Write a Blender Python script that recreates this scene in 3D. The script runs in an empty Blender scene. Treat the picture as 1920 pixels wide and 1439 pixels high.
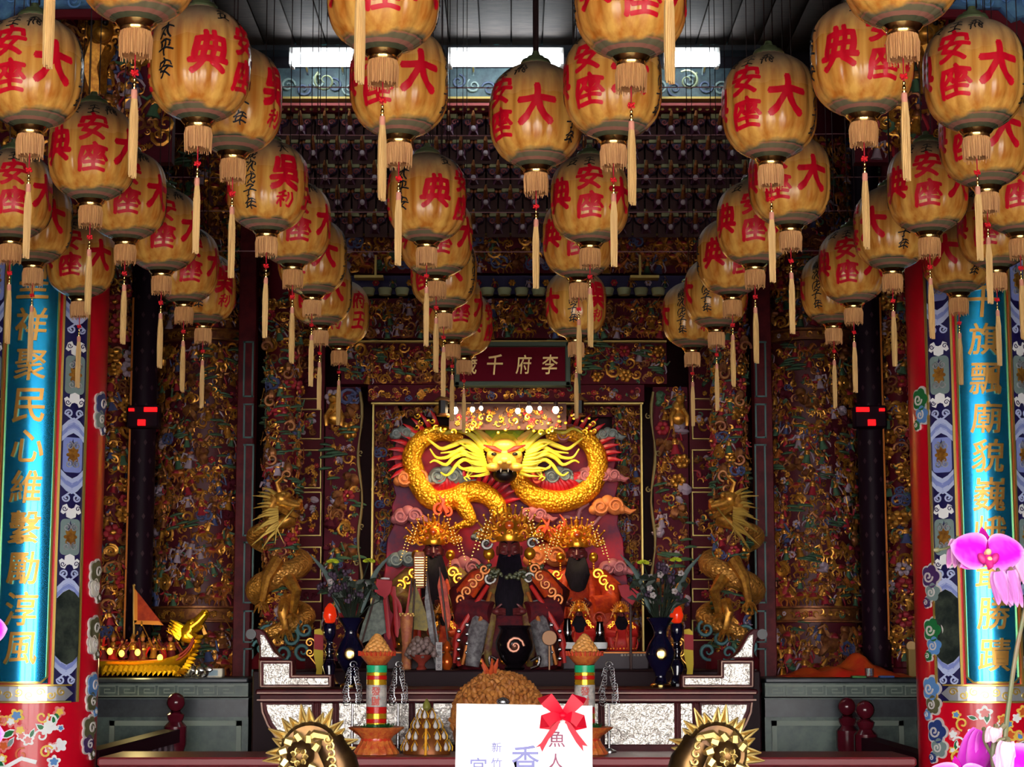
import bpy, bmesh, math, random
import numpy as np
from mathutils import Vector, Matrix

# ------------------------------------------------------------------ camera, world, exposure
SC = bpy.context.scene
COL = SC.collection
F, CX, CY = 3600.0, 960.0, 719.5
TILT = math.atan(500.5 / F)
EYE = 1.6
cam_d = bpy.data.cameras.new('camera')
cam_d.sensor_width = 36.0
cam_d.lens = F / 1920.0 * 36.0
cam_d.clip_end = 200
cam = bpy.data.objects.new('camera', cam_d)
COL.objects.link(cam)
cam.location = (0, 0, EYE)
cam.rotation_euler = (math.pi / 2 + TILT, 0, 0)
SC.camera = cam

W = bpy.data.worlds.new('daylight')
SC.world = W
W.use_nodes = True
wn = W.node_tree
wn.nodes.clear()
w_out = wn.nodes.new('ShaderNodeOutputWorld')
w_bg = wn.nodes.new('ShaderNodeBackground')
w_bg.inputs[0].default_value = (1.0, 0.965, 0.95, 1)         # bright overcast sky over the forecourt
w_bg.inputs[1].default_value = 17.0
wn.links.new(w_bg.outputs[0], w_out.inputs[0])

SC.view_settings.view_transform = 'Standard'
SC.view_settings.look = 'None'
SC.view_settings.exposure = 0.12
SC.view_settings.gamma = 1.0
SC.view_settings.use_curve_mapping = False

def lamp(name, kind, loc, energy, color=(1, 1, 1), size=0.1, rot=(0, 0, 0), size_y=None, spot=None):
    d = bpy.data.lights.new(name, kind)
    d.energy = energy
    d.color = color
    if kind == 'AREA':
        d.size = size
        if size_y:
            d.shape = 'RECTANGLE'
            d.size_y = size_y
    else:
        d.shadow_soft_size = size
    if spot:
        d.spot_size = spot
        d.spot_blend = 0.6
    o = bpy.data.objects.new(name, d)
    o.location = loc
    o.rotation_euler = rot
    COL.objects.link(o)
    return o

def at(px, py, Y):
    """point at depth Y on the sight line through photograph pixel (px, py)"""
    a = (px - CX) / F
    b = (CY - py) / F
    dy = math.cos(TILT) - b * math.sin(TILT)
    dz = math.sin(TILT) + b * math.cos(TILT)
    k = Y / dy
    return Vector((a * k, Y, EYE + dz * k))

def X(px, Y, py=900):
    return at(px, py, Y).x

def Z(py, Y):
    return at(960, py, Y).z

# ------------------------------------------------------------------ materials
def lin(c):
    return tuple(((v / 255) / 12.92 if v / 255 <= 0.04045 else (((v / 255) + 0.055) / 1.055) ** 2.4) for v in c)

MATS = {}

def mat(name, rgb, rough=0.5, metal=0.0, emit=None, estr=0.0, rgb2=None, nscale=20.0, bump=0.0, bscale=60.0,
        spec=0.3, coat=0.0, trans=0.0, alpha=1.0, stretch=None):
    if name in MATS:
        return MATS[name]
    m = bpy.data.materials.new(name)
    m.use_nodes = True
    nt = m.node_tree
    b = nt.nodes['Principled BSDF']
    b.inputs['Base Color'].default_value = lin(rgb) + (1,)
    b.inputs['Roughness'].default_value = rough
    b.inputs['Metallic'].default_value = metal
    b.inputs['Specular IOR Level'].default_value = spec
    b.inputs['Coat Weight'].default_value = coat
    b.inputs['Coat Roughness'].default_value = 0.08
    b.inputs['Transmission Weight'].default_value = trans
    b.inputs['Alpha'].default_value = alpha
    if emit:
        b.inputs['Emission Color'].default_value = lin(emit) + (1,)
        b.inputs['Emission Strength'].default_value = estr
    tc = nt.nodes.new('ShaderNodeTexCoord')
    vec = tc.outputs['Object']
    if stretch:
        mp = nt.nodes.new('ShaderNodeMapping')
        mp.inputs['Scale'].default_value = stretch
        nt.links.new(vec, mp.inputs[0])
        vec = mp.outputs[0]
    if rgb2:
        n = nt.nodes.new('ShaderNodeTexNoise')
        n.inputs['Scale'].default_value = nscale
        n.inputs['Detail'].default_value = 4
        n.inputs['Roughness'].default_value = 0.65
        nt.links.new(vec, n.inputs['Vector'])
        r = nt.nodes.new('ShaderNodeValToRGB')
        r.color_ramp.elements[0].position = 0.38
        r.color_ramp.elements[0].color = lin(rgb) + (1,)
        r.color_ramp.elements[1].position = 0.62
        r.color_ramp.elements[1].color = lin(rgb2) + (1,)
        nt.links.new(n.outputs['Fac'], r.inputs[0])
        nt.links.new(r.outputs[0], b.inputs['Base Color'])
    if bump:
        n2 = nt.nodes.new('ShaderNodeTexNoise')
        n2.inputs['Scale'].default_value = bscale
        n2.inputs['Detail'].default_value = 3
        nt.links.new(vec, n2.inputs['Vector'])
        bp = nt.nodes.new('ShaderNodeBump')
        bp.inputs['Strength'].default_value = bump
        bp.inputs['Distance'].default_value = 0.01
        nt.links.new(n2.outputs['Fac'], bp.inputs['Height'])
        nt.links.new(bp.outputs[0], b.inputs['Normal'])
    MATS[name] = m
    return m

# ------------------------------------------------------------------ mesh builder
def rotm(rx=0, ry=0, rz=0):
    return np.array((Matrix.Rotation(rz, 3, 'Z') @ Matrix.Rotation(ry, 3, 'Y') @ Matrix.Rotation(rx, 3, 'X')))

_sph = {}

def sph_t(ns, nr):
    if (ns, nr) not in _sph:
        v = [(0, 0, 1)]
        for i in range(1, nr):
            a = math.pi * i / nr
            for j in range(ns):
                t = 2 * math.pi * j / ns
                v.append((math.sin(a) * math.cos(t), math.sin(a) * math.sin(t), math.cos(a)))
        v.append((0, 0, -1))
        q, tr = [], []
        for j in range(ns):
            tr.append((0, 1 + j, 1 + (j + 1) % ns))
            for i in range(nr - 2):
                a0 = 1 + i * ns
                q.append((a0 + j, a0 + ns + j, a0 + ns + (j + 1) % ns, a0 + (j + 1) % ns))
            a0 = 1 + (nr - 2) * ns
            tr.append((a0 + j, len(v) - 1, a0 + (j + 1) % ns))
        _sph[(ns, nr)] = (np.array(v, float), [np.array(q, np.int32).reshape(-1, 4), np.array(tr, np.int32)])
    return _sph[(ns, nr)]

class MB:
    def __init__(self):
        self.v, self.n, self.f, self.m = [], 0, [], []
        self.map = None

    def add(self, verts, faces, mi=0):
        verts = np.asarray(verts, float).reshape(-1, 3)
        self.v.append(verts)
        if isinstance(faces, np.ndarray):
            faces = [faces]
        groups = {}
        for f in faces:
            if isinstance(f, np.ndarray) and f.ndim == 2:
                if len(f):
                    self.f.append(f + self.n)
                    self.m.append(np.full(len(f), mi, np.int32))
            else:
                groups.setdefault(len(f), []).append(f)
        for k, g in groups.items():
            self.f.append(np.array(g, np.int32) + self.n)
            self.m.append(np.full(len(g), mi, np.int32))
        self.n += len(verts)
        return self

    def box(self, x0, x1, y0, y1, z0, z1, mi=0, bev=0.0):
        if x0 > x1: x0, x1 = x1, x0
        if y0 > y1: y0, y1 = y1, y0
        if z0 > z1: z0, z1 = z1, z0
        if bev > 0:
            b = min(bev, (x1 - x0) * .45, (z1 - z0) * .45, (y1 - y0) * .45)
            return self.prism([(x0 + b, z0), (x1 - b, z0), (x1, z0 + b), (x1, z1 - b), (x1 - b, z1), (x0 + b, z1), (x0, z1 - b), (x0, z0 + b)], y0, y1, mi, bev=b)
        v = [(x0, y0, z0), (x1, y0, z0), (x1, y1, z0), (x0, y1, z0), (x0, y0, z1), (x1, y0, z1), (x1, y1, z1), (x0, y1, z1)]
        f = [(0, 3, 2, 1), (4, 5, 6, 7), (0, 1, 5, 4), (1, 2, 6, 5), (2, 3, 7, 6), (3, 0, 4, 7)]
        return self.add(v, f, mi)

    def prism(self, out, y0, y1, mi=0, bev=0.0):
        """outline in x,z (counter-clockwise seen from the front, -y) extruded from y0 (front) to y1"""
        n = len(out)
        o = np.array(out, float)
        area = 0.5 * np.sum(o[:, 0] * np.roll(o[:, 1], -1) - np.roll(o[:, 0], -1) * o[:, 1])
        if area < 0:
            o = o[::-1]
        def ring(y, s):
            if s:
                e = np.roll(o, -1, 0) - o
                l = np.maximum(np.linalg.norm(e, axis=1, keepdims=True), 1e-9)
                nn = np.stack([-e[:, 1], e[:, 0]], 1) / l
                nv = nn + np.roll(nn, 1, 0)
                nv /= np.maximum(np.linalg.norm(nv, axis=1, keepdims=True), 1e-6)
                p = o + nv * s
            else:
                p = o
            return np.stack([p[:, 0], np.full(n, y), p[:, 1]], 1)
        rings = [ring(y0, bev), ring(y0 + bev, 0), ring(y1, 0)] if bev else [ring(y0, 0), ring(y1, 0)]
        v = np.concatenate(rings)
        f = [tuple(range(n))]
        for k in range(len(rings) - 1):
            for i in range(n):
                j = (i + 1) % n
                f.append((k * n + i, (k + 1) * n + i, (k + 1) * n + j, k * n + j))
        k = (len(rings) - 1) * n
        f.append(tuple(range(k + n - 1, k - 1, -1)))
        return self.add(v, f, mi)

    def lathe(self, prof, c=(0, 0, 0), segs=16, mi=0, sx=1.0, sy=1.0, lobes=0, lobe=0.0, a0=0.0, a1=2 * math.pi, rot=None):
        full = abs(a1 - a0 - 2 * math.pi) < 1e-6
        na = segs if full else segs + 1
        v = []
        for r, z in prof:
            for j in range(na):
                t = a0 + (a1 - a0) * j / segs
                rr = r * (1 + lobe * abs(math.cos(lobes * t / 2))) if lobes else r
                v.append((rr * math.cos(t) * sx, rr * math.sin(t) * sy, z))
        f = []
        for i in range(len(prof) - 1):
            for j in range(segs):
                k = (j + 1) % na
                f.append((i * na + j, i * na + k, (i + 1) * na + k, (i + 1) * na + j))
        if full:
            if prof[0][0] > 1e-6:
                f.append(tuple(range(na - 1, -1, -1)))
            if prof[-1][0] > 1e-6:
                k = (len(prof) - 1) * na
                f.append(tuple(range(k, k + na)))
        v = np.array(v)
        if rot is not None:
            v = v @ rot.T
        return self.add(v + np.array(c), f, mi)

    def sph(self, c, r, mi=0, ns=8, nr=6, rot=None):
        v, f = sph_t(ns, nr)
        r = (r, r, r) if not hasattr(r, '__len__') else r
        v = v * np.array(r)
        if rot is not None:
            v = v @ rot.T
        return self.add(v + np.array(c), f, mi)

    def tube(self, pts, rad, mi=0, segs=6, flat=1.0, cap=True):
        p = np.array(pts, float)
        n = len(p)
        r = np.array(rad if hasattr(rad, '__len__') else [rad] * n, float)
        t = np.gradient(p, axis=0)
        t /= np.maximum(np.linalg.norm(t, axis=1, keepdims=True), 1e-9)
        up = np.array((0, -1.0, 0))
        if abs(t[:, 1]).max() > 0.9:
            up = np.array((0, 0, 1.0)) if abs(t[:, 2]).max() < 0.9 else np.array((1.0, 0.02, 0.01))
        v = []
        for i in range(n):
            s = np.cross(t[i], up)
            s /= max(np.linalg.norm(s), 1e-9)
            u = np.cross(s, t[i])
            for j in range(segs):
                a = 2 * math.pi * j / segs
                v.append(p[i] + s * math.cos(a) * r[i] + u * math.sin(a) * r[i] * flat)
        f = []
        for i in range(n - 1):
            for j in range(segs):
                k = (j + 1) % segs
                f.append((i * segs + j, (i + 1) * segs + j, (i + 1) * segs + k, i * segs + k))
        if cap:
            f.append(tuple(range(segs)))
            f.append(tuple(range(n * segs - 1, (n - 1) * segs - 1, -1)))
        return self.add(v, f, mi)

    def rod(self, a, b, r, mi=0, segs=6, r2=None):
        return self.tube([a, b], [r, r if r2 is None else r2], mi, segs)

    def spiral(self, c, r, turns=1.6, th=0.25, mi=0, flip=1, a0=0.0, segs=6, plane='xz', n=18, flat=0.8):
        pts, rad = [], []
        for i in range(n):
            k = i / (n - 1)
            a = a0 + flip * turns * 2 * math.pi * k
            q = r * (1 - 0.85 * k)
            pts.append((c[0] + q * math.cos(a), c[1] - 0.10 * r * k, c[2] + q * math.sin(a)))
            rad.append(r * th * (0.55 + 0.45 * math.sin(math.pi * min(1, 0.2 + k))))
        return self.tube(pts, rad, mi, segs, flat)

    def mesh(self, name, mats, smooth=True, angle=42):
        me = bpy.data.meshes.new(name)
        v = np.concatenate(self.v) if self.v else np.zeros((0, 3))
        me.vertices.add(len(v))
        me.vertices.foreach_set('co', v.astype(np.float32).ravel())
        loops = np.concatenate([f.ravel() for f in self.f])
        tot = np.concatenate([np.full(len(f), f.shape[1], np.int32) for f in self.f])
        start = np.concatenate([[0], np.cumsum(tot)[:-1]]).astype(np.int32)
        me.loops.add(len(loops))
        me.loops.foreach_set('vertex_index', loops.astype(np.int32))
        me.polygons.add(len(tot))
        me.polygons.foreach_set('loop_start', start)
        me.polygons.foreach_set('material_index', np.concatenate(self.m))
        me.update(calc_edges=True)
        me.validate()
        for m in (mats if isinstance(mats, (list, tuple)) else [mats]):
            me.materials.append(m)
        if smooth:
            me.polygons.foreach_set('use_smooth', np.ones(len(me.polygons), bool))
            me.set_sharp_from_angle(angle=math.radians(angle))
        return me

# ------------------------------------------------------------------ objects
def thing(name, label, cat, loc=(0, 0, 0), group=None, rotz=0.0):
    o = bpy.data.objects.new(name, None)
    COL.objects.link(o)
    o.location = loc
    o.rotation_euler = (0, 0, rotz)
    o.empty_display_size = 0.05
    o['label'] = label
    o['category'] = cat
    if group:
        o['group'] = group
    return o

def part(name, mb, mats, parent, label=None, local=False, smooth=True, angle=42, kind=None):
    """mesh under a parent; coordinates are world ones unless local"""
    me = mb if isinstance(mb, bpy.types.Mesh) else mb.mesh(name, mats, smooth, angle)
    o = bpy.data.objects.new(name, me)
    COL.objects.link(o)
    o.parent = parent
    if not local:
        p, s = parent, Vector((0, 0, 0))
        while p:
            s = s + Vector(p.location)
            p = p.parent
        o.location = -s
    if label:
        o['label'] = label
    if kind:
        o['kind'] = kind
    return o

def solo(name, mb, mats, label, cat, group=None, smooth=True, angle=42, kind=None):
    me = mb if isinstance(mb, bpy.types.Mesh) else mb.mesh(name, mats, smooth, angle)
    o = bpy.data.objects.new(name, me)
    COL.objects.link(o)
    o['label'] = label
    o['category'] = cat
    if group:
        o['group'] = group
    if kind:
        o['kind'] = kind
    return o

def struct(name, mb, mats, parent=None, smooth=False):
    me = mb.mesh(name, mats, smooth)
    o = bpy.data.objects.new(name, me)
    COL.objects.link(o)
    if parent:
        o.parent = parent
    o['kind'] = 'structure'
    return o

def copy_tree(src, parent=None):
    c = src.copy()
    COL.objects.link(c)
    if parent is not None:
        c.parent = parent
    for ch in list(src.children):
        copy_tree(ch, c)
    return c

# ------------------------------------------------------------------ writing
_txt = {}

def text2d(body, bold=0.0, shear=0.0):
    """triangulated glyph in the unit cell, centred: (verts Nx2, faces)"""
    key = (body, bold, shear)
    if key in _txt:
        return _txt[key]
    c = bpy.data.curves.new('glyph', 'FONT')
    c.body = body
    c.offset = bold
    c.shear = shear
    c.resolution_u = 3
    o = bpy.data.objects.new('glyph', c)
    COL.objects.link(o)
    dg = bpy.context.evaluated_depsgraph_get()
    me = bpy.data.meshes.new_from_object(o.evaluated_get(dg))
    v = np.array([p.co[:2] for p in me.vertices])
    f = [tuple(p.vertices) for p in me.polygons]
    bpy.data.objects.remove(o)
    bpy.data.curves.remove(c)
    bpy.data.meshes.remove(me)
    mid = (v.max(0) + v.min(0)) / 2
    v = (v - mid) / max((v.max(0) - v.min(0)).max(), 1e-6)
    _txt[key] = (v, f)
    return _txt[key]

def glyph(mb, body, w, h, place, thick=0.002, bold=0.012, mi=0, step=None, shear=0.0, wob=0.0):
    if bold:
        # brush weight: the stroke laid down again a hair to each side
        for k in range(6):
            a = k * math.pi / 3
            du, dv = bold * w * math.cos(a), bold * h * math.sin(a)
            glyph(mb, body, w, h, lambda u, v, t: place(u + du, v + dv, t + .00012 * (k + 1)), thick, 0, mi, step, shear, wob)
    """a character w x h built as a thin raised solid; place(u, v, t) puts glyph coordinates into space (t = height above the surface)"""
    v, f = text2d(body, bold, shear)
    bm = bmesh.new()
    vs = [bm.verts.new((p[0] * w, p[1] * h, 0)) for p in v]
    for q in f:
        try:
            bm.faces.new([vs[i] for i in q])
        except ValueError:
            pass
    bmesh.ops.remove_doubles(bm, verts=bm.verts, dist=1e-5)
    if step:
        for ax, ln in ((0, w), (1, h)):
            k = -ln / 2 + step
            while k < ln / 2:
                no = (1, 0, 0) if ax == 0 else (0, 1, 0)
                co = (k, 0, 0) if ax == 0 else (0, k, 0)
                bmesh.ops.bisect_plane(bm, geom=bm.verts[:] + bm.edges[:] + bm.faces[:], plane_co=co, plane_no=no)
                k += step
    bm.verts.index_update()
    p2 = np.array([x.co[:2] for x in bm.verts])
    if wob:
        p2 = p2 + wob * np.stack([np.sin(p2[:, 1] / h * 7 + p2[:, 0] / w * 3), np.sin(p2[:, 0] / w * 6 + 1)], 1)
    n = len(p2)
    faces = [tuple(x.index for x in q.verts) for q in bm.faces]
    top = np.array([place(a, b, thick) for a, b in p2])
    allv = [top]
    out = list(faces)
    if thick > 0.004:
        bot = np.array([place(a, b, 0.0) for a, b in p2])
        allv.append(bot)
        for e in bm.edges:
            if len(e.link_faces) == 1:
                fl = e.link_faces[0]
                for l in fl.loops:
                    if l.edge == e:
                        a, b = l.vert.index, l.link_loop_next.vert.index
                        out.append((a, n + a, n + b, b))
    bm.free()
    mb.add(np.concatenate(allv), out, mi)
# ------------------------------------------------------------------ lights the hall has
# three fluorescent battens under the rear lintel, spots over the shrine: built with their lamps further down

# ------------------------------------------------------------------ palette
GOLD = mat('carved_gold', (216, 158, 66), 0.36, 0.7, rgb2=(164, 106, 44), nscale=30)
GOLDB = mat('bright_gold', (255, 200, 60), 0.28, 0.85)
GOLDP = mat('gold_leaf_pale', (226, 190, 110), 0.3, 0.7)
DKGOLD = mat('old_gold', (150, 98, 52), 0.45, 0.45, rgb2=(110, 58, 40), nscale=24)
LACQ = mat('red_brown_lacquer', (92, 24, 30), 0.45, rgb2=(70, 14, 24), nscale=9, spec=.1)
DKRED = mat('dark_red_paint', (84, 16, 28), 0.55, spec=.12)
REDP = mat('red_paint', (176, 26, 34), 0.4)
CRED = mat('old_crimson_paint', (150, 34, 48), 0.5)
CBLUE = mat('dull_blue_paint', (70, 78, 120), 0.5)
CGRN = mat('dull_green_paint', (66, 98, 74), 0.5)
CORG = mat('amber_gilt', (178, 104, 48), 0.4, 0.4)
CLIL = mat('dusty_lilac_paint', (160, 142, 158), 0.5)
LILAC = mat('lilac_paint', (150, 138, 160), 0.45)
GREENP = mat('green_paint', (52, 96, 70), 0.45)
BLUEP = mat('blue_paint', (40, 60, 120), 0.45)
TEAL = mat('teal_paint', (48, 96, 100), 0.5)
ORANGEP = mat('orange_paint', (206, 92, 40), 0.45)
SKINP = mat('statue_flesh', (170, 104, 72), 0.45)
INK = mat('black_paint', (14, 12, 18), 0.35)
NAVY = mat('navy_paint', (26, 22, 74), 0.4)
DARKB = mat('dark_recess', (78, 22, 36), 0.7, spec=.1)
CREAMP = mat('cream_paint', (226, 222, 208), 0.45)
PALEG = mat('pale_grey_green_paint', (150, 156, 118), 0.6)
WHITEP = mat('white_paint', (236, 238, 238), 0.4)
BRASS = mat('brass', (226, 196, 120), 0.18, 1.0)
STEEL = mat('polished_steel', (220, 220, 222), 0.15, 1.0)
REL = [DKGOLD, GOLD, CRED, CLIL, CGRN, CBLUE, DARKB, SKINP, CORG]      # slots of every carved panel

# ------------------------------------------------------------------ room shell
PAVE = mat('hall_floor_tiles', (96, 62, 54), 0.35, rgb2=(80, 52, 48), nscale=3)
CEILM = mat('ceiling_boards', (78, 70, 66), 0.8, rgb2=(60, 54, 54), nscale=6, stretch=(1, 8, 1))
SIDEM = mat('side_wall_plaster', (70, 34, 36), 0.7, rgb2=(54, 26, 32), nscale=5)
BACKM = mat('rear_wall_panelling', (50, 20, 24), 0.6, rgb2=(36, 14, 20), nscale=12)
FACADE = mat('facade_stone', (120, 112, 104), 0.7, rgb2=(100, 94, 88), nscale=8)

ZC = 5.5
m = MB(); m.box(-4.6, 4.6, -1.6, 13.8, -0.1, 0.0); struct('floor', m, PAVE)
m = MB(); m.box(-30, 30, -45, -1.6, -0.3, -0.1); struct('ground', m, mat('forecourt_paving', (196, 190, 180), 0.9))
m = MB()
m.box(-4.6, 4.6, -1.3, 13.8, ZC + .03, ZC + .2)
for i in range(46):
    m.box(-4.6 + i * .2, -4.6 + i * .2 + .19, -1.3, 13.8, ZC, ZC + .04)
struct('ceiling', m, CEILM)
m = MB(); m.box(-4.7, -4.5, -1.3, 13.8, 0, ZC + .2); struct('wall_left', m, SIDEM)
m = MB(); m.box(4.5, 4.7, -1.3, 13.8, 0, ZC + .2); struct('wall_right', m, SIDEM)
m = MB(); m.box(-4.6, 4.6, 13.5, 13.7, 0, ZC + .2); struct('wall_back', m, BACKM)
m = MB()
m.box(-4.6, -4.2, -1.2, -1.0, 0, ZC + .2)
m.box(4.2, 4.6, -1.2, -1.0, 0, ZC + .2)
m.box(-4.2, 4.2, -1.2, -1.0, 3.3, ZC + .2)
for x in (-1.95, 1.95):
    m.box(x - .16, x + .16, -1.22, -.98, 0, 3.31)
struct('wall_front', m, FACADE)
# transverse ceiling beams above the lanterns
for i, y in enumerate((1.6, 5.2, 8.2)):
    m = MB(); m.box(-4.5, 4.5, y - .12, y + .12, ZC - .28, ZC); struct('trim_%d' % (i + 4), m, SIDEM)
# ------------------------------------------------------------------ paper lanterns
def lantern_paper():
    m = bpy.data.materials.new('oiled_lantern_paper')
    m.use_nodes = True
    nt = m.node_tree
    b = nt.nodes['Principled BSDF']
    b.inputs['Roughness'].default_value = 0.24
    b.inputs['Specular IOR Level'].default_value = 0.55
    tc = nt.nodes.new('ShaderNodeTexCoord')
    sep = nt.nodes.new('ShaderNodeSeparateXYZ')
    nt.links.new(tc.outputs['Object'], sep.inputs[0])
    no = nt.nodes.new('ShaderNodeTexNoise')
    no.inputs['Scale'].default_value = 9
    no.inputs['Detail'].default_value = 5
    nt.links.new(tc.outputs['Object'], no.inputs['Vector'])
    # vertical streaks of the bamboo ribs and varnish
    mp = nt.nodes.new('ShaderNodeMapping')
    mp.inputs['Scale'].default_value = (26, 26, 1.6)
    nt.links.new(tc.outputs['Object'], mp.inputs[0])
    n2 = nt.nodes.new('ShaderNodeTexNoise')
    n2.inputs['Scale'].default_value = 1.0
    n2.inputs['Detail'].default_value = 3
    nt.links.new(mp.outputs[0], n2.inputs['Vector'])
    base = nt.nodes.new('ShaderNodeValToRGB')
    e = base.color_ramp.elements
    e[0].position, e[0].color = 0.35, lin((188, 114, 38)) + (1,)
    e[1].position, e[1].color = 0.65, lin((230, 178, 88)) + (1,)
    nt.links.new(n2.outputs['Fac'], base.inputs[0])
    # height + a little noise -> painted foot bands and the dust that lies on the shoulder
    ad = nt.nodes.new('ShaderNodeMath'); ad.operation = 'MULTIPLY_ADD'
    ad.inputs[1].default_value = 0.07
    nt.links.new(no.outputs['Fac'], ad.inputs[0])
    nt.links.new(sep.outputs['Z'], ad.inputs[2])
    dust = nt.nodes.new('ShaderNodeMapRange')
    dust.inputs['From Min'].default_value = 0.275
    dust.inputs['From Max'].default_value = 0.405
    dust.inputs['To Max'].default_value = 0.9
    nt.links.new(ad.outputs[0], dust.inputs['Value'])
    mx = nt.nodes.new('ShaderNodeMixRGB')
    mx.inputs[2].default_value = lin((136, 122, 104)) + (1,)
    nt.links.new(dust.outputs[0], mx.inputs[0])
    nt.links.new(base.outputs[0], mx.inputs[1])
    ramp = nt.nodes.new('ShaderNodeValToRGB')
    ramp.color_ramp.interpolation = 'CONSTANT'
    es = ramp.color_ramp.elements
    G, P, K, O = lin((112, 108, 84)) + (1,), lin((150, 104, 90)) + (1,), lin((78, 84, 64)) + (1,), (0, 0, 0, 0)
    es[0].position, es[0].color = 0.0, K
    es[1].position, es[1].color = 0.025, P
    for p, c in ((0.034, G), (0.045, P), (0.049, K), (0.053, G)):
        x = es.new(p); x.color = c
    nt.links.new(sep.outputs['Z'], ramp.inputs[0])
    lt = nt.nodes.new('ShaderNodeMapRange')
    lt.inputs['From Min'].default_value = 0.094
    lt.inputs['From Max'].default_value = 0.082
    nt.links.new(ad.outputs[0], lt.inputs['Value'])
    m2 = nt.nodes.new('ShaderNodeMixRGB')
    nt.links.new(lt.outputs[0], m2.inputs[0])
    nt.links.new(mx.outputs[0], m2.inputs[1])
    nt.links.new(ramp.outputs[0], m2.inputs[2])
    nt.links.new(m2.outputs[0], b.inputs['Base Color'])
    rr = nt.nodes.new('ShaderNodeMapRange')
    rr.inputs['To Min'].default_value = 0.22
    rr.inputs['To Max'].default_value = 0.75
    nt.links.new(dust.outputs[0], rr.inputs['Value'])
    nt.links.new(rr.outputs[0], b.inputs['Roughness'])
    return m

PAPER = lantern_paper()
LRED = mat('red_brush_paint', (206, 12, 40), 0.35)
LBLK = mat('black_brush_ink', (24, 28, 34), 0.4)
FRG = mat('tan_silk_fringe', (214, 164, 106), 0.7, rgb2=(178, 126, 82), nscale=160, stretch=(1, 1, .05))
TSL = mat('cream_silk_tassel', (214, 178, 118), 0.7, rgb2=(188, 150, 96), nscale=150, stretch=(1, 1, .03))
TSP = mat('pink_silk_wrapping', (206, 140, 120), 0.7)
CORD = mat('crimson_cord', (170, 16, 40), 0.6)
KNOT = mat('red_silk_knot', (214, 24, 38), 0.6)
RODM = mat('dark_iron_wire', (60, 44, 46), 0.5, 0.5)
CAPM = mat('green_bronze_cap', (110, 128, 92), 0.3, 0.6)

LR, LZ0, LZ1 = 0.166, 0.012, 0.402

def lprof(z):
    k = (z - (LZ0 + LZ1) / 2) / ((LZ1 - LZ0) / 2)
    k = max(-1, min(1, k))
    return max(0.052, LR * (1 - abs(k) ** 3.3 * 0.97) ** 0.60)

def lsurf(a, z, off=0.0):
    r = lprof(z) * (1 + 0.032 * abs(math.cos(8 * a)) ** .8 - 0.022) + off
    return (r * math.cos(a), r * math.sin(a), z)

NCOL = 7
LZ = [LZ0 + (LZ1 - LZ0) * (0.5 - 0.5 * math.cos(math.pi * i / 26)) for i in range(27)]

def lantern_body():
    m = MB()
    n = 128
    v = [lsurf(2 * math.pi * j / n, z) for z in LZ for j in range(n)]
    f = [(i * n + j, i * n + (j + 1) % n, (i + 1) * n + (j + 1) % n, (i + 1) * n + j) for i in range(len(LZ) - 1) for j in range(n)]
    m.add(v, f)
    return m.mesh('lantern_body', [PAPER], angle=60)

def lantern_writing(root):
    def put(nm, mt, col, chars):
        m = MB()
        a0 = 2 * math.pi * col / NCOL
        for ch, z, w, h, bold in chars:
            glyph(m, ch, w, h, lambda u, v, t: lsurf(a0 + u / LR, z + v, t), 0.0022, bold * .8, 0, step=0.012, shear=0.06, wob=0.004)
        part(nm, m, [mt], root, local=True)
    R, B = 'red_lettering', 'black_lettering'
    put(R, LRED, 1, [('典', 0.205, .128, .135, .040)])
    put(R, LRED, 2, [('安', 0.270, .112, .105, .036), ('座', 0.150, .118, .110, .036)])
    put(R, LRED, 3, [('大', 0.205, .130, .138, .060)])
    put(R, LRED, 5, [('吳', 0.235, .130, .145, .046), ('利', 0.125, .075, .065, .028)])
    put(R, LRED, 6, [('府', 0.265, .10, .10, .028), ('王', 0.150, .10, .10, .034)])
    put(B, LBLK, 0, [(ch, 0.285 - i * .065, .056, .060, .020) for i, ch in enumerate('太平安')])
    put(B, LBLK, 4, [(ch, 0.310 - i * .052, .050, .050, .020) for i, ch in enumerate('歲次戊子年')])
    for k, ch in ((1.4, '五'), (2.0, '王'), (2.55, '飛'), (5.0, '大')):
        put(B, LBLK, k, [(ch, 0.345, .056, .042, .016)])

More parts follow.
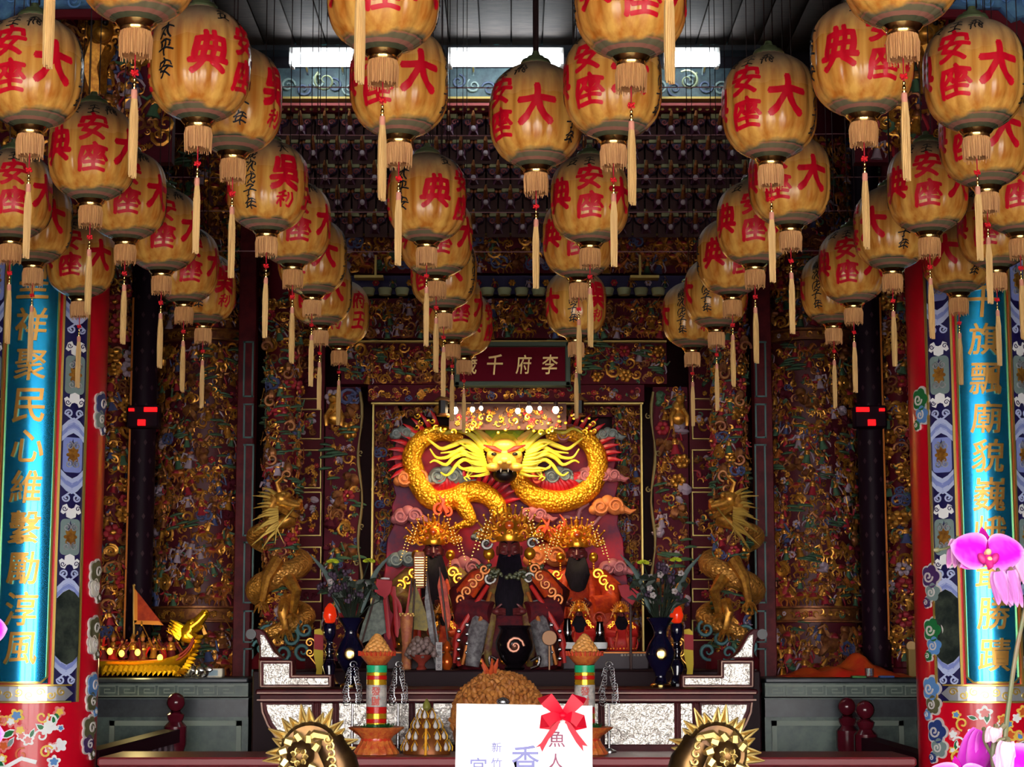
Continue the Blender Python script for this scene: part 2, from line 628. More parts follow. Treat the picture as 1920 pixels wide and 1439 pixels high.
def build_lantern():
    root = thing('paper_lantern', 'lantern', 'lantern')
    part('paper_body', lantern_body(), None, root, local=True)
    lantern_writing(root)
    m = MB()
    m.lathe([(.030, -.012), (.040, -.012), (.045, -.006), (.045, .002), (.052, .008), (.058, .016), (.05, .018)], segs=28)
    part('foot_ring', m, BRASS, root, local=True)
    m = MB()
    m.lathe([(.052, .398), (.056, .404), (.050, .414), (.034, .418), (.030, .428), (.016, .434), (.012, .448), (.0, .450)], segs=24)
    part('top_cap', m, CAPM, root, local=True)
    # fringe: a skirt of threads
    m = MB()
    rnd = random.Random(7)
    for k in range(64):
        a = 2 * math.pi * k / 64 + rnd.uniform(-.03, .03)
        l = rnd.uniform(.066, .082)
        r0, r1 = .040, .0415 + rnd.uniform(-.003, .003)
        p = [(r0 * math.cos(a), r0 * math.sin(a), -.008), ((r1 + .002) * math.cos(a), (r1 + .002) * math.sin(a), -.03), (r1 * math.cos(a + .03), r1 * math.sin(a + .03), -.01 - l)]
        m.tube(p, [.0024, .0026, .0016], 0, 4)
    m.lathe([(.036, -.01), (.0385, -.04), (.036, -.078), (.0, -.07)], segs=20)
    part('fringe', m, FRG, root, local=True)
    m = MB(); m.rod((0, 0, -.012), (0, 0, -.150), .0022, 0, 6)
    part('tassel_cord', m, CORD, root, local=True)
    m = MB(); m.sph((0, 0, -.128), (.008, .008, .007), 0, 8, 6)
    for k in range(9):
        a = k * 0.7
        m.sph((.008 * math.cos(a), .008 * math.sin(a), -.128 + .005 * math.sin(3 * a)), .0042, 0, 6, 5)
    part('knot', m, KNOT, root, local=True)
    m = MB()
    m.lathe([(.0, -.142), (.004, -.143), (.0048, -.148), (.0022, -.153), (.0052, -.158), (.0052, -.163), (.002, -.167), (.0062, -.171), (.0055, -.176), (.0, -.178)], segs=10)
    part('brass_bead', m, BRASS, root, local=True)
    ts = MB()
    ts.lathe([(.004, -.174), (.0085, -.178), (.0095, -.196), (.0085, -.198), (.0088, -.204)], segs=10)
    ts_o = part('tassel_head', ts, TSP, root, local=True)
    m = MB()
    for k in range(26):
        a = k * 2.4
        q = .0095 * math.sqrt((k + .5) / 26)
        e = rnd.uniform(-.432, -.418)
        s = rnd.uniform(-.2, .2)
        p = [(q * .7 * math.cos(a), q * .7 * math.sin(a), -.198), (q * 1.15 * math.cos(a + s), q * 1.15 * math.sin(a + s), -.25), (q * 1.2 * math.cos(a - s), q * 1.2 * math.sin(a - s), -.34), (q * 1.1 * math.cos(a), q * 1.1 * math.sin(a), e)]
        m.tube(p, [.0022, .0026, .0026, .0016], 0, 4)
    m.lathe([(.0075, -.198), (.0092, -.24), (.0095, -.34), (.006, -.424), (.0, -.424)], segs=9)
    part('tassel', m, TSL, root, local=True)
    return root

# collar of each lantern in the photograph: pixel x, pixel y, writing that faces the viewer, label
ROWS = {
    'A': [(20, 452, 2.0, 'dim lantern cut by the left photo edge, before the left painted column'),
          (62, 497, 2.5, 'lantern before the left painted column, its fringe over the blue board top'),
          (150, 560, 2.4, 'small lantern overlapping the inner red edge of the left painted column')],
    'B': [(57, 245, 2.55, 'big lantern with a bold red character, under the top left blue corner bracket'),
          (170, 380, 2.0, 'lantern squarely showing two stacked red characters, right of the left column head'),
          (235, 453, 2.0, 'lantern half hidden behind the squarely written one beside the left column'),
          (303, 512, 2.0, 'fourth lantern back in the row just inside the left column'),
          (345, 570, 1.8, 'fifth lantern back in the row just inside the left column'),
          (381, 610, 4.2, 'rearmost lantern of the row just inside the left column')],
    'C': [(255, 50, 2.1, 'lantern cut by the photo top, green foot and bright fringe, hanging over the left side'),
          (372, 232, 0.82, 'large upper left lantern with black writing and one bold red character'),
          (437, 292, 3.85, 'lantern with long black column of small writing tucked behind the large upper left lantern'),
          (500, 438, 4.5, 'lantern with one heavy red character low on its side, left of the shrine'),
          (549, 500, 1.85, 'lantern directly behind the one with the heavy red character'),
          (585, 557, 2.6, 'third from the rear of the lanterns leading to the left dragon column'),
          (600, 614, 2.5, 'second from the rear of the lanterns leading to the left dragon column'),
          (636, 652, 5.2, 'rearmost lantern left of the shrine, its tassel beside the lattice panels')],
    'D': [(718, 105, 2.0, 'large bright lantern cut by the photo top, left of the hanging rod over the aisle'),
          (748, 262, 2.55, 'reddish lantern between two fluorescent tubes, left of the lone lantern on a rod'),
          (800, 458, 0.75, 'dusty lantern with red character and black marks, over the left half of the shrine'),
          (818, 522, 1.9, 'lantern mostly hidden behind the third one over the left half of the shrine'),
          (832, 582, 2.75, 'lantern over the shrine plaque, third from the rear in its row'),
          (848, 640, 1.7, 'lantern just above the plaque, second from the rear in its row'),
          (870, 670, 0.7, 'rearmost lantern of all, its fringe hanging over the left end of the red plaque')],
    'E': [(1183, 115, 1.75, 'large bright lantern cut by the photo top, right of the hanging rod over the aisle'),
          (1150, 265, 2.6, 'reddish lantern right behind the bright one at the right fluorescent tube'),
          (1106, 460, 2.0, 'lantern with squarely facing red characters over the right half of the shrine'),
          (1085, 525, 2.0, 'lantern hidden but for its lower half, fourth back over the right half of the shrine'),
          (1080, 636, 4.1, 'lantern with black column of writing at the right end of the red plaque')],
    'M': [(1005, 318, 3.0, 'lone reddish brown lantern on a single rod in the middle of the hall')],
    'F': [(1692, 57, 2.1, 'lantern with patterned green foot cut by the photo top at upper right'),
          (1445, 303, 2.6, 'tall dull lantern right of the right fluorescent tube'),
          (1619, 222, 1.5, 'large lantern hanging just below the patterned foot cut by the top photo edge'),
          (1482, 428, 2.35, 'bright lantern with crisp single red character below the tall dull lantern'),
          (1415, 500, 2.0, 'lantern with two stacked red characters, right of the shrine and fifth from the front'),
          (1373, 557, 1.6, 'lantern with two red characters side by side, third from the rear right of the shrine'),
          (1343, 617, 4.35, 'lantern with black writing at its left edge, second from the rear right of the shrine'),
          (1298, 655, 4.4, 'rearmost lantern right of the shrine, black writing along its left side')],
    'G': [(1830, 250, 2.45, 'big lantern with clear single red character under the top right corner bracket'),
          (1850, 355, 2.5, 'lantern peeping out below the big one under the top right corner bracket'),
          (1742, 440, 2.0, 'dim lantern with two stacked red characters left of the right blue board'),
          (1673, 508, 3.6, 'lantern showing black writing between red characters, above the right carved column'),
          (1600, 572, 2.2, 'second from the rear of the lanterns over the right round carved pillar'),
          (1563, 610, 4.6, 'rearmost of the lanterns over the right round carved pillar')],
    'H': [(1912, 442, 2.0, 'lantern cut by the right photo edge above the right blue board'),
          (1868, 506, 2.3, 'dark lantern hanging just before the top of the right blue board'),
          (1797, 553, 3.4, 'small dark lantern at the left border of the right blue board')],
    'N': [(100, -212, 2.0, 'lantern above the photo, its tassel hanging into the top left corner'),
          (677, -175, 2.0, 'lantern above the photo, its tassel hanging before the left bright lantern'),
          (1252, -175, 2.0, 'lantern above the photo, its tassel hanging before the right bright lantern')],
}
WIREZ = ZC
proto = build_lantern()
first = True
LANTERNS = []
for key, row in ROWS.items():
    for px, py, face, lab in row:
        D = 1.69 * F / (1220.0 - py)
        o = proto if first else copy_tree(proto)
        first = False
        p = at(px, py + 4, D)
        o.location = p
        o.rotation_euler = (0, 0, math.atan2(-p.y, -p.x) - 2 * math.pi * face / NCOL)
        o['label'] = lab
        o['group'] = 'paper lanterns hung through the hall'
        top = WIREZ - p.z
        m = MB()
        s = 0.0 if key == 'M' else 0.02
        for q in ((-s, s) if s else (0,)):
            m.rod((q, 0, .44), (q, 0, top), .0022 if s else .008, 0, 5)
        part('hanging_wire' if s else 'hanging_rod', m, RODM, o, local=True)
        LANTERNS.append(o)
# ------------------------------------------------------------------ carved work
# slots: 0 old gold, 1 gold, 2 red, 3 lilac, 4 green, 5 blue, 6 dark, 7 flesh, 8 orange
def t_warrior(rnd, h):
    """a small carved fighter: robe, belt, arms, head, helmet, weapon"""
    m = MB()
    rc = rnd.choice((0, 1, 1, 1, 2, 3, 5, 4, 0))
    lean = rnd.uniform(-.18, .18)
    m.lathe([(.24, 0), (.19, .12), (.13, .36), (.10, .46)], (0, 0, 0), 8, rc, sy=.7)
    m.sph((lean * .3, -.02, .56), (.15, .11, .15), rnd.choice((0, 1, 3)), 7, 5)
    m.lathe([(.15, .42), (.16, .46), (.15, .50)], (0, -.01, 0), 8, 1, sy=.8)
    m.sph((lean, -.05, .80), (.085, .085, .10), 7, 7, 5)
    m.lathe([(.11, .84), (.10, .90), (.05, .95), (.02, 1.05), (0, 1.06)], (lean, -.04, 0), 7, rnd.choice((1, 1, 5, 6)))
    for s in (-1, 1):
        e = (s * rnd.uniform(.2, .34), -.16, .5 + rnd.uniform(-.1, .2))
        hnd = (s * rnd.uniform(.2, .46), -.24, .55 + rnd.uniform(-.15, .35))
        m.tube([(s * .14, -.04, .66), e, hnd], [.07, .06, .04], rc, 5)
        m.sph(hnd, .04, 7, 5, 4)
        if s > 0 and rnd.random() < .7:
            a = rnd.uniform(-.9, .9)
            d = np.array((math.sin(a), 0, math.cos(a)))
            m.rod(np.array(hnd) - d * .3, np.array(hnd) + d * .55, .016, 1, 4)
            m.sph(np.array(hnd) + d * .55, (.04, .02, .09), 1, 5, 4)
    for s in (-1, 1):
        m.tube([(s * .12, -.02, .62), (s * .26, .03, .45), (s * .36, -.03, .2), (s * .32, -.08, .05)], [.03, .05, .04, .01], rnd.choice((1, 2, 3)), 4, .5)
    return m, h

def t_horse(rnd, h):
    m = MB()
    c = rnd.choice((0, 1, 1, 8))
    m.sph((0, 0, .48), (.36, .16, .19), c, 9, 6)
    m.tube([(.26, -.02, .52), (.40, -.05, .74), (.46, -.06, .86)], [.14, .10, .07], c, 6)
    m.tube([(.44, -.06, .88), (.58, -.08, .78), (.64, -.09, .72)], [.075, .06, .04], c, 6)
    m.tube([(.26, .0, .66), (.32, -.01, .82), (.42, -.02, .95)], [.05, .07, .02], 1, 4, .4)
    for x, k in ((-.26, -.1), (-.18, .14), (.2, -.12), (.28, .2)):
        m.tube([(x, -.03, .42), (x + k, -.06, .24), (x + k * .5, -.05, .02)], [.08, .045, .035], c, 5)
    m.tube([(-.34, 0, .55), (-.48, 0, .5), (-.55, -.02, .28)], [.05, .07, .01], 1, 4, .6)
    m.lathe([(.19, .44), (.2, .5), (.1, .62), (0, .66)], (0, -.06, 0), 7, 2)
    return m, h

def t_pine(rnd, h):
    m = MB()
    for k in range(rnd.randint(2, 4)):
        x, z = rnd.uniform(-.4, .4), rnd.uniform(0, .8)
        m.lathe([(.0, -.03), (.30, -.02), (.32, .03), (.2, .10), (.0, .14)], (x, -.04 - .05 * k, z), 9, 4, sy=.45, lobes=9, lobe=.18)
    m.tube([(0, .02, -.1), (.1, 0, .3), (-.08, 0, .8)], [.05, .04, .02], 0, 5)
    return m, h

def t_cloud(rnd, h):
    m = MB()
    c = rnd.choice((3, 5, 1, 1, 0, 0))
    for k in range(rnd.randint(1, 3)):
        m.spiral((rnd.uniform(-.3, .3), -.05, rnd.uniform(-.3, .3)), rnd.uniform(.25, .42), 1.3, .22, c, rnd.choice((-1, 1)), rnd.uniform(0, 6), 5, n=13)
    return m, h

def t_scroll(rnd, h):
    m = MB()
    c = rnd.choice((1, 1, 0, 0, 2, 4))
    n = 8
    k = rnd.uniform(2, 4.5)
    a0 = rnd.uniform(0, 6.28)
    pts, p, a = [], np.array((0., 0, 0)), a0
    for i in range(n):
        pts.append(p.copy())
        a += k / n * (1 + i * .12)
        p = p + np.array((math.cos(a), -.1 * rnd.random(), math.sin(a))) * .19
    pts = np.array(pts) - np.mean(pts, 0) + np.array((0, -.08, 0))
    m.tube(pts, [.11 * math.sin(math.pi * (.08 + .9 * i / (n - 1))) + .012 for i in range(n)], c, 5, .8)
    return m, h

def t_leaf(rnd, h):
    m = MB()
    c = rnd.choice((1, 0, 4, 1, 1, 2))
    a = rnd.uniform(0, 6.28)
    for k in range(3):
        b = a + (k - 1) * .7
        d = np.array((math.cos(b), 0, math.sin(b)))
        pts = [d * .05 + (0, -.02, 0), d * .25 + (0, -.12, 0), d * .5 + (0, -.08, 0)]
        m.tube(pts, [.04, .13, .015], c, 5, .35)
    m.sph((0, -.06, 0), .09, 1, 6, 4)
    return m, h

def t_rock(rnd, h):
    m = MB()
    c = rnd.choice((3, 5, 4, 0, 6, 0))
    for k in range(3):
        m.sph((rnd.uniform(-.3, .3), 0, rnd.uniform(-.3, .3)), (rnd.uniform(.15, .35), .2, rnd.uniform(.15, .4)), c, 5, 4, rotm(0, rnd.uniform(0, 3), 0))
    return m, h

def t_flower(rnd, h):
    m = MB()
    c = rnd.choice((3, 1, 1, 2))
    for k in range(6):
        b = k * 1.047
        m.sph((.24 * math.cos(b), -.05, .24 * math.sin(b)), (.16, .09, .16), c, 6, 4)
    m.sph((0, -.13, 0), .11, 1, 6, 4)
    return m, h

TT = {'w': t_warrior, 'h': t_horse, 'p': t_pine, 'c': t_cloud, 's': t_scroll, 'l': t_leaf, 'r': t_rock, 'f': t_flower}
_lib = {}

def motif(k, v):
    if (k, v) not in _lib:
        rnd = random.Random(hash((ord(k), v)) & 0xffff)
        m, _ = TT[k](rnd, 1)
        _lib[(k, v)] = (np.concatenate(m.v), m.f, m.m)
    return _lib[(k, v)]

def put_motif(mb, k, v, u, w, s, a, place, flip=1, depth=1.0):
    """a carved figure of height s at surface point (u, w); place(u, v, t) -> space"""
    V, FF, MM = motif(k, v)
    P = V.copy()
    if k in 'wh':
        P[:, 2] -= .5
    P[:, 0] *= flip
    ca, sa = math.cos(a), math.sin(a)
    x = (P[:, 0] * ca - P[:, 2] * sa) * s + u
    z = (P[:, 0] * sa + P[:, 2] * ca) * s + w
    t = np.maximum(-P[:, 1] * s * depth * 1.3 + .006, -.01)
    q = place(x, z, t)
    off = mb.n
    mb.v.append(np.stack(q, 1))
    for f, m_ in zip(FF, MM):
        mb.f.append((f[:, ::-1] if flip < 0 else f) + off)
        mb.m.append(m_)
    mb.n += len(V)

def flat_place(x0, z0, Y):
    return lambda u, v, t: (x0 + u, Y - t, z0 + v) if not hasattr(u, '__len__') else (x0 + u, Y - t, z0 + v)

def cyl_place(cx, cy, R, z0):
    return lambda u, v, t: (cx + (R + t) * np.sin(u / R), cy - (R + t) * np.cos(u / R), z0 + v)

def carve(mb, W, H, place, seed, big=.13, scene='wwwhpcr', fill='sslcfl', fsize=.06, dens=1.0, nv=10):
    """cover a W x H face (u from -W/2, v from 0) with carved work: large figures in rows over a ground of scrolls and leaves"""
    rnd = random.Random(seed)
    n = int(W * H / (fsize * fsize) * 1.15 * dens)
    for i in range(n):
        s = fsize * rnd.uniform(.8, 1.5)
        put_motif(mb, rnd.choice(fill), rnd.randrange(nv), rnd.uniform(-W / 2 + s * .4, W / 2 - s * .4), rnd.uniform(s * .4, H - s * .4), s, rnd.uniform(-3, 3), place, rnd.choice((-1, 1)), .8)
    if scene:
        nr = max(1, int(round(H / (big * .82))))
        nc = max(1, int(round(W / (big * .70))))
        for r in range(nr):
            for c in range(nc):
                s = big * rnd.uniform(.75, 1.15)
                u = -W / 2 + W * (c + .5 + rnd.uniform(-.3, .3)) / nc
                v = H * (r + .5 + rnd.uniform(-.25, .25)) / nr
                u = max(-W / 2 + s * .3, min(W / 2 - s * .3, u))
                v = max(s * .45, min(H - s * .5, v))
                put_motif(mb, rnd.choice(scene), rnd.randrange(nv), u, v, s, rnd.uniform(-.25, .25), place, rnd.choice((-1, 1)), 1.0)
    return mb

def slab(px0, py0, px1, py1, D, th=.05):
    a, b = at(px0, py1, D), at(px1, py0, D)
    m = MB()
    m.box(X(px0, D, (py0 + py1) / 2), X(px1, D, (py0 + py1) / 2), D, D + th, a.z, b.z)
    return m

def panel(parent, name, px0, py0, px1, py1, D, seed, frame=None, mats=REL, **kw):
    """a carved board: backing + carving, optionally with a thin gilt fillet; corners given where they stand at depth D"""
    x0, x1, z0, z1 = X(px0, D, (py0 + py1) / 2), X(px1, D, (py0 + py1) / 2), Z(py1, D), Z(py0, D)
    m = MB()
    m.box(x0, x1, D, D + .04, z0, z1, 6)
    carve(m, x1 - x0, z1 - z0, flat_place((x0 + x1) / 2, z0, D), seed, **kw)
    o = part(name, m, mats, parent, angle=50)
    if frame:
        f = MB()
        w = frame[0]
        for a in ((x0 - w, x1 + w, z0 - w, z0), (x0 - w, x1 + w, z1, z1 + w), (x0 - w, x0, z0, z1), (x1, x1 + w, z0, z1)):
            f.box(a[0], a[1], D - .03, D + .04, a[2], a[3], 0)
        part('fillet', f, [frame[1]], o)
    return o
# ------------------------------------------------------------------ flat painted / raised shapes on a curved or flat face
def plate(mb, out, place, t, mi=0, base=0.0):
    n = len(out)
    a = [place(u, v, t) for u, v in out]
    b = [place(u, v, base) for u, v in out]
    f = [tuple(range(n))] + [(i, n + i, n + (i + 1) % n, (i + 1) % n) for i in range(n)]
    area = sum(out[i][0] * out[(i + 1) % n][1] - out[(i + 1) % n][0] * out[i][1] for i in range(n))
    if area < 0:
        f = [q[::-1] for q in f]
    mb.add(a + b, f, mi)

def ribbon(mb, pts, w, place, t, mi=0, base=0.0):
    p = np.array(pts, float)
    d = np.gradient(p, axis=0)
    d /= np.maximum(np.linalg.norm(d, axis=1, keepdims=True), 1e-9)
    nrm = np.stack([-d[:, 1], d[:, 0]], 1)
    ww = np.array(w if hasattr(w, '__len__') else [w] * len(p)).reshape(-1, 1) / 2
    l, r = p + nrm * ww, p - nrm * ww
    n = len(p)
    v = [place(*q, t) for q in l] + [place(*q, t) for q in r] + [place(*q, base) for q in l] + [place(*q, base) for q in r]
    f = []
    for i in range(n - 1):
        f += [(i, n + i, n + i + 1, i + 1), (i, i + 1, 2 * n + i + 1, 2 * n + i), (n + i, 3 * n + i, 3 * n + i + 1, n + i + 1)]
    mb.add(v, f, mi)

def spir(cx, cy, r, turns=1.5, a0=0.0, flip=1, n=22, tail=None):
    o = [(cx + r * (1 - .8 * i / (n - 1)) * math.cos(a0 + flip * turns * 6.283 * i / (n - 1)),
          cy + r * (1 - .8 * i / (n - 1)) * math.sin(a0 + flip * turns * 6.283 * i / (n - 1))) for i in range(n)]
    return ([tail] if tail else []) + o

def scallop(cx, cy, rx, ry, lobes=5, amp=.16, a0=0.0, n=50):
    return [(cx + rx * (1 - amp + amp * 1.6 * abs(math.cos(lobes * (t + a0) / 2))) * math.cos(t),
             cy + ry * (1 - amp + amp * 1.6 * abs(math.cos(lobes * (t + a0) / 2))) * math.sin(t)) for t in [6.2832 * i / n for i in range(n)]]

def rrect(x0, x1, z0, z1, r, n=4):
    o = []
    for cx, cz, a in ((x1 - r, z1 - r, 0), (x0 + r, z1 - r, 1.5708), (x0 + r, z0 + r, 3.1416), (x1 - r, z0 + r, 4.7124)):
        o += [(cx + r * math.cos(a + 1.5708 * i / n), cz + r * math.sin(a + 1.5708 * i / n)) for i in range(n + 1)]
    return o

# ------------------------------------------------------------------ the two red front columns
RED = mat('glossy_red_lacquer', (200, 6, 34), 0.3, coat=0.3)
BLUEL = mat('blue_metallic_lacquer', (30, 148, 196), 0.26, 0.8, coat=0.5)
GILT = mat('gilt_letters', (186, 138, 66), 0.36, .65)
TRIMG = mat('gilt_edge', (222, 192, 100), 0.3, 0.8)
SILV = mat('silver_leaf', (196, 200, 206), 0.3, 0.7)
PERI = mat('periwinkle_paint', (128, 142, 204), 0.4)
PERI2 = mat('pale_periwinkle_paint', (178, 190, 226), 0.4)
GREYG = mat('grey_green_paint', (120, 140, 138), 0.4)
BLKG = mat('mottled_black_green_paint', (26, 34, 32), 0.35, rgb2=(60, 68, 58), nscale=14)
OLIVE = mat('olive_paint', (92, 92, 62), 0.45)
LEAFG = mat('leaf_green_paint', (30, 110, 60), 0.4)
SKYB = mat('sky_blue_paint', (90, 140, 200), 0.4)
PINKP = mat('pink_paint', (226, 130, 128), 0.4)
YELP = mat('yellow_paint', (232, 196, 84), 0.4)
PURP = mat('purple_paint', (72, 44, 96), 0.4)
CLOUDS = [OLIVE, BLUEP, LEAFG, PURP, CREAMP, GREYG, SKYB]

CD = 9.9
CR = 0.312

def column(cxp, side, text, tys, clouds, label, blabel):
    """side = +1: the hall lies to the right (+x) of the column"""
    c = at(cxp, 1000, CD - .3)
    cx, cy = c.x, CD
    root = thing('painted_column', label, 'column', (cx, cy, 0), 'red columns with blue couplet boards')
    fr = CD - CR
    m = MB()
    m.lathe([(CR + .12, 0), (CR + .12, .12), (CR + .03, .22), (CR, .30)] + [(CR, .3 + (ZC - .3) * i / 8) for i in range(1, 9)], (cx, cy, 0), 72)
    part('shaft', m, RED, root)

    zs = Z(462, CD - CR)
    m = MB()
    m.lathe([(CR, zs), (CR + .035, zs + .01), (CR + .035, zs + .05), (CR + .015, zs + .06), (CR + .015, ZC)], (cx, cy, 0), 48, 6)
    carve(m, math.pi * CR, ZC - zs - .08, cyl_place(cx, cy, CR + .012, zs + .07), 500 + side, scene='wcs', fill='sslc', big=.16, fsize=.07)
    part('carved_sleeve', m, REL, root, angle=50)

    def P(u, z, t):
        a = u / CR
        return (cx + (CR + t) * math.sin(a), cy - (CR + t) * math.cos(a), z)

    zt, zb, zb2 = Z(470, fr), Z(1282, fr), Z(1318, fr)
    # border strips between the blue board and the red
    u0, u1 = 0.152, 0.292
    for s in (-1, 1):
        m = MB()
        lo, hi = sorted((s * u0, s * u1))
        for k in range(4):
            a, b = lo + (hi - lo) * k / 4, lo + (hi - lo) * (k + 1) / 4
            m.add([P(a, zb2, .004), P(b, zb2, .004), P(b, zt + .3, .004), P(a, zt + .3, .004)], [(0, 1, 2, 3)], 0)
        for e in (lo, hi):
            ribbon(m, [(e, zb2), (e, (zt + zb2) / 2), (e, zt + .3)], .011, P, .012, 1)
        uc, w = (lo + hi) / 2, (hi - lo) - .02
        def chev(z, up, mi, h=.05, tt=.007):
            sg = 1 if up else -1
            plate(m, [(uc - w / 2, z), (uc - w / 4, z + sg * .03), (uc, z + sg * .045), (uc + w / 4, z + sg * .03), (uc + w / 2, z), (uc + w / 2, z - sg * h), (uc + w / 4, z - sg * (h - .03)), (uc, z - sg * (h - .045)), (uc - w / 4, z - sg * (h - .03)), (uc - w / 2, z - sg * h)], P, tt, mi, .004)
        def curls(z, up):
            sg = 1 if up else -1
            for q in (-1, 1):
                ribbon(m, spir(uc + q * w * .23, z, .021, 1.3, math.pi / 2 * (1 - q) , q * sg, 18, (uc, z - sg * .035)), .008, P, .008, 3, .004)
        def cloudlet(z, up):
            sg = 1 if up else -1
            plate(m, [(uc + a * w * .46, z + sg * b) for a, b in ((-1, -.012), (-.8, .022), (-.45, .03), (-.3, .012), (0, .006), (.3, .012), (.45, .03), (.8, .022), (1, -.012), (.75, -.022), (.5, -.012), (.45, -.035), (0, -.045), (-.45, -.035), (-.5, -.012), (-.75, -.022))], P, .009, 4, .004)
            for q in (-1, 1):
                ribbon(m, spir(uc + q * w * .3, z + sg * .006, .014, 1.2, 0, q, 14), .004, P, .011, 0, .008)
        def panel(ya, yb, mi):
            z1, z2 = Z(ya, fr), Z(yb, fr)
            plate(m, rrect(uc - w * .44, uc + w * .44, z2, z1, .022), P, .007, mi, .004)
            for f_ in (.24, .76):
                for q in (-1, 1):
                    ribbon(m, spir(uc + q * w * .17, z1 + (z2 - z1) * f_, .021, 1.4, 1.57, q, 16), .006, P, .012, 6, .006)
            plate(m, scallop(uc, (z1 + z2) / 2, .030, .038, 8, .3), P, .012, 7, .006)
        for y0_ in (572, 890, 1234):
            for i_ in range(3):
                chev(Z(y0_ + 9 * i_, fr), False, (3, 2, 3)[i_], .03)
            curls(Z(y0_ + 42, fr), False)
        for y0_ in (815, 1118, 480):
            for i_ in range(3):
                chev(Z(y0_ - 9 * i_, fr), True, (3, 2, 3)[i_], .03)
            curls(Z(y0_ - 42, fr), True)
        for y0_, up_ in ((648, True), (750, False), (955, True), (1055, False)):
            cloudlet(Z(y0_, fr), up_)
        panel(664, 736, 5); panel(818, 884, 2); panel(972, 1040, 5); panel(484, 560, 2)
        zq, zr = Z(1122, fr), Z(1230, fr)
        plate(m, [(uc - w / 2, zq), (uc - w / 4, zq + .03), (uc, zq + .045), (uc + w / 4, zq + .03), (uc + w / 2, zq), (uc + w / 2, zr), (uc + w / 4, zr - .03), (uc, zr - .045), (uc - w / 4, zr - .03), (uc - w / 2, zr)], P, .0125, 8, .004)
        part('border_strip', m, [NAVY, TRIMG, PERI, PERI2, WHITEP, GREYG, SILV, GOLD, BLKG], root)
    # foot band with silver scrollwork
    m = MB()
    za, zc = Z(1288, fr), Z(1315, fr)
    o = [(-.21, za), (.21, za), (.235, (za + zc) / 2 + .012), (.25, (za + zc) / 2), (.235, (za + zc) / 2 - .012), (.21, zc), (-.21, zc), (-.235, (za + zc) / 2 - .012), (-.25, (za + zc) / 2), (-.235, (za + zc) / 2 + .012)]
    for k in range(10):
        a, b = -.21 + .42 * k / 10, -.21 + .42 * (k + 1) / 10
        plate(m, [(a, zc), (b, zc), (b, za), (a, za)], P, .03, 0)
    for s in (-1, 1):
        plate(m, [(s * .21, za), (s * .25, (za + zc) / 2), (s * .21, zc)], P, .03, 0)
    for k in range(9):
        uu = -.19 + .38 * k / 8
        ribbon(m, spir(uu, (za + zc) / 2 + .008 * (-1) ** k, .021, 1.3, k, (-1) ** k, 14), .007, P, .034, 1, .03)
    for zz in (za + .006, zc - .006):
        ribbon(m, [(-.24 + .48 * i / 12, zz) for i in range(13)], .008, P, .034, 1)
    part('foot_band', m, [SILV, TRIMG], root)
    # blue board, more strongly curved than the column
    rho, hw = 0.20, 0.131
    by = fr - .035 + rho
    a_max = math.asin(hw / rho)
    def B(u, z, t):
        a = u / rho
        return (cx + (rho + t) * math.sin(a), by - (rho + t) * math.cos(a), z)
    m = MB()
    n = 32
    ring = [B(rho * (-a_max + 2 * a_max * i / n), 0, 0)[:2] for i in range(n + 1)]
    ring += [(cx + hw, fr + .05), (cx - hw, fr + .05)]
    nn = len(ring)
    v = [(x, y, z) for z in (zb, zt) for x, y in ring]
    f = [tuple(range(nn))[::-1], tuple(range(nn, 2 * nn))] + [(i, (i + 1) % nn, nn + (i + 1) % nn, nn + i) for i in range(nn)]
    m.add(v, f)
    bd = part('couplet_board', m, BLUEL, root, blabel)
    m = MB()
    ue = rho * a_max - .006
    ribbon(m, [(-ue, zt), (-ue, zb + .03), (-ue + .03, zb + .004)] + [(-ue + .03 + (2 * ue - .06) * i / 10, zb + .004) for i in range(1, 11)] + [(ue, zb + .03), (ue, zt)], .010, B, .006, 0)
    part('gilt_edge', m, TRIMG, bd)
    m = MB()
    for ch, ty in zip(text, tys):
        z = Z(ty, fr)
        glyph(m, ch, .158, .170, lambda u, v, t: B(u, z + v, t), .010, .009, 0, step=.02, shear=.10)
    part('gilt_lettering', m, GILT, bd)
    # painted clouds along the inner side
    for i, (cpx, cpy, kind) in enumerate(clouds):
        zz = Z(cpy, CD - .15)
        xx = (X(cpx, CD - .15) - cx)
        u = CR * math.asin(max(-.97, min(.97, xx / CR)))
        m = MB()
        cols = [(0, 4), (1, 5), (2, 6), (3, 5), (0, 3), (6, 0)][kind % 6]
        for j, (du, dz, r, ci) in enumerate(((0, .035, .062, cols[0]), (-side * .012, -.045, .05, cols[1]), (side * .03, -.095, .028, cols[0]))):
            plate(m, scallop(u + du, zz + dz, r, r * 1.05, 5, .15, j), P, .010, 8)
            plate(m, scallop(u + du, zz + dz, r * .84, r * .88, 5, .15, j), P, .014, ci)
            ribbon(m, spir(u + du + side * .2 * r, zz + dz, r * .5, 1.3, j, side, 18), r * .13, P, .017, 8, .012)
        part('painted_cloud', m, CLOUDS + [BLKG, mat('cloud_outline_paint', (206, 200, 196), 0.4)], root)
    # flower vase picture below the board
    m = MB()
    rnd = random.Random(3 + side)
    z0 = Z(1322, fr)
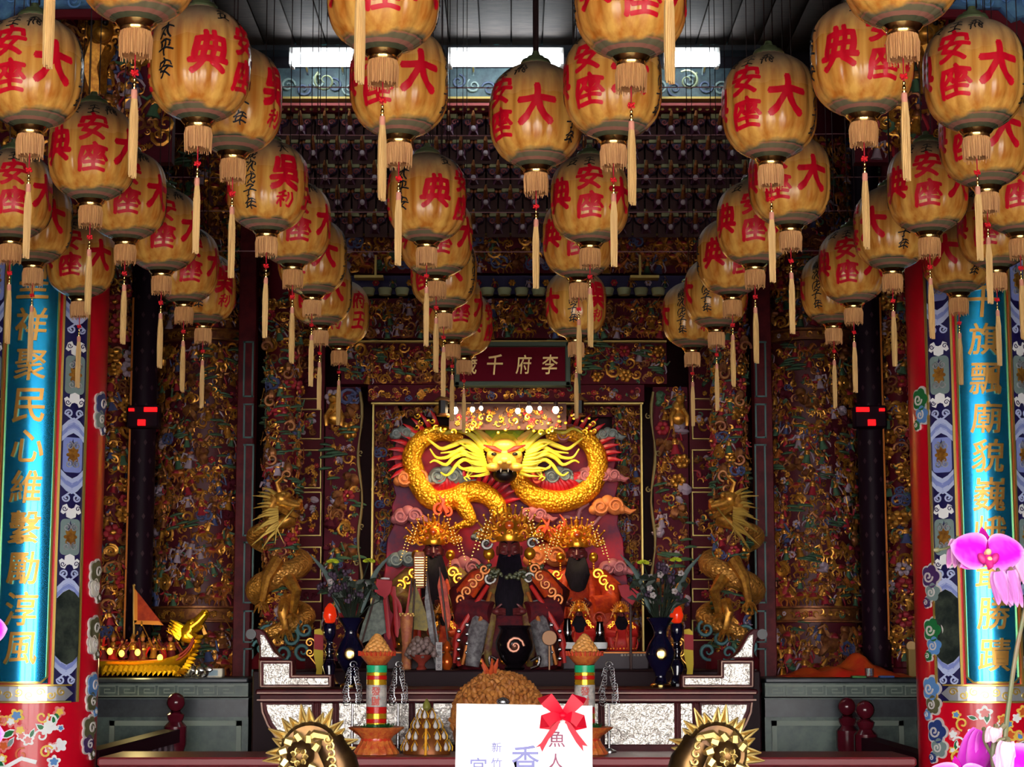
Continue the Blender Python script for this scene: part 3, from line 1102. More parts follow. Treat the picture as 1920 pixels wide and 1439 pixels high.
    for k in range(34):                                   # leaves, petals, buds
        a = rnd.uniform(-.22, .22); b = z0 - .03 - rnd.random() * .26
        s = rnd.uniform(.018, .036); t = rnd.uniform(0, 6.28)
        kind = k % 4
        if kind == 0:
            o = [(a + s * (p * math.cos(t) - q * math.sin(t)), b + s * (p * math.sin(t) + q * math.cos(t))) for p, q in ((-1.3, 0), (-.4, .55), (.5, .5), (1.4, 0), (.4, -.5), (-.5, -.5))]
            plate(m, o, P, .004, 8); plate(m, [((x - a) * .72 + a, (y - b) * .72 + b) for x, y in o], P, .007, rnd.choice((2, 5)))
        else:
            o = scallop(a, b, s, s * .9, 5, .3, t, 30)
            plate(m, o, P, .005, rnd.choice((8, 9, 10))); plate(m, scallop(a, b, s * .6, s * .55, 5, .3, t, 24), P, .008, rnd.choice((9, 10, 6, 8, 11)))
    for k in range(7):
        a = rnd.uniform(-.2, .2); b = z0 - .05 - rnd.random() * .22
        ribbon(m, spir(a, b, .035, 1.1, rnd.random() * 6, rnd.choice((-1, 1)), 14), .009, P, .010, rnd.choice((8, 10, 11)))
    zv = z0 - .33
    plate(m, [(-.06, zv), (-.085, zv - .05), (-.06, zv - .1), (-.13, zv - .2), (-.15, zv - .32), (-.08, zv - .42), (.08, zv - .42), (.15, zv - .32), (.13, zv - .2), (.06, zv - .1), (.085, zv - .05), (.06, zv)], P, .008, 8)
    ribbon(m, [(-.06, zv - .1), (-.09, zv - .04), (-.05, zv + .03), (.02, zv + .07), (.09, zv + .05)], .02, P, .012, 8)
    part('painted_flower_vase', m, CLOUDS + [BLKG, WHITEP, PINKP, YELP, ORANGEP], root)
    return root

column(49, 1, '呈祥聚民心維繫勵淳風', [532, 610, 686, 762, 838, 914, 990, 1066, 1142, 1216],
       [(183, 768, 1), (182, 1085, 0), (180, 1192, 0), (176, 1380, 4), (186, 1300, 5)],
       'red lacquered column with the gilt couplet ending in the wind character, beside the golden boat',
       'blue lacquered board with gilt writing and gilt edge')
column(1853, -1, '千旗飄廟貌巍峨最勝蹟', [566, 638, 712, 784, 856, 928, 1000, 1074, 1150, 1228],
       [(1733, 762, 2), (1740, 1095, 3), (1740, 1195, 2), (1742, 1385, 1), (1736, 1305, 5)],
       'red lacquered column behind the pink orchid spray, its blue board nearer the right photo edge',
       'blue lacquered board with gilt writing and gilt edge')

# ------------------------------------------------------------------ painted corner brackets where the columns meet the cross beam
def corner(side):
    cxp = 20 if side < 0 else 1890
    D = 8.9
    root = thing('corner_bracket', 'blue scalloped corner bracket with red field, top %s corner above the %s column' % (('left',) * 2 if side < 0 else ('right',) * 2), 'bracket', (X(cxp, D), D, Z(20, D)), 'painted corner brackets')
    q = lambda px, py: (X(cxp + (px if side < 0 else -px), D), Z(py, D))
    m = MB()
    m.prism([q(-130, -60), q(150, -60), q(150, 8), q(40, 10), q(-20, 12), q(-44, 36), q(-62, 30), q(-80, 48), q(-130, 60)], D, D + .06, 0, .008)
    part('scalloped_edge', m, [BLUEL2], root)
    m = MB()
    m.prism([q(-130, -60), q(160, -60), q(160, 26), q(60, 24), q(-10, 34), q(-60, 70), q(-130, 110)], D + .065, D + .10, 0, .004)
    part('red_field', m, [DKRED], root)
    m = MB()
    for i in range(6):
        p = q(-110 + 40 * i, -2 + (i % 2) * 6)
        m.spiral((p[0], D - .012, p[1]), .035, 1.4, .16, 0, (-1) ** i)
    part('blue_scrolls', m, [SKYB], root)
    m = MB(); p0, p1 = q(-130, -60), q(160, -58)
    m.box(p0[0], p1[0], D, D + .12, p0[1] - .02, ZC + .02)
    part('beam_block', m, [SIDEM], root)

BLUEL2 = mat('blue_bracket_paint', (60, 96, 150), 0.4, rgb2=(90, 140, 176), nscale=9)
corner(-1)
corner(1)
# ------------------------------------------------------------------ carved rear of the hall
FIL = mat('gilt_fillet', (172, 150, 84), 0.4, 0.4)
FILT = mat('teal_fillet', (70, 104, 104), 0.5)
STONE = mat('grey_green_stone', (92, 108, 100), 0.4, rgb2=(66, 80, 76), nscale=7)
STONED = mat('dark_grey_stone', (58, 64, 70), 0.35, rgb2=(44, 50, 56), nscale=9)
STONEL = mat('pale_stone_line', (128, 140, 128), 0.5)

def box_px(m, a, b, c, d, D, D2, mi=0, bev=0.0):
    """block with front face corners (a,b)-(c,d) at depth D, back at D2"""
    ym = (b + d) / 2
    m.box(X(a, D, ym), X(c, D, ym), D, D2, Z(d, D), Z(b, D), mi, bev)

# --- big round carved pillars
def round_pillar(cxp, lab, seed):
    D, R = 13.05, 0.292
    c = at(cxp, 900, D - R)
    root = thing('carved_pillar', lab, 'pillar', (c.x, D, 0), 'round pillars carved with battle scenes')
    m = MB()
    m.lathe([(R + .05, 0), (R + .05, .8), (R, .85), (R, ZC)], (c.x, D, 0), 48)
    part('shaft', m, [mat('dark_crimson_ground', (74, 18, 30), .5)], root)
    Dn = D - R
    for (ya, yb, nm, sd, big) in ((640, 1136, 'battle_carving', seed, .125), (1170, 1266, 'lower_carving', seed + 1, .15), (250, 612, 'upper_carving', seed + 2, .14)):
        m = MB()
        z0 = Z(yb, Dn)
        carve(m, math.pi * R * .98, Z(ya, Dn) - z0, cyl_place(c.x, D, R, z0), sd, big=big, fsize=.05, scene='wwwwhhpcr')
        part(nm, m, REL, root, angle=50)
    for (ya, yb) in ((1137, 1168), (616, 638)):
        m = MB()
        za, zb = Z(ya, Dn), Z(yb, Dn)
        m.lathe([(R, zb), (R + .035, zb + .004), (R + .035, zb + .012), (R + .012, zb + .018), (R + .012, za - .018), (R + .04, za - .012), (R + .04, za), (R, za)], (c.x, D, 0), 48)
        rg = part('moulding_ring', m, [DKGOLD], root)
        m = MB()
        carve(m, math.pi * R * .96, za - zb - .04, cyl_place(c.x, D, R + .012, zb + .02), seed + 5, scene='', fill='slf', fsize=.05)
        part('ring_scrollwork', m, REL, rg, angle=50)

round_pillar(368, 'round pillar carved with gilt battle scenes rising behind the golden boat', 11)
round_pillar(1532, 'round pillar carved with gilt battle scenes rising behind the heaped red cloth', 31)

# --- red lacquer posts with thin teal panels
def red_post(a, b, lab):
    D = 12.62
    root = thing('lacquered_post', lab, 'post', (X((a + b) / 2, D), D, 0), 'red lacquered posts with teal panel lines')
    m = MB()
    box_px(m, a, 180, b, 1300, D, D + .14, 0, .006)
    part('post', m, [LACQ], root)
    m = MB()
    q = (a + 11, b - 2) if a < 960 else (a + 2, b - 11)
    for ya, yb in ((640, 745), (757, 822), (833, 1006), (1016, 1132), (1145, 1206), (1216, 1275)):
        for r in ((q[0], ya, q[0] + 3, yb), (q[1] - 3, ya, q[1], yb), (q[0], ya, q[1], ya + 3), (q[0], yb - 3, q[1], yb)):
            box_px(m, r[0], r[1], r[2], r[3], D - .012, D + .01)
    part('panel_lines', m, [FILT], root)

red_post(445, 477, 'red lacquered post with teal panel lines left of the left dragon column')
red_post(1414, 1448, 'red lacquered post with teal panel lines right of the right dragon column')

# --- lattice boards and narrow carved boards that flank the shrine
def flank(side):
    S = lambda p: p if side < 0 else 1900 - p
    D = 12.95
    w = 'left' if side < 0 else 'right'
    other = 'near the left dragon column' if side < 0 else 'near the right dragon column'
    root = thing('panelled_screen', 'tall screen of small framed carved panels ' + other, 'screen', (X(S(575), D), D, 0), 'framed panel screens beside the shrine')
    m = MB()
    a, b = sorted((S(546), S(606)))
    box_px(m, a, 560, b, 1290, D + .02, D + .12)
    part('board', m, [DKRED], root)
    for i, (ya, yb) in enumerate(((596, 748), (770, 823), (846, 915), (925, 1004), (1028, 1086), (1106, 1128), (1165, 1200))):
        a, b = sorted((S(549), S(601)))
        panel(root, 'framed_panel', a, ya, b, yb, D, 300 + i + side, scene='', fill='slfr', fsize=.055, frame=(.007, FIL))
    root = thing('carved_board', 'dark narrow carved board between the panelled screen and the %s side of the shrine' % w, 'board', (X(S(650), D), D, 0), 'narrow carved boards beside the shrine')
    a, b = sorted((S(608), S(673)))
    panel(root, 'carving', a, 726, b, 1240, D - .05, 60 + side, fsize=.05, big=.14, scene='wpcrf', fill='slclr')
    # slim winding stem beside the opening
    m = MB()
    pts = [at(S(675 + 4 * math.sin(i * .9)), 735 + 23 * i, D - .12) for i in range(20)]
    m.tube(pts, [.009 + .003 * math.sin(i * 1.3) for i in range(20)], 0, 6)
    for i in range(2, 19, 3):
        m.spiral((pts[i].x + (.02 if i % 2 else -.02), pts[i].y - .01, pts[i].z), .020, 1.1, .25, 0, (-1) ** i, i)
    part('winding_stem', m, [mat('dull_olive_gilt', (112, 96, 56), .5, .3)], root)
    # gilt animal perched at mid height
    m = MB()
    p = at(S(628), 765, D - .10)
    m.sph(p, (.045, .05, .055)); m.sph(p + Vector((.012 * side, -.03, .055)), (.032, .035, .03)); m.sph(p + Vector((0, -.01, -.07)), (.05, .04, .05))
    for k in (-1, 1):
        m.tube([p + Vector((k * .03, -.03, -.02)), p + Vector((k * .055, -.06, -.07)), p + Vector((k * .05, -.06, -.13))], [.02, .016, .012])
        m.sph(p + Vector((k * .022 + .012 * side, -.02, .085)), .012)
    part('perched_lion', m, [GOLD], root)

flank(-1)
flank(1)

# --- shrine opening: gilt fillet frame with carved reveal
D0 = 12.9
fr_o = thing('shrine_frame', 'thin gilt frame of the central shrine opening with carved reveals', 'frame', (X(950, D0), D0, 0))
m = MB()
for r in ((696, 757, 699, 1240), (1203, 757, 1206, 1240), (696, 755, 1206, 758)):
    box_px(m, r[0], r[1], r[2], r[3], D0 - .02, D0 + .05)
part('gilt_fillet', m, [FIL], fr_o)
for nm, a, b, c, d, s in (('left_reveal', 701, 760, 752, 1240, 71), ('right_reveal', 1150, 760, 1201, 1240, 72), ('top_reveal', 745, 761, 1160, 782, 73)):
    panel(fr_o, 'carved_reveal', a, b, c, d, D0 + .43, s, scene='wc', fill='sslc', fsize=.045, big=.10)

# --- lintels over the opening
def lintel(nm, lab, px0, py0, px1, py1, D, seed, fil=None, **kw):
    root = thing(nm, lab, 'lintel', (X((px0 + px1) / 2, D), D, Z(py1, D)), 'carved lintels over the shrine')
    panel(root, 'carving', px0, py0, px1, py1, D, seed, **kw)
    m = MB()
    box_px(m, px0, py0, px1, py1, D + .04, D + .22)
    part('beam', m, [DKRED], root)
    if fil:
        m = MB()
        for y in fil:
            box_px(m, px0, y - 1.6, px1, y + 1.6, D - .05, D + .02)
        part('gilt_fillet', m, [FIL], root)
    return root

lintel('carved_lintel', 'lowest carved lintel, directly above the lit shrine bulbs', 690, 722, 1208, 753, D0 - .02, 81, scene='', fill='sslcf', fsize=.042)
lintel('carved_lintel', 'dark carved lintel that the red plaque hangs on, gilt line along its top', 640, 644, 1250, 720, D0 - .08, 82, (640,), scene='wcpf', big=.115, fsize=.046)
lintel('carved_lintel', 'reddish carved lintel just above the gilt line over the plaque', 600, 560, 1300, 634, D0 - .16, 83, scene='wwhc', big=.115, fsize=.046, fill='ssrcl')
lintel('carved_lintel', 'bluish carved lintel with little fenced scenes, under the roof brackets', 560, 440, 1340, 512, D0 - .22, 84, (438,), scene='wwhcr', big=.12, fsize=.05, fill='rcclsf')

# pale cap blocks between two lintels
cb = thing('cap_block_row', 'row of pale half round cap blocks with small figures between the upper lintels', 'bracket row', (X(950, 12.6), 12.6, Z(556, 12.6)))
m = MB(); box_px(m, 560, 517, 1340, 552, 12.74, 12.9)
part('beam', m, [NAVY], cb)
for i in range(18):
    pxc = 690 + 32.0 * i
    if abs(pxc - 950) > 290:
        continue
    m = MB(); p = at(pxc, 546, 12.62)
    m.lathe([(.0, -.03), (.038, -.028), (.048, .01), (.044, .02), (0, .022)], p, 14, 0)
    part('cap_block', m, [PALEG], cb)
    V, FF, MM = motif('w' if i % 2 else 'f', i % 9)
    m = MB(); put_motif(m, 'w' if i % 2 else 'f', i % 9, 0, 0, .062, 0, flat_place(p.x + .05, p.z + .062, 12.66))
    part('small_figure', m, REL, cb, angle=50)
for s in (-1, 1):
    m = MB()
    a, b = (664, 718) if s < 0 else (1182, 1236)
    box_px(m, a, 516, b, 521, 12.5, 12.60)
    e = a + 38 if s < 0 else b - 38
    box_px(m, e, 478, e + 4, 516, 12.52, 12.56)
    part('gilt_ledge', m, [FIL], cb)

# --- tiers of roof brackets
br = thing('roof_bracket_frieze', 'five tiers of dark blue carved roof brackets behind the lone middle lantern', 'brackets', (X(950, 12.4), 12.4, Z(430, 12.4)))
def bracket_mesh():
    m = MB()
    w = .15
    m.prism([(-w * .40, .055), (-w * .34, .108), (w * .34, .108), (w * .40, .055)], -.012, .05, 0, .003)          # pale cheek
    m.prism([(-w * .5, .045), (-w * .42, .015), (-w * .12, -.005), (w * .12, -.005), (w * .42, .015), (w * .5, .045)], -.03, .03, 1, .004)
    m.prism([(-.022, -.05), (-.03, -.02), (-.026, 0), (.026, 0), (.03, -.02), (.022, -.05)], -.06, .05, 2, .004)
    m.tube([(0, -.02, .0), (0, -.08, .012), (0, -.12, .045), (0, -.125, .075)], [.018, .018, .014, .006], 3, 6)
    m.sph((0, -.075, -.03), (.018, .016, .020), 4, 7, 5)
    for s in (-1, 1):
        m.sph((s * w * .46, -.02, .055), (.013, .012, .016), 3, 6, 5)
        m.spiral((s * w * .25, -.04, .02), .022, 1.2, .3, 5, s, 0, 5, n=10)
        m.tube([(s * .018, -.06, -.05), (s * .03, -.07, -.075)], [.010, .004], 2, 5)
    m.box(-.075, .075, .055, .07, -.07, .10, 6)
    return m.mesh('bracket', [PALEG, mat('bracket_plum_blue', (50, 36, 66), .5), mat('dark_plum_paint', (66, 26, 50), .5), DKGOLD, mat('dull_lilac', (150, 138, 146), .5), mat('dull_red_brown', (110, 46, 48), .5), mat('bracket_back_board', (70, 44, 46), .6)])  # last slot: brown backing board of each bracket
bmesh_ = bracket_mesh()
for r in range(5):
    D = 12.46 - .07 * (4 - r)
    y = 238 + 46 * r
    for c in range(20):
        pxc = 520 + 46 * c + (23 if r % 2 else 0)
        if pxc > 1395:
            continue
        o = bpy.data.objects.new('bracket', bmesh_)
        COL.objects.link(o)
        o.parent = br
        p = at(pxc, y, D)
        o.location = p - Vector(br.location)
m = MB()
box_px(m, 505, 212, 1400, 436, 12.6, 12.75)
part('backing_board', m, [mat('deep_blue_board', (56, 38, 48), .6)], br)

# --- painted beam behind the fluorescent tubes
pb = thing('painted_beam', 'painted teal beam behind the fluorescent tubes, dotted gilt moulding along its foot', 'beam', (X(950, 12.1), 12.1, Z(208, 12.1)))
m = MB(); box_px(m, 505, 128, 1400, 190, 12.16, 12.5)
part('beam', m, [mat('teal_beam_paint', (70, 92, 96), .5, rgb2=(44, 60, 70), nscale=10)], pb)
m = MB()
for i in range(30):
    p = at(540 + 29 * i, 160 + 8 * math.sin(i * 2.1), 12.15)
    m.spiral((p.x, p.y, p.z), .05, 1.4, .16, i % 2, (-1) ** i, i * .7)
part('painted_scrolls', m, [GREYG, mat('faded_blue', (70, 84, 110), .5)], pb)
m = MB(); box_px(m, 505, 181, 1400, 185, 12.08, 12.2)
part('gilt_fillet', m, [FIL], pb)
m = MB(); box_px(m, 505, 193, 1400, 198, 12.06, 12.2)
part('red_fillet', m, [mat('dull_red_fillet', (150, 70, 70), .5)], pb)
m = MB(); box_px(m, 505, 199, 1400, 210, 12.12, 12.5)
part('moulding', m, [DKRED], pb)
m = MB()
for i in range(62):
    m.sph(at(528 + 14 * i, 205, 12.11), (.014, .01, .010), 0, 6, 4)
part('gilt_beads', m, [FIL], pb)
ub = thing('upper_beam', 'dark painted beam between the fluorescent tubes and the ceiling', 'beam', (X(950, 12.0), 12.0, Z(92, 12.0)))
m = MB(); box_px(m, 460, 52, 1440, 94, 12.06, 12.5)
part('beam', m, [mat('dark_slate_paint', (46, 50, 58), .6, rgb2=(30, 38, 48), nscale=12)], ub)
m = MB()
for i in range(34):
    p = at(500 + 27 * i, 72, 12.05)
    m.spiral((p.x, p.y, p.z), .045, 1.3, .2, i % 2, (-1) ** i, i)
part('painted_scrolls', m, [TEAL, mat('dim_teal', (40, 62, 66), .5)], ub)
m = MB(); box_px(m, 300, 94, 1600, 128, 12.2, 12.5)
struct('trim_3', m, [mat('dark_beam_recess', (38, 36, 44), .7)])

# --- fluorescent battens
TUBE = mat('fluorescent_glow', (255, 255, 255), .5, emit=(240, 250, 255), estr=16)
def batten(a, b, lab):
    D = 11.85
    root = thing('fluorescent_light', lab, 'ceiling light', (X((a + b) / 2, D), D, Z(112, D)), 'fluorescent tubes on the rear beam')
    m = MB()
    p0, p1 = at(a, 112, D), at(b, 112, D)
    m.tube([p0, p0 + (p1 - p0) * .02, p0 + (p1 - p0) * .98, p1], [.030, .044, .044, .030], 0, 16)
    part('glowing_tube', m, [TUBE], root)
    m = MB(); box_px(m, a - 5, 88, b + 5, 98, D + .02, D + .1, 0, .005)
    box_px(m, a - 5, 96, a + 2, 120, D - .02, D + .1); box_px(m, b - 2, 96, b + 5, 120, D - .02, D + .1)
    part('batten', m, [WHITEP], root)
    for q in (.2, .8):
        m = MB(); pp = p0 + (p1 - p0) * q
        m.rod(pp + Vector((0, .06, .05)), Vector((pp.x, D + .25, pp.z - .02)), .012)
        part('support_arm', m, [STEEL], root)
batten(547, 660, 'bright fluorescent tube at the upper left, left of the two bright lanterns')
batten(845, 1052, 'longest bright fluorescent tube, right behind the rod of the lone middle lantern')
batten(1250, 1345, 'bright fluorescent tube just left of the tall dull lantern')
for px, sg in ((610, 1), (1290, -1)):
    m = MB(); p = at(px, 152, 11.9)
    m.spiral((p.x, 11.9, p.z), .075, 1.35, .10, 0, sg, 2.2, 6, n=24)
    m.tube([(p.x - sg * .05, 11.95, p.z + .06), (p.x - sg * .07, 12.05, p.z + .10), (p.x - sg * .07, 12.18, p.z + .06)], .008)
    solo('scroll_hook', m, [mat('green_iron', (120, 130, 100), .5)], 'curled green iron hook below the %s' % ('upper left fluorescent tube' if sg > 0 else 'right fluorescent tube'), 'hook', 'curled iron hooks')

# --- carved walling high up at both sides, and dark pillars
def side_work(side):
    S = lambda p: p if side < 0 else 1900 - p
    w = 'left' if side < 0 else 'right'
    D = 13.3
    root = thing('carved_wall_board', 'dark carved walling high behind the %s lantern rows' % w, 'board', (X(S(300), D), D, Z(640, D)), 'dark carved walling')
    a, b = sorted((S(60), S(520)))
    panel(root, 'carving', a, 150, b, 640, D, 90 + side, scene='wcrp', fill='rclsr', fsize=.075, big=.17, dens=.9)
    root = thing('carved_wall_board', 'dim carved walling between the %s column and the round pillar' % w, 'board', (X(S(240), D), D, Z(1270, D)), 'dark carved walling')
    a, b = sorted((S(150), S(300)))
    panel(root, 'carving', a, 640, b, 1275, D, 96 + side, scene='wc', fill='rsl', fsize=.065, dens=.9)
    # black pillar with faint diamonds
    D = 12.48
    c = at(S(264), 900, D)
    R = 26 * D / F
    root = thing('black_pillar', 'slim black pillar with faint diamond pattern, inside the %s column' % w, 'pillar', (c.x, D, 0), 'slim black pillars')
    m = MB(); m.lathe([(R + .03, Z(1272, 11.8)), (R + .03, Z(1272, 11.8) + .05), (R, Z(1272, 11.8) + .06), (R, ZC)], (c.x, D, 0), 32)
    part('shaft', m, [mat('black_pillar_lacquer', (30, 14, 28), .5, spec=.1)], root)
    m = MB()
    pl = cyl_place(c.x, D, R, 0)
    for i in range(22):
        z = Z(1250, D) + i * .12
        for u in (-.10, -.03, .04, .11):
            uu = u + (.035 if i % 2 else 0)
            m.add([pl(uu - .012, z, .002), pl(uu, z - .02, .002), pl(uu + .012, z, .002), pl(uu, z + .02, .002)], [(0, 1, 2, 3)])
    part('diamond_pattern', m, [mat('dim_plum', (60, 34, 46), .5)], root)
    # carved slim pillar beside the red column
    D = 12.45
    ZA0 = Z(1272, 11.8)
    c = at(S(212), 900, D)
    R = 22 * D / F
    root = thing('slim_carved_pillar', 'slim gilt carved pillar hugging the inner edge of the %s red column' % w, 'pillar', (c.x, D, 0), 'slim carved pillars')
    m = MB(); m.lathe([(R + .03, ZA0 + .002), (R + .03, ZA0 + .05), (R, ZA0 + .06), (R, ZC)], (c.x, D, 0), 24)
    part('shaft', m, [DKRED], root)
    m = MB()
    z0 = Z(1240, D)
    carve(m, math.pi * R * 1.1, Z(380, D) - z0, cyl_place(c.x, D, R, z0), 120 + side, scene='wcf', fill='sslc', big=.13, fsize=.055)
    part('carving', m, REL, root, angle=50)
    m = MB(); x = X(S(242), D - .02)
    m.box(x - .006, x + .006, D - .04, D, Z(1200, D), Z(560, D))
    part('gilt_edge', m, [mat('amber_edge', (190, 112, 40), .4, .3)], root)
    # red glowing lamp slots
    D = 12.285
    LED = mat('red_glow', (255, 20, 20), .5, emit=(255, 12, 16), estr=2.6)
    root = thing('red_altar_lamp', 'small red glowing lamp on the slim black pillar, inside the %s column' % w, 'lamp', (X(S(256), D), D, Z(800, D)), 'red glowing lamps')
    m = MB(); box_px(m, S(267) - 30, 760, S(267) + 30, 802, D, D + .10, 0, .01)
    part('housing', m, [mat('black_pillar_lacquer', (30, 14, 28), .5)], root)
    for a, b, c2, d in ((S(246) - 5, 766, S(246) + 5, 771), (S(282) - 12, 764, S(282) + 12, 772), (S(265) - 7, 787, S(265) + 7, 798)):
        m = MB(); box_px(m, a, b, c2, d, D - .015, D + .01)
        part('red_slot', m, [LED], root)

side_work(-1)
side_work(1)

# --- gilt beast brackets near the top of the columns
def beast(side):
    S = lambda p: p if side < 0 else 1925 - p
    D = 9.38
    c = at(S(190), 62, D)
    root = thing('gilt_lion_bracket', 'gilt carved lion bracket high beside the %s column head' % ('left' if side < 0 else 'right'), 'bracket', c, 'gilt lion brackets')
    s = 1 if side < 0 else -1
    m = MB()
    m.sph(c, (.075, .09, .085), 0, 12, 9); m.sph(c + Vector((s * .02, -.07, -.03)), (.05, .05, .04), 0, 10, 8)
    for k in (-1, 1):
        m.sph(c + Vector((k * .035, -.075, .03)), .018, 1); m.sph(c + Vector((k * .06, -.03, .08)), (.02, .02, .03))
    m.tube([c + Vector((0, .02, -.05)), c + Vector((-s * .05, .05, -.16)), c + Vector((-s * .03, .08, -.30))], [.08, .075, .05])
    for k in range(12):
        a = k * .52
        m.spiral((c.x + .085 * math.cos(a), c.y - .02, c.z + .09 * math.sin(a)), .03, 1.2, .3, 0, 1, a, 5, n=10)
    part('lion', m, [GOLD, INK], root)
    m = MB()
    carve(m, .36, .62, flat_place(c.x + s * .15, c.z - .62, D + .12), 140 + side, scene='cw', fill='slc', big=.16, fsize=.075)
    x0 = c.x + s * .15
    m.box(x0 - .20, x0 + .20, D + .12, D + .20, c.z - .64, ZC, 6)
    part('carved_backing', m, REL, root, angle=50)
beast(-1)
beast(1)

# --- stone side altars
def altar_side(side):
    S = lambda p: p if side < 0 else 1900 - p
    w = 'left' if side < 0 else 'right'
    D = 11.8
    xs = sorted((X(S(-60), D), X(S(474), D)))
    root = thing('stone_side_altar', 'grey green stone altar with key pattern band %s' % ('under the golden boat' if side < 0 else 'under the heaped red cloth'), 'altar', ((xs[0] + xs[1]) / 2, D, 0), 'stone side altars')
    zt = Z(1272, D)
    m = MB(); m.box(xs[0], xs[1], D - .05, 12.58, zt - .03, zt, 0, .008)
    part('top_slab', m, [STONED], root)
    m = MB()
    m.box(xs[0], xs[1], D, 12.56, 0, zt - .12)
    z1, z2 = Z(1284, D), Z(1307, D)
    m.box(xs[0], xs[1], D - .03, D + .1, z2, zt - .03)
    part('body', m, [STONE], root)
    m = MB()
    m.box(xs[0], xs[1], D - .02, D + .1, Z(1345, D), Z(1312, D))
    part('dark_cornice', m, [STONED], root)
    m = MB()
    zc, h = (z1 + z2) / 2, (z1 - z2) * .36
    n = int((xs[1] - xs[0]) / .12)
    for i in range(n):
        x = xs[0] + .12 * (i + .5)
        q = [(-.05, -h), (-.05, h), (.05, h), (.05, -h * .5), (-.015, -h * .5), (-.015, h * .3), (.02, h * .3)]
        ribbon(m, [(x + u, zc + v) for u, v in q], .008, lambda u, v, t: (u, D - .03 - t, v), .004)
    for z in (z1 - .004, z2 + .004):
        m.box(xs[0], xs[1], D - .034, D - .03, z - .003, z + .003)
    part('key_pattern', m, [STONEL], root)
    m = MB()
    for k in range(2):
        a, b = xs[0] + .04 + k * (xs[1] - xs[0]) / 2, xs[0] + (k + 1) * (xs[1] - xs[0]) / 2 - .04
        za, zb = Z(1352, D), Z(1352, D) - .8
        for r in ((a, b, za - .03, za), (a, a + .03, zb, za), (b - .03, b, zb, za), (a, b, zb, zb + .03)):
            m.box(r[0], r[1], D - .015, D, r[2], r[3])
    part('panel_moulding', m, [STONEL], root)
altar_side(-1)
altar_side(1)

# dark stepped dais behind the altar table
m = MB()
zt = Z(1258, 11.5)
m.box(X(480, 11.5), X(1420, 11.5), 11.5, 12.85, 0, zt, 0, .01)
dais = solo('dais', m, [mat('dark_dais_lacquer', (40, 20, 26), .5, spec=.1)], 'dark lacquered dais behind the altar table carrying the deities', 'platform')

# thin wires strung across the hall
for i, (y, D, s) in enumerate(((160, 10.62, .05), (250, 10.95, .05), (332, 11.36, .04), (395, 11.66, .04), (470, 11.8, .03))):
    m = MB()
    z = Z(y, D)
    m.tube([(-4.5 + 9 * k / 24, D, z + s - 1.3 * s * (1 - ((k - 12) / 12) ** 2)) for k in range(25)], .0035, 0, 5)
    solo('support_wire', m, [mat('pale_wire', (150, 110, 120), .5)], ('topmost', 'second from the top', 'third from the top', 'fourth from the top', 'lowest')[i] + ' of the thin wires strung across before the roof brackets', 'wire', 'thin wires across the hall')
# ------------------------------------------------------------------ red plaque over the shrine
D = 12.55
root = thing('name_plaque', 'dark red plaque with gilt brush characters hanging over the shrine', 'plaque', at(962, 720, D))
m = MB(); box_px(m, 862, 650, 1060, 715, D, D + .05)
part('board', m, [mat('plaque_maroon', (98, 8, 28), .6, spec=.05)], root)
m = MB()
for r in ((852, 641, 1070, 650), (852, 715, 1070, 724), (852, 641, 862, 724), (1060, 641, 1070, 724)):
    box_px(m, r[0], r[1], r[2], r[3], D - .03, D + .06, 0, .006)
part('frame', m, [mat('dull_green_frame', (62, 76, 62), .5)], root)
for ch, px in (('歲', 880), ('千', 928), ('府', 982), ('李', 1031)):
    p = at(px, 684, D)
    m = MB()
    glyph(m, ch, .105, .135, lambda u, v, t: (p.x + u, D - t, p.z + v), .008, .006, 0, shear=.12)
    part('gilt_character', m, [mat('pale_gilt_letters', (222, 190, 128), .35, .6)], root)
for s, px in ((0, 831), (1, 1086)):                      # little hanging lamps that hold the plaque's ends
    m = MB(); p = at(px, 752, 12.5)
    r0 = thing('hanging_shrine_lamp', 'small dark pagoda lamp hanging at the %s end of the red plaque' % ('left' if s == 0 else 'right'), 'lamp', p, 'small pagoda lamps')
    m.tube([p + Vector((0, 0, .04)), p + Vector((0, 0, .34)), Vector((p.x, 12.84, p.z + .34))], .012)
    part('hanging_rod', m, [mat('dull_green_frame', (62, 76, 62), .5)], r0)
    m = MB()
    m.lathe([(.0, -.09), (.03, -.09), (.03, .0), (.0, .0)], p, 6)
    part('body', m, [INK], r0)
    m = MB()
    m.lathe([(.06, .0), (.045, .015), (.02, .03), (.012, .05), (0, .055)], p, 6)
    part('roof', m, [DKGOLD], r0)
    m = MB(); m.lathe([(.045, -.10), (.04, -.085), (0, -.085)], p, 6)
    part('foot', m, [DKGOLD], r0)

# ------------------------------------------------------------------ shrine bulbs and valance
D = 12.62
root = thing('gilt_valance', 'dark carved valance with gilt flecks and glowing bulbs over the dragon head', 'valance', at(950, 806, D))
VAL = mat('valance_brown', (60, 26, 22), .5, spec=.2)
panel(root, 'carving', 842, 762, 1062, 806, D + .06, 401, mats=[DKGOLD, GOLD, CRED, DKGOLD, VAL, VAL, VAL, VAL, CORG], scene='', fill='sslf', fsize=.034)
m = MB(); box_px(m, 842, 757, 1062, 806, D + .09, D + .14)
part('board', m, [mat('valance_brown', (60, 26, 22), .5, spec=.2)], root)
m = MB()
rnd = random.Random(5)
for k in range(46):
    p = at(rnd.uniform(780, 1120), rnd.uniform(778, 812), D - .01 + rnd.uniform(0, .05))
    if k % 2:
        m.sph(p, (.012, .008, .010), 0, 6, 4)
    else:
        m.spiral((p.x, p.y, p.z), .022, 1.0, .3, 0, 1, k, 5, n=9)
part('gilt_sprays', m, [GOLDB], root)
BULB = mat('warm_bulb_glow', (255, 230, 190), .4, emit=(255, 226, 180), estr=30)
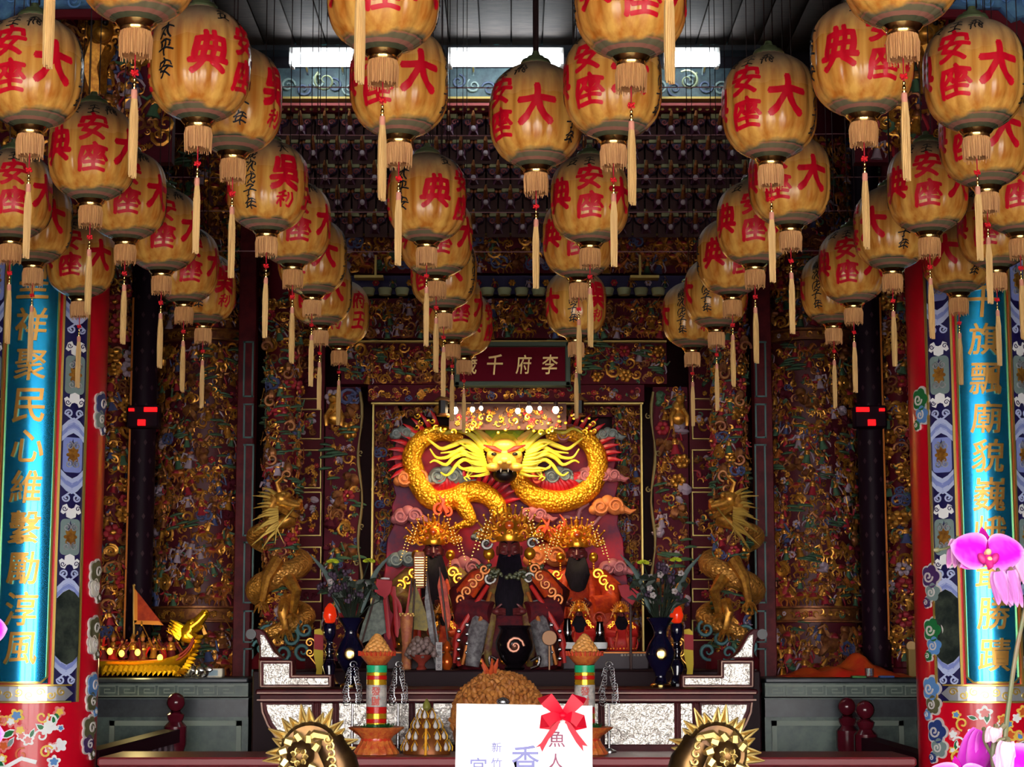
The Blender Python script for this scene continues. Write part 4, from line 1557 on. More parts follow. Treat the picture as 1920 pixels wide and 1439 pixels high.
SOCK = mat('bulb_socket', (60, 40, 34), .4)
for i, (px, py, r) in enumerate(((853, 770, .021), (886, 768, .015), (902, 766, .013), (971, 771, .017), (992, 768, .021), (1012, 766, .012), (1042, 769, .021))):
    p = at(px, py, 12.55)
    m = MB(); m.lathe([(r * .7, r), (r * .7, r + .03), (0, r + .035)], p, 10); m.tube([p + Vector((0, 0, r + .02)), p + Vector((0, .06, r + .03)), Vector((p.x, 12.68, p.z + r + .01))], .006)
    bo = part('bulb_socket', m, [SOCK], root)
    m = MB(); m.sph(p, (r, r, r * 1.2), 0, 12, 8)
    part('glowing_bulb', m, [BULB], bo)
for px in (868, 945, 1022):
    l = lamp('shrine_spotlight', 'SPOT', at(px, 768, 12.40), 20, (1.0, .74, .38), .05, (math.radians(38), 0, 0), spot=2.2)

# ------------------------------------------------------------------ dragon backdrop
D = 13.16
root = thing('dragon_backdrop', 'carved crimson backdrop with a great gilt dragon coiled behind the deities', 'carving', at(950, 1250, D))
CRIM = mat('backdrop_crimson', (168, 14, 40), .5, rgb2=(92, 24, 66), nscale=4, spec=.25)
m = MB()
edge = [(738, 806), (742, 830), (736, 850), (742, 880), (735, 905), (742, 930), (734, 950), (738, 985), (726, 1010), (722, 1060), (716, 1120), (720, 1250),
        (1185, 1250), (1182, 1120), (1172, 1060), (1168, 1010), (1158, 985), (1160, 950), (1154, 930), (1160, 905), (1152, 880), (1158, 850), (1152, 830), (1156, 806)]
m.prism([(at(x, y, D).x, at(x, y, D).z) for x, y in edge], D, D + .05, 0, .006)
part('crimson_board', m, [CRIM], root)

def px_path(pts, Dd, n=None):
    p = [at(x, y, Dd) for x, y in pts]
    if not n:
        return p
    out = []
    P = [p[0] + (p[0] - p[1])] + p + [p[-1] + (p[-1] - p[-2])]
    segs = len(p) - 1
    for k in range(n):
        t = k / (n - 1) * segs
        i = min(int(t), segs - 1)
        f = t - i
        a, b, c, d = P[i], P[i + 1], P[i + 2], P[i + 3]
        out.append(0.5 * ((2 * b) + (c - a) * f + (2 * a - 5 * b + 4 * c - d) * f * f + (3 * b - a - 3 * c + d) * f ** 3))
    return out

def scaly():
    m = bpy.data.materials.new('gilt_dragon_scales')
    m.use_nodes = True
    nt = m.node_tree
    b = nt.nodes['Principled BSDF']
    b.inputs['Base Color'].default_value = lin((250, 176, 34)) + (1,)
    b.inputs['Metallic'].default_value = .55
    b.inputs['Roughness'].default_value = .34
    tc = nt.nodes.new('ShaderNodeTexCoord')
    vo = nt.nodes.new('ShaderNodeTexVoronoi')
    vo.inputs['Scale'].default_value = 52
    nt.links.new(tc.outputs['Object'], vo.inputs['Vector'])
    bp = nt.nodes.new('ShaderNodeBump')
    bp.inputs['Strength'].default_value = .9
    bp.inputs['Distance'].default_value = .012
    bp.invert = True
    nt.links.new(vo.outputs['Distance'], bp.inputs['Height'])
    nt.links.new(bp.outputs[0], b.inputs['Normal'])
    return m
SCALE = scaly()
FIN = mat('crimson_fin', (178, 22, 34), .35)
YEL = mat('yellow_green_mane', (214, 196, 52), .4)
LGRN = mat('lime_crest', (150, 170, 40), .45)
FACEY = mat('dragon_face_gilt', (250, 196, 90), .35, .25)

def dragon_tube(pts, radii, mb, Dd=13.02):
    pp = px_path(pts, Dd, 40)
    rr = np.interp(np.linspace(0, 1, 40), np.linspace(0, 1, len(radii)), radii)
    mb.tube(pp, rr, 0, 14, .9)
    return pp, rr

body, fins = MB(), MB()
k = 13.0 / F
paths = [([(868, 824), (826, 812), (790, 826), (772, 856), (778, 886), (788, 912), (812, 938), (850, 936), (880, 922), (908, 926), (930, 944), (936, 968)], [12, 15, 18, 19, 19, 20, 20, 21, 21, 20, 18, 16], 1),
         ([(1024, 822), (1064, 812), (1098, 824), (1118, 852), (1120, 886), (1104, 918), (1068, 938), (1028, 940), (992, 926), (972, 902), (960, 884)], [12, 15, 18, 19, 19, 20, 20, 22, 21, 18, 14], -1)]
for pts, rad, sg in paths:
    pp, rr = dragon_tube(pts, [r * k for r in rad], body)
    for i in range(3, 37, 1):
        if 14 > i > 3 or i > 16:
            t = (pp[i + 1] - pp[i - 1]).normalized()
            nrm = Vector((t.z, 0, -t.x)) * sg
            if i > 16:
                nrm = -nrm if pp[i].z < Z(905, 13) and False else nrm
            base = pp[i] + nrm * rr[i] * (.85 if i < 15 else -.85)
            d = nrm if i < 15 else -nrm
            fins.tube([base, base + d * .06 + t * .012 + Vector((0, -.03, 0)), base + d * .11 + t * .03 + Vector((0, -.02, 0))], [.018, .014, .003], 0, 5, .5)
# leg at the left, tail end at the right
dragon_tube([(856, 934), (872, 956), (882, 976), (868, 984), (846, 992)], [.05, .055, .04, .025, .012], body, 12.98)
dragon_tube([(996, 1006), (1020, 998), (1046, 1010), (1062, 1004)], [.03, .05, .05, .03], body, 13.0)
part('gilt_body', body, [SCALE], root)
part('crimson_fins', fins, [FIN], root)
# flames
m = MB()
for x, y, s, f in ((824, 958, 1, 1), (838, 962, .8, -1), (1018, 1002, 1, 1), (1034, 1004, .9, -1), (1052, 996, .8, 1), (1004, 898, 1, -1)):
    p = at(x, y, 12.95)
    m.spiral((p.x, p.y, p.z), .05 * s, .8, .22, 0, f, 1.5, 6)
    m.tube([p, p + Vector((.03 * f, -.02, .06)), p + Vector((-.01, -.03, .11))], [.02, .014, .003])
part('flame_curls', m, [mat('flame_orange', (236, 92, 50), .4)], root)
# head
Dh = 12.92
m = MB()
c = at(946, 858, Dh)
m.sph(c + Vector((0, .03, 0)), (.125, .11, .10), 0, 18, 12)
m.sph(c + Vector((0, -.06, -.035)), (.085, .09, .06), 0, 14, 10)                 # snout
m.sph(c + Vector((0, -.135, -.03)), (.038, .03, .028), 0, 12, 8)                 # nose
for s in (-1, 1):
    m.sph(c + Vector((s * .032, -.145, -.05)), (.020, .018, .016), 0, 8, 6)
    m.sph(c + Vector((s * .075, -.055, .015)), (.045, .04, .034), 0, 10, 8)
    m.sph(c + Vector((s * .075, -.09, -.075)), (.05, .05, .03), 0, 10, 8)        # lips
    m.tube([c + Vector((s * .05, .02, .07)), c + Vector((s * .12, -.02, .13)), c + Vector((s * .20, 0, .19)), c + Vector((s * .22, .02, .25))], [.030, .026, .02, .006], 0, 8)  # horn
m.sph(c + Vector((0, -.03, .075)), (.085, .06, .05), 0, 14, 8)
part('dragon_head', m, [FACEY], root)
m = MB()
for s in (-1, 1):
    m.tube([c + Vector((s * .02, -.10, .028)), c + Vector((s * .07, -.105, .05)), c + Vector((s * .14, -.07, .075))], [.010, .016, .005], 0, 6)
    m.sph(c + Vector((s * .07, -.098, .012)), (.020, .014, .012), 1, 8, 6)
m.sph(c + Vector((0, -.02, -.12)), (.085, .07, .055), 1, 12, 8)
for s in (-1, 1):
    for q in (.025, .055):
        m.lathe([(.007, 0), (.006, -.012), (0, -.026)], c + Vector((s * q, -.095, -.085)), 6, 2)
part('brows_and_mouth', m, [mat('dragon_brow_red', (170, 40, 40), .4), INK, CREAMP], root)
m = MB()
for i in range(13):                                                        # leafy crest
    a = math.radians(20 + 140 * i / 12)
    L = .20 + .05 * (i % 2)
    d = Vector((math.cos(a), 0, math.sin(a)))
    m.tube([c + d * .06 + Vector((0, .03, .03)), c + d * L * .6 + Vector((0, -.02, .03)), c + d * L + Vector((0, .03, .02))], [.022, .036, .006], i % 2, 6, .4)
part('leafy_crest', m, [YEL, LGRN], root)
m = MB()
for s in (-1, 1):
    X_ = lambda x: 946 + s * (946 - x)
    for pts, r in (([(908, 842), (886, 818), (858, 806), (836, 812), (818, 804), (800, 812)], .024), ([(902, 850), (876, 828), (848, 836), (828, 842), (812, 832), (800, 822)], .022),
                   ([(900, 858), (880, 838), (858, 846), (838, 858), (818, 858), (806, 842)], .020), ([(898, 866), (876, 852), (852, 858), (836, 872), (816, 864), (806, 868)], .019),
                   ([(894, 872), (872, 862), (856, 872), (846, 886), (836, 892), (826, 886)], .016), ([(912, 838), (898, 816), (884, 806)], .022), ([(896, 862), (868, 846), (846, 848), (826, 850)], .014),
                   ([(890, 876), (868, 880), (858, 870), (868, 862), (882, 868), (888, 880), (880, 892), (870, 896), (876, 902)], .009),
                   ([(900, 874), (884, 880), (876, 892), (882, 900)], .010)):
        pp = px_path([(X_(x), y) for x, y in pts], Dh - .02, 18)
        m.tube(pp, [.8 * r * (1 - .85 * (i / 17) ** 1.4) + .003 for i in range(18)], 0, 7, .7)
    for i in range(9):                                                    # beard spikes and cheek fan
        a = at(X_(918 - i * 1.5), 888 - i * 5, Dh - .03)
        b = at(X_(880 - (i % 3) * 7 - i), 894 - i * 8 - (i % 2) * 3, Dh - .04)
        m.tube([a, (a + b) / 2 + Vector((0, -.02, -.008)), b], [.012, .010, .002], 0, 5, .6)
part('yellow_mane', m, [YEL], root)
# clouds
CG, CPK, CPE = mat('grey_blue_cloud', (120, 132, 136), .45), mat('mauve_cloud', (176, 104, 112), .45), mat('peach_cloud', (218, 130, 72), .45)
for x, y, w, c_ in ((836, 893, 30, 0), (1048, 893, 26, 0), (772, 896, 28, 2), (1110, 890, 24, 1), (1142, 892, 20, 1), (764, 968, 26, 1), (1140, 950, 28, 2), (1000, 966, 24, 1), (1068, 814, 26, 1), (752, 812, 18, 0), (1140, 814, 18, 0), (905, 1004, 18, 0), (1024, 1044, 34, 2), (870, 1066, 30, 1), (754, 1050, 24, 0), (1150, 1066, 24, 1)):
    m = MB()
    r = w * k
    for q in ((-.5, 0, .62), (.5, .05, .62), (0, .32, .5), (-.95, -.2, .34), (.95, -.15, .34)):
        p = at(x + q[0] * w, y - q[1] * w, 12.98)
        m.sph(p + Vector((0, .05, 0)), (r * q[2], .05, r * q[2]), 0, 12, 8)
        if abs(q[0]) == .5:
            m.spiral((p.x, p.y + .002, p.z), r * .5, 1.6, .17, 0, 1 if q[0] > 0 else -1, 0, 6)
    p = at(x, y, 12.98)
    m.tube([p + Vector((r, .03, -.1 * r)), p + Vector((1.5 * r, .03, -.35 * r)), p + Vector((1.9 * r, .03, -.2 * r))], [.025, .018, .004], 0, 6)
    m.rod(p + Vector((0, .05, 0)), p + Vector((0, .19, 0)), r * .3)
    part('carved_cloud', m, [(CG, CPK, CPE)[c_]], root)
m = MB()
for pts in ([(1090, 960), (1078, 972), (1060, 970), (1046, 984)], [(1104, 944), (1088, 956), (1084, 974)], [(1128, 966), (1112, 984), (1098, 990)]):
    m.tube(px_path(pts, 13.08, 10), [.010 + .010 * i / 9 for i in range(10)], 0, 6, .6)
part('cloud_streamers', m, [CPK], root)

# ------------------------------------------------------------------ gilded dragon columns
def dragon_column(side):
    S = lambda p: p if side < 0 else 1896 - p
    w = 'left' if side < 0 else 'right'
    sg = 1 if side < 0 else -1
    D, R = 12.35, .10
    c = at(S(528), 900, D)
    zb = Z(1258, 11.5)
    root = thing('dragon_column', 'gilded dragon wound round a carved column %s of the shrine' % w, 'column', (c.x, D, zb), 'gilded dragon columns')
    m = MB(); m.lathe([(R + .07, zb), (R + .07, zb + .06), (R + .02, zb + .12), (R, zb + .14), (R, Z(470, D))], (c.x, D, 0), 28)
    part('shaft', m, [DKRED], root)
    m = MB()
    z0 = Z(1240, D)
    carve(m, math.pi * R * 1.15, Z(560, D) - z0, cyl_place(c.x, D, R, z0), 170 + side, scene='wcpf', fill='sslc', big=.11, fsize=.045)
    part('carved_ground', m, REL, root, angle=50)
    m = MB()
    n = 110
    pts, rad = [], []
    for i in range(n):
        t = i / (n - 1)
        a = sg * (t * 2.15 * 2 * math.pi) - math.pi / 2 - .4 * sg
        z = Z(1190, D) + (Z(975, D) - Z(1190, D)) * t
        rr = R + .055 + .02 * math.sin(t * 9)
        pts.append((c.x + rr * math.cos(a), D + rr * math.sin(a), z))
        rad.append(.022 + .05 * math.sin(math.pi * min(1, .12 + t * .85)))
    m.tube(pts, rad, 0, 12)
    part('scaled_body', m, [CSCALE], root)
    # neck and head looking down towards the shrine
    m = MB()
    h = at(S(528), 945, D - .24)
    neck = [Vector(pts[-1]), at(S(512), 985, D - .20), at(S(505), 955, D - .22), at(S(520), 932, D - .24)]
    m.tube(neck, [.055, .05, .05, .055], 0, 10)
    m.sph(h + Vector((sg * .0, 0, .03)), (.06, .06, .055), 0, 12, 8)
    m.tube([h + Vector((0, 0, .02)), h + Vector((sg * .07, -.03, -.01)), h + Vector((sg * .13, -.05, -.02))], [.05, .036, .024], 0, 10)
    m.tube([h + Vector((0, 0, -.02)), h + Vector((sg * .06, -.03, -.06)), h + Vector((sg * .11, -.04, -.085))], [.035, .024, .012], 0, 8)
    m.sph(h + Vector((sg * .12, -.05, .01)), .02); m.sph(h + Vector((sg * .045, -.055, .05)), .02)
    for q in range(2):
        m.tube([h + Vector((-.01 * sg, .02 - q * .05, .07)), h + Vector((-.03 * sg, .03 - q * .06, .13)), h + Vector((sg * .02, .03 - q * .06, .18))], [.016, .012, .003], 0, 6)
    part('dragon_head', m, [GOLD], root)
    m = MB()
    for i in range(16):
        a = h + Vector((-.02 * sg, -.01, .05 - i * .014))
        b = a + Vector((-sg * (.10 + .03 * (i % 3)), -.02 + .02 * (i % 2), .05 - .012 * i))
        m.tube([a, (a + b) / 2 + Vector((0, -.02, .01)), b], [.014, .010, .002], 0, 5)
    for q in (1, -1):
        m.tube([h + Vector((sg * .10, -.05, -.01)), h + Vector((sg * .05, -.08, -.08)), h + Vector((-sg * .02, -.07, -.16)), h + Vector((-sg * .0 + q * .03, -.06, -.26))], [.007, .006, .005, .002], 0, 5)
    part('mane_and_whiskers', m, [mat('pale_gilt_mane', (196, 164, 80), .4, .6)], root)
    # legs and claws
    for (x, y, x2, y2, x3, y3) in ((520, 1050, 500, 1085, 492, 1128), (540, 1085, 556, 1110, 548, 1150), (536, 1130, 530, 1150, 536, 1180)):
        m = MB()
        a, b, e = at(S(x), y, D - .18), at(S(x2), y2, D - .24), at(S(x3), y3, D - .22)
        m.tube([a, b, e], [.045, .034, .022], 0, 8)
        for q in range(4):
            ang = -1.2 + .8 * q
            m.tube([e, e + Vector((.035 * math.sin(ang), -.03, -.03)), e + Vector((.055 * math.sin(ang), -.015, -.075))], [.013, .011, .003], 0, 5)
        part('clawed_leg', m, [GOLD], root)
    m = MB()
    for i, (x, y) in enumerate(((500, 1188), (545, 1196), (572, 1180), (490, 1215), (530, 1225), (568, 1222), (500, 640), (540, 690), (508, 742), (545, 790), (510, 850), (540, 880))):
        p = at(S(x), y, D - .16)
        if y > 1000:
            m.spiral((p.x, p.y, p.z), .055, 1.3, .22, 0, (-1) ** i, i)
        else:
            m.sph(p, (.03, .03, .04), 1, 7, 5); m.spiral((p.x, p.y - .02, p.z - .04), .04, 1.1, .28, 1, (-1) ** i, i)
    part('cloud_curls', m, [TEAL, DKGOLD], root)

CSCALE = SCALE.copy()
CSCALE.name = 'old_gilt_scales'
CSCALE.node_tree.nodes['Principled BSDF'].inputs['Base Color'].default_value = lin((200, 142, 62)) + (1,)
dragon_column(-1)
dragon_column(1)
# ------------------------------------------------------------------ altar table with mother-of-pearl panels
def pearl():
    m = bpy.data.materials.new('mother_of_pearl')
    m.use_nodes = True
    nt = m.node_tree
    b = nt.nodes['Principled BSDF']
    tc = nt.nodes.new('ShaderNodeTexCoord')
    vo = nt.nodes.new('ShaderNodeTexVoronoi'); vo.inputs['Scale'].default_value = 24
    no = nt.nodes.new('ShaderNodeTexNoise'); no.inputs['Scale'].default_value = 18; no.inputs['Detail'].default_value = 4
    mx = nt.nodes.new('ShaderNodeMixRGB'); mx.inputs[0].default_value = .35
    nt.links.new(tc.outputs['Object'], no.inputs['Vector'])
    nt.links.new(tc.outputs['Object'], mx.inputs[1]); nt.links.new(no.outputs['Color'], mx.inputs[2])
    nt.links.new(mx.outputs[0], vo.inputs['Vector'])
    r = nt.nodes.new('ShaderNodeValToRGB')
    r.color_ramp.elements[0].position, r.color_ramp.elements[0].color = .1, lin((240, 236, 226)) + (1,)
    r.color_ramp.elements[1].position, r.color_ramp.elements[1].color = .8, lin((168, 162, 154)) + (1,)
    nt.links.new(vo.outputs['Color'], r.inputs[0]); nt.links.new(r.outputs[0], b.inputs['Base Color'])
    bp = nt.nodes.new('ShaderNodeBump'); bp.inputs['Strength'].default_value = .5; bp.inputs['Distance'].default_value = .006
    nt.links.new(vo.outputs['Distance'], bp.inputs['Height']); nt.links.new(bp.outputs[0], b.inputs['Normal'])
    b.inputs['Metallic'].default_value = .45
    b.inputs['Roughness'].default_value = .22
    return m
PEARL = pearl()
WOOD = mat('rosewood_gloss', (82, 26, 30), .4, rgb2=(60, 18, 24), nscale=5, spec=.08)
WOODE = mat('pale_wood_edge', (164, 122, 104), .35)  # paler wood colour for the table's edge and bead lines
PINKW = mat('pinkish_red_varnish', (128, 44, 50), .35, spec=.25)

TD = 10.4
P2 = lambda x, y: (X(x, TD, y), Z(y, TD))
tab = thing('altar_table', 'long rosewood altar table with mother of pearl panels and upturned scroll ends', 'table', (X(950, TD), TD, 0))
TOPZ = Z(1293, TD)
SETZ = TOPZ + .002
m = MB()
x0, x1 = X(480, TD, 1300), X(1420, TD, 1300)
m.box(x0, x1, TD - .03, 11.3, Z(1303, TD), TOPZ, 0, .008)
m.box(x0 + .02, x1 - .02, TD, 11.28, Z(1318, TD), Z(1303, TD), 0, .004)
part('table_top', m, [WOOD], tab)
m = MB()
for y in (1300, 1313):
    m.box(x0 + .01, x1 - .01, TD - .036, TD, Z(y + 1.2, TD), Z(y - 1.2, TD))
part('edge_lines', m, [WOODE], tab)
def table_side(side):
    S = lambda p: p if side < 0 else 1900 - p
    # L shaped arm
    out = [P2(S(484), 1290), P2(S(622), 1290), P2(S(622), 1266), P2(S(549), 1266), P2(S(549), 1238), P2(S(484), 1238)]
    m = MB(); m.prism(out, TD + .03, TD + .16, 0, .006)
    a = part('stepped_arm', m, [WOOD], tab)
    m = MB(); m.prism([P2(S(493), 1285), P2(S(615), 1285), P2(S(615), 1272), P2(S(542), 1272), P2(S(542), 1245), P2(S(493), 1245)], TD + .018, TD + .05, 0, .003)
    part('pearl_inlay', m, [PEARL], a)
    m = MB()
    pts = [(488, 1288), (618, 1288), (618, 1269), (546, 1269), (546, 1241), (488, 1241), (488, 1288)]
    for p, q in zip(pts[:-1], pts[1:]):
        u, v = P2(S(p[0]), p[1]), P2(S(q[0]), q[1])
        m.rod((u[0], TD + .02, u[1]), (v[0], TD + .02, v[1]), .004)
    part('bead_line', m, [WOODE], a)
    # scroll horn
    horn = [(484, 1236), (530, 1236), (516, 1224), (506, 1206), (496, 1188), (486, 1180), (474, 1180), (468, 1190), (478, 1198), (484, 1212)]
    m = MB(); m.prism([P2(S(x), y) for x, y in horn], TD + .04, TD + .15, 0, .006)
    a = part('scroll_horn', m, [WOOD], tab)
    m = MB(); m.prism([P2(S(x), y) for x, y in ((488, 1233), (523, 1233), (511, 1222), (502, 1206), (494, 1192), (486, 1190), (487, 1210))], TD + .03, TD + .05, 0, .003)
    part('pearl_inlay', m, [PEARL], a)
    m = MB(); c = at(S(474), 1190, TD + .1)
    m.lathe([(.0, -.075), (.028, -.075), (.028, .075), (.0, .075)], c, 20, 0, rot=rotm(math.pi / 2))
    m.lathe([(.028, -.078), (.022, -.082), (.022, -.076)], c, 20, 1, rot=rotm(math.pi / 2))
    part('scroll_roll', m, [INK, STEEL], a)
    # curved end panel
    q = [(490, 1318), (588, 1318), (588, 1398), (542, 1398), (520, 1384), (503, 1360), (493, 1336)]
    m = MB(); m.prism([P2(S(x), y) for x, y in q], TD + .03, TD + .12, 0, .004)
    a = part('curved_end', m, [WOOD], tab)
    q = [(498, 1322), (584, 1322), (584, 1392), (545, 1392), (526, 1379), (510, 1357), (500, 1335)]
    m = MB(); m.prism([P2(S(x), y) for x, y in q], TD + .02, TD + .05, 0, .003)
    part('pearl_inlay', m, [PEARL], a)
    m = MB()
    cv = [at(S(x), y, TD + .02) for x, y in ((490, 1318), (492, 1336), (502, 1360), (519, 1385), (541, 1400))]
    m.tube(cv, .006, 0, 6)
    part('bead_line', m, [WOODE], a)
    for (a0, a1) in ((588, 601), (623, 635), (766, 778), (800, 812)):
        m = MB(); box_px(m, S(a0), 1318, S(a1), 1400, TD + .01, TD + .14, 0, .006)
        xm = X(S((a0 + a1) / 2), TD, 1360)
        m.rod((xm, TD + .008, Z(1320, TD)), (xm, TD + .008, Z(1398, TD)), .008)
        part('post', m, [WOOD], tab)
    for (a0, a1) in ((601, 623), (635, 766), (778, 800)):
        m = MB(); box_px(m, S(a0), 1320, S(a1), 1397, TD + .035, TD + .10)
        part('pearl_panel', m, [PEARL], tab)
    m = MB(); box_px(m, S(560), 1397, S(812), 1412, TD, TD + .14, 0, .004)
    part('bottom_rail', m, [WOOD], tab)
    m = MB()
    xa, xb = sorted((X(S(560), TD), X(S(600), TD)))
    m.box(xa, xb, TD + .02, TD + .16, 0, Z(1400, TD)); m.box(xa, xb, 11.1, 11.25, 0, Z(1318, TD))
    part('leg', m, [WOOD], tab)
table_side(-1)
table_side(1)
m = MB(); box_px(m, 812, 1320, 1088, 1397, TD + .035, TD + .10)
part('pearl_panel', m, [PEARL], tab)
m = MB(); box_px(m, 812, 1397, 1088, 1412, TD, TD + .14, 0, .004)
part('bottom_rail', m, [WOOD], tab)

# ------------------------------------------------------------------ front offering table
OD = 9.7
OZ = Z(1421, OD)
ot = thing('offering_table', 'long red varnished offering table in front of the altar table', 'table', (0, OD, 0))
m = MB(); m.box(-2.06, 2.01, OD, 10.28, OZ - .045, OZ, 0, .01)
part('table_top', m, [PINKW], ot)
m = MB(); m.box(-2.05, 2.0, OD + .02, 10.26, OZ - .16, OZ - .045); m.box(-2.05, 2.0, OD + .005, OD + .02, OZ - .10, OZ - .06, 0, .004)
part('apron', m, [WOOD], ot)
for x in (-1.95, -.65, .62, 1.9):
    for y in (OD + .06, 10.2):
        m = MB(); m.box(x - .035, x + .035, y - .035, y + .035, 0, OZ - .16)
        part('leg', m, [WOOD], ot)

# ------------------------------------------------------------------ balustrades that run back along both sides
def balustrade(px, py, D, D2, lab, rail):
    c = at(px, py, D)
    root = thing('balustrade', lab, 'railing', (c.x, D, 0), 'dark wooden balustrades')
    m = MB()
    m.lathe([(.06, 0), (.06, c.z - .40), (.065, c.z - .38), (.05, c.z - .30), (.068, c.z - .24), (.068, c.z - .14), (.04, c.z - .11), (.05, c.z - .09), (.055, c.z - .07), (.03, c.z - .05)], (c.x, D, 0), 20)
    m.sph((c.x, D, c.z), .056, 0, 18, 12)
    part('newel_post', m, [mat('dark_rosewood', (84, 20, 32), .2, coat=.3)], root)
    if rail:
        zr = c.z - .15
        xe, ze = c.x + (-.26 if px < 960 else .22), zr - .07
        pt = lambda t, dz=0.0: Vector((c.x + (xe - c.x) * t, D + (D2 - D) * t, zr + (ze - zr) * t + dz))
        DR = mat('dark_rail', (44, 18, 28), .5, spec=.1)
        m = MB()
        vs = []
        for t in (0, 1):
            p = pt(t)
            vs += [(p.x - .05, p.y, p.z - .075), (p.x + .05, p.y, p.z - .075), (p.x + .05, p.y, p.z), (p.x - .05, p.y, p.z)]
        m.add(vs, [(0, 1, 2, 3), (7, 6, 5, 4), (0, 4, 5, 1), (1, 5, 6, 2), (2, 6, 7, 3), (3, 7, 4, 0)])
        part('hand_rail', m, [DR], root)
        n = 14
        for i in range(n):
            p = pt((i + .8) / n)
            m = MB(); m.lathe([(.018, .3), (.014, .34), (.022, .5), (.012, .62), (.02, .8), (.02, p.z - .07)], (p.x, p.y, 0), 8)
            part('spindle', m, [mat('spindle_plum', (92, 70, 80), .4)], root)
        m = MB()
        a, b = pt(0), pt(1)
        m.tube([(a.x, a.y, .27), (b.x, b.y, .27)], .035, 0, 4)
        part('foot_rail', m, [DR], root)
        m = MB(); m.box(b.x - .04, b.x + .04, b.y - .04, b.y + .04, 0, b.z - .1)
        part('end_post', m, [DR], root)
balustrade(330, 1318, 11.45, 10.35, 'dark wooden balustrade with single ball topped post before the left stone altar', True)
balustrade(1588, 1326, 11.6, 11.0, 'ball topped post set farther from the right column, before the right stone altar', False)
balustrade(1622, 1332, 11.25, 10.35, 'dark wooden balustrade with ball topped post nearest the right column', True)

# ------------------------------------------------------------------ vases of flowers on the altar table
VASE = mat('black_blue_porcelain', (16, 16, 40), .12, coat=.5)
LIME = mat('lime_chrysanthemum', (176, 190, 40), .6)
DLEAF = mat('dark_leaf', (40, 50, 40), .5)
DPUR = mat('dark_purple_bloom', (64, 44, 66), .6)
PBLM = mat('pale_bloom', (170, 160, 160), .6)
def vase(px, lab, mums, seed):
    D = 10.85
    c = at(px, 1290, D)
    c.z = SETZ
    k = D / F
    root = thing('flower_vase', lab, 'vase', c, 'vases of mixed flowers')
    prof = [(18, 0), (19, 4), (13, 9), (10, 18), (11, 26), (20, 40), (27, 56), (27, 66), (20, 82), (12, 94), (12, 104), (17, 116), (25, 127), (24, 128), (15, 116), (9, 100)]
    m = MB(); m.lathe([(a * k, b * k) for a, b in prof], c, 32)
    part('vase_body', m, [VASE], root)
    m = MB(); m.lathe([(15 * k, 0), (19.6 * k, .5 * k), (19.8 * k, 4 * k), (16 * k, 7 * k)], c, 32)
    part('gilt_foot', m, [BRASS], root)
    m = MB(); m.sph(c + Vector((0, -27 * k, 61 * k)), (11 * k, 2.2 * k, 12 * k), 0, 16, 10)
    part('gilt_medallion', m, [BRASS], root)
    rnd = random.Random(seed)
    top = c + Vector((0, 0, 126 * k))
    leaf, bl, pale, stem = MB(), MB(), MB(), MB()
    for i in range(46):
        a = rnd.uniform(0, 6.28); q = rnd.random() ** .6
        e = top + Vector((58 * k * q * math.cos(a), 40 * k * q * math.sin(a), k * (30 + 78 * rnd.random() * (1 - .35 * q))))
        b = c + Vector((8 * k * math.cos(a), 8 * k * math.sin(a), 122 * k))
        stem.tube([b, (b + e) / 2 + Vector((0, 0, .02)), e], .003, 0, 4)
        if i % 5 < 2:
            for j in range(3):
                d = Vector((rnd.uniform(-1, 1), rnd.uniform(-1, .4), rnd.uniform(-.4, .8))) * 20 * k
                leaf.tube([e, e + d * .5 + Vector((0, 0, .008)), e + d], [.004, .016, .002], 0, 5, .3)
        elif i % 5 < 4:
            for j in range(7):
                bl.sph(e + Vector((rnd.uniform(-.02, .02), rnd.uniform(-.02, .02), rnd.uniform(-.02, .02))), .012, 0, 6, 4)
        else:
            for j in range(5):
                t = j * 1.257
                pale.sph(e + Vector((.011 * math.cos(t), -.01, .011 * math.sin(t))), (.009, .006, .009), 0, 6, 4)
    part('stems', stem, [DLEAF], root); part('leaves', leaf, [DLEAF], root, kind='stuff')
    part('purple_blossoms', bl, [DPUR], root, kind='stuff'); part('pale_blossoms', pale, [PBLM], root, kind='stuff')
    for j, (x, y) in enumerate(mums):
        e = at(x, y, D - .10)
        m = MB(); b = c + Vector((0, 0, 122 * k))
        m.tube([b, (b + e) / 2 + Vector((0, .03, .03)), e], .004, 0, 5)
        for q in range(30):
            a = q * 2.4; rr = math.sqrt((q + .5) / 30)
            d = Vector((math.cos(a) * rr, math.sin(a) * rr * .8, .45 - .5 * rr * rr)) * 13 * k
            m.tube([e, e + d * .6, e + d * 1.0], [.004, .008, .004], 1, 4, .6)
        part('chrysanthemum', m, [DLEAF, LIME], root, label='lime green chrysanthemum')
    # strap leaves
    m = MB()
    for s in (-1, 1):
        m.tube(px_path([(px + s * 20, 1150), (px + s * 44, 1080), (px + s * 76, 1040)], D, 10), [.006, .012, .014, .016, .016, .014, .012, .010, .006, .002], 0, 5, .3)
    part('strap_leaves', m, [mat('blue_green_leaf', (56, 76, 72), .5)], root)
vase(657, 'dark porcelain vase of mixed flowers left of the deities, two lime chrysanthemums on top', ((624, 1054), (692, 1053)), 2)
vase(1239, 'dark porcelain vase of mixed flowers right of the deities, two lime chrysanthemums on top', ((1206, 1056), (1267, 1051)), 9)

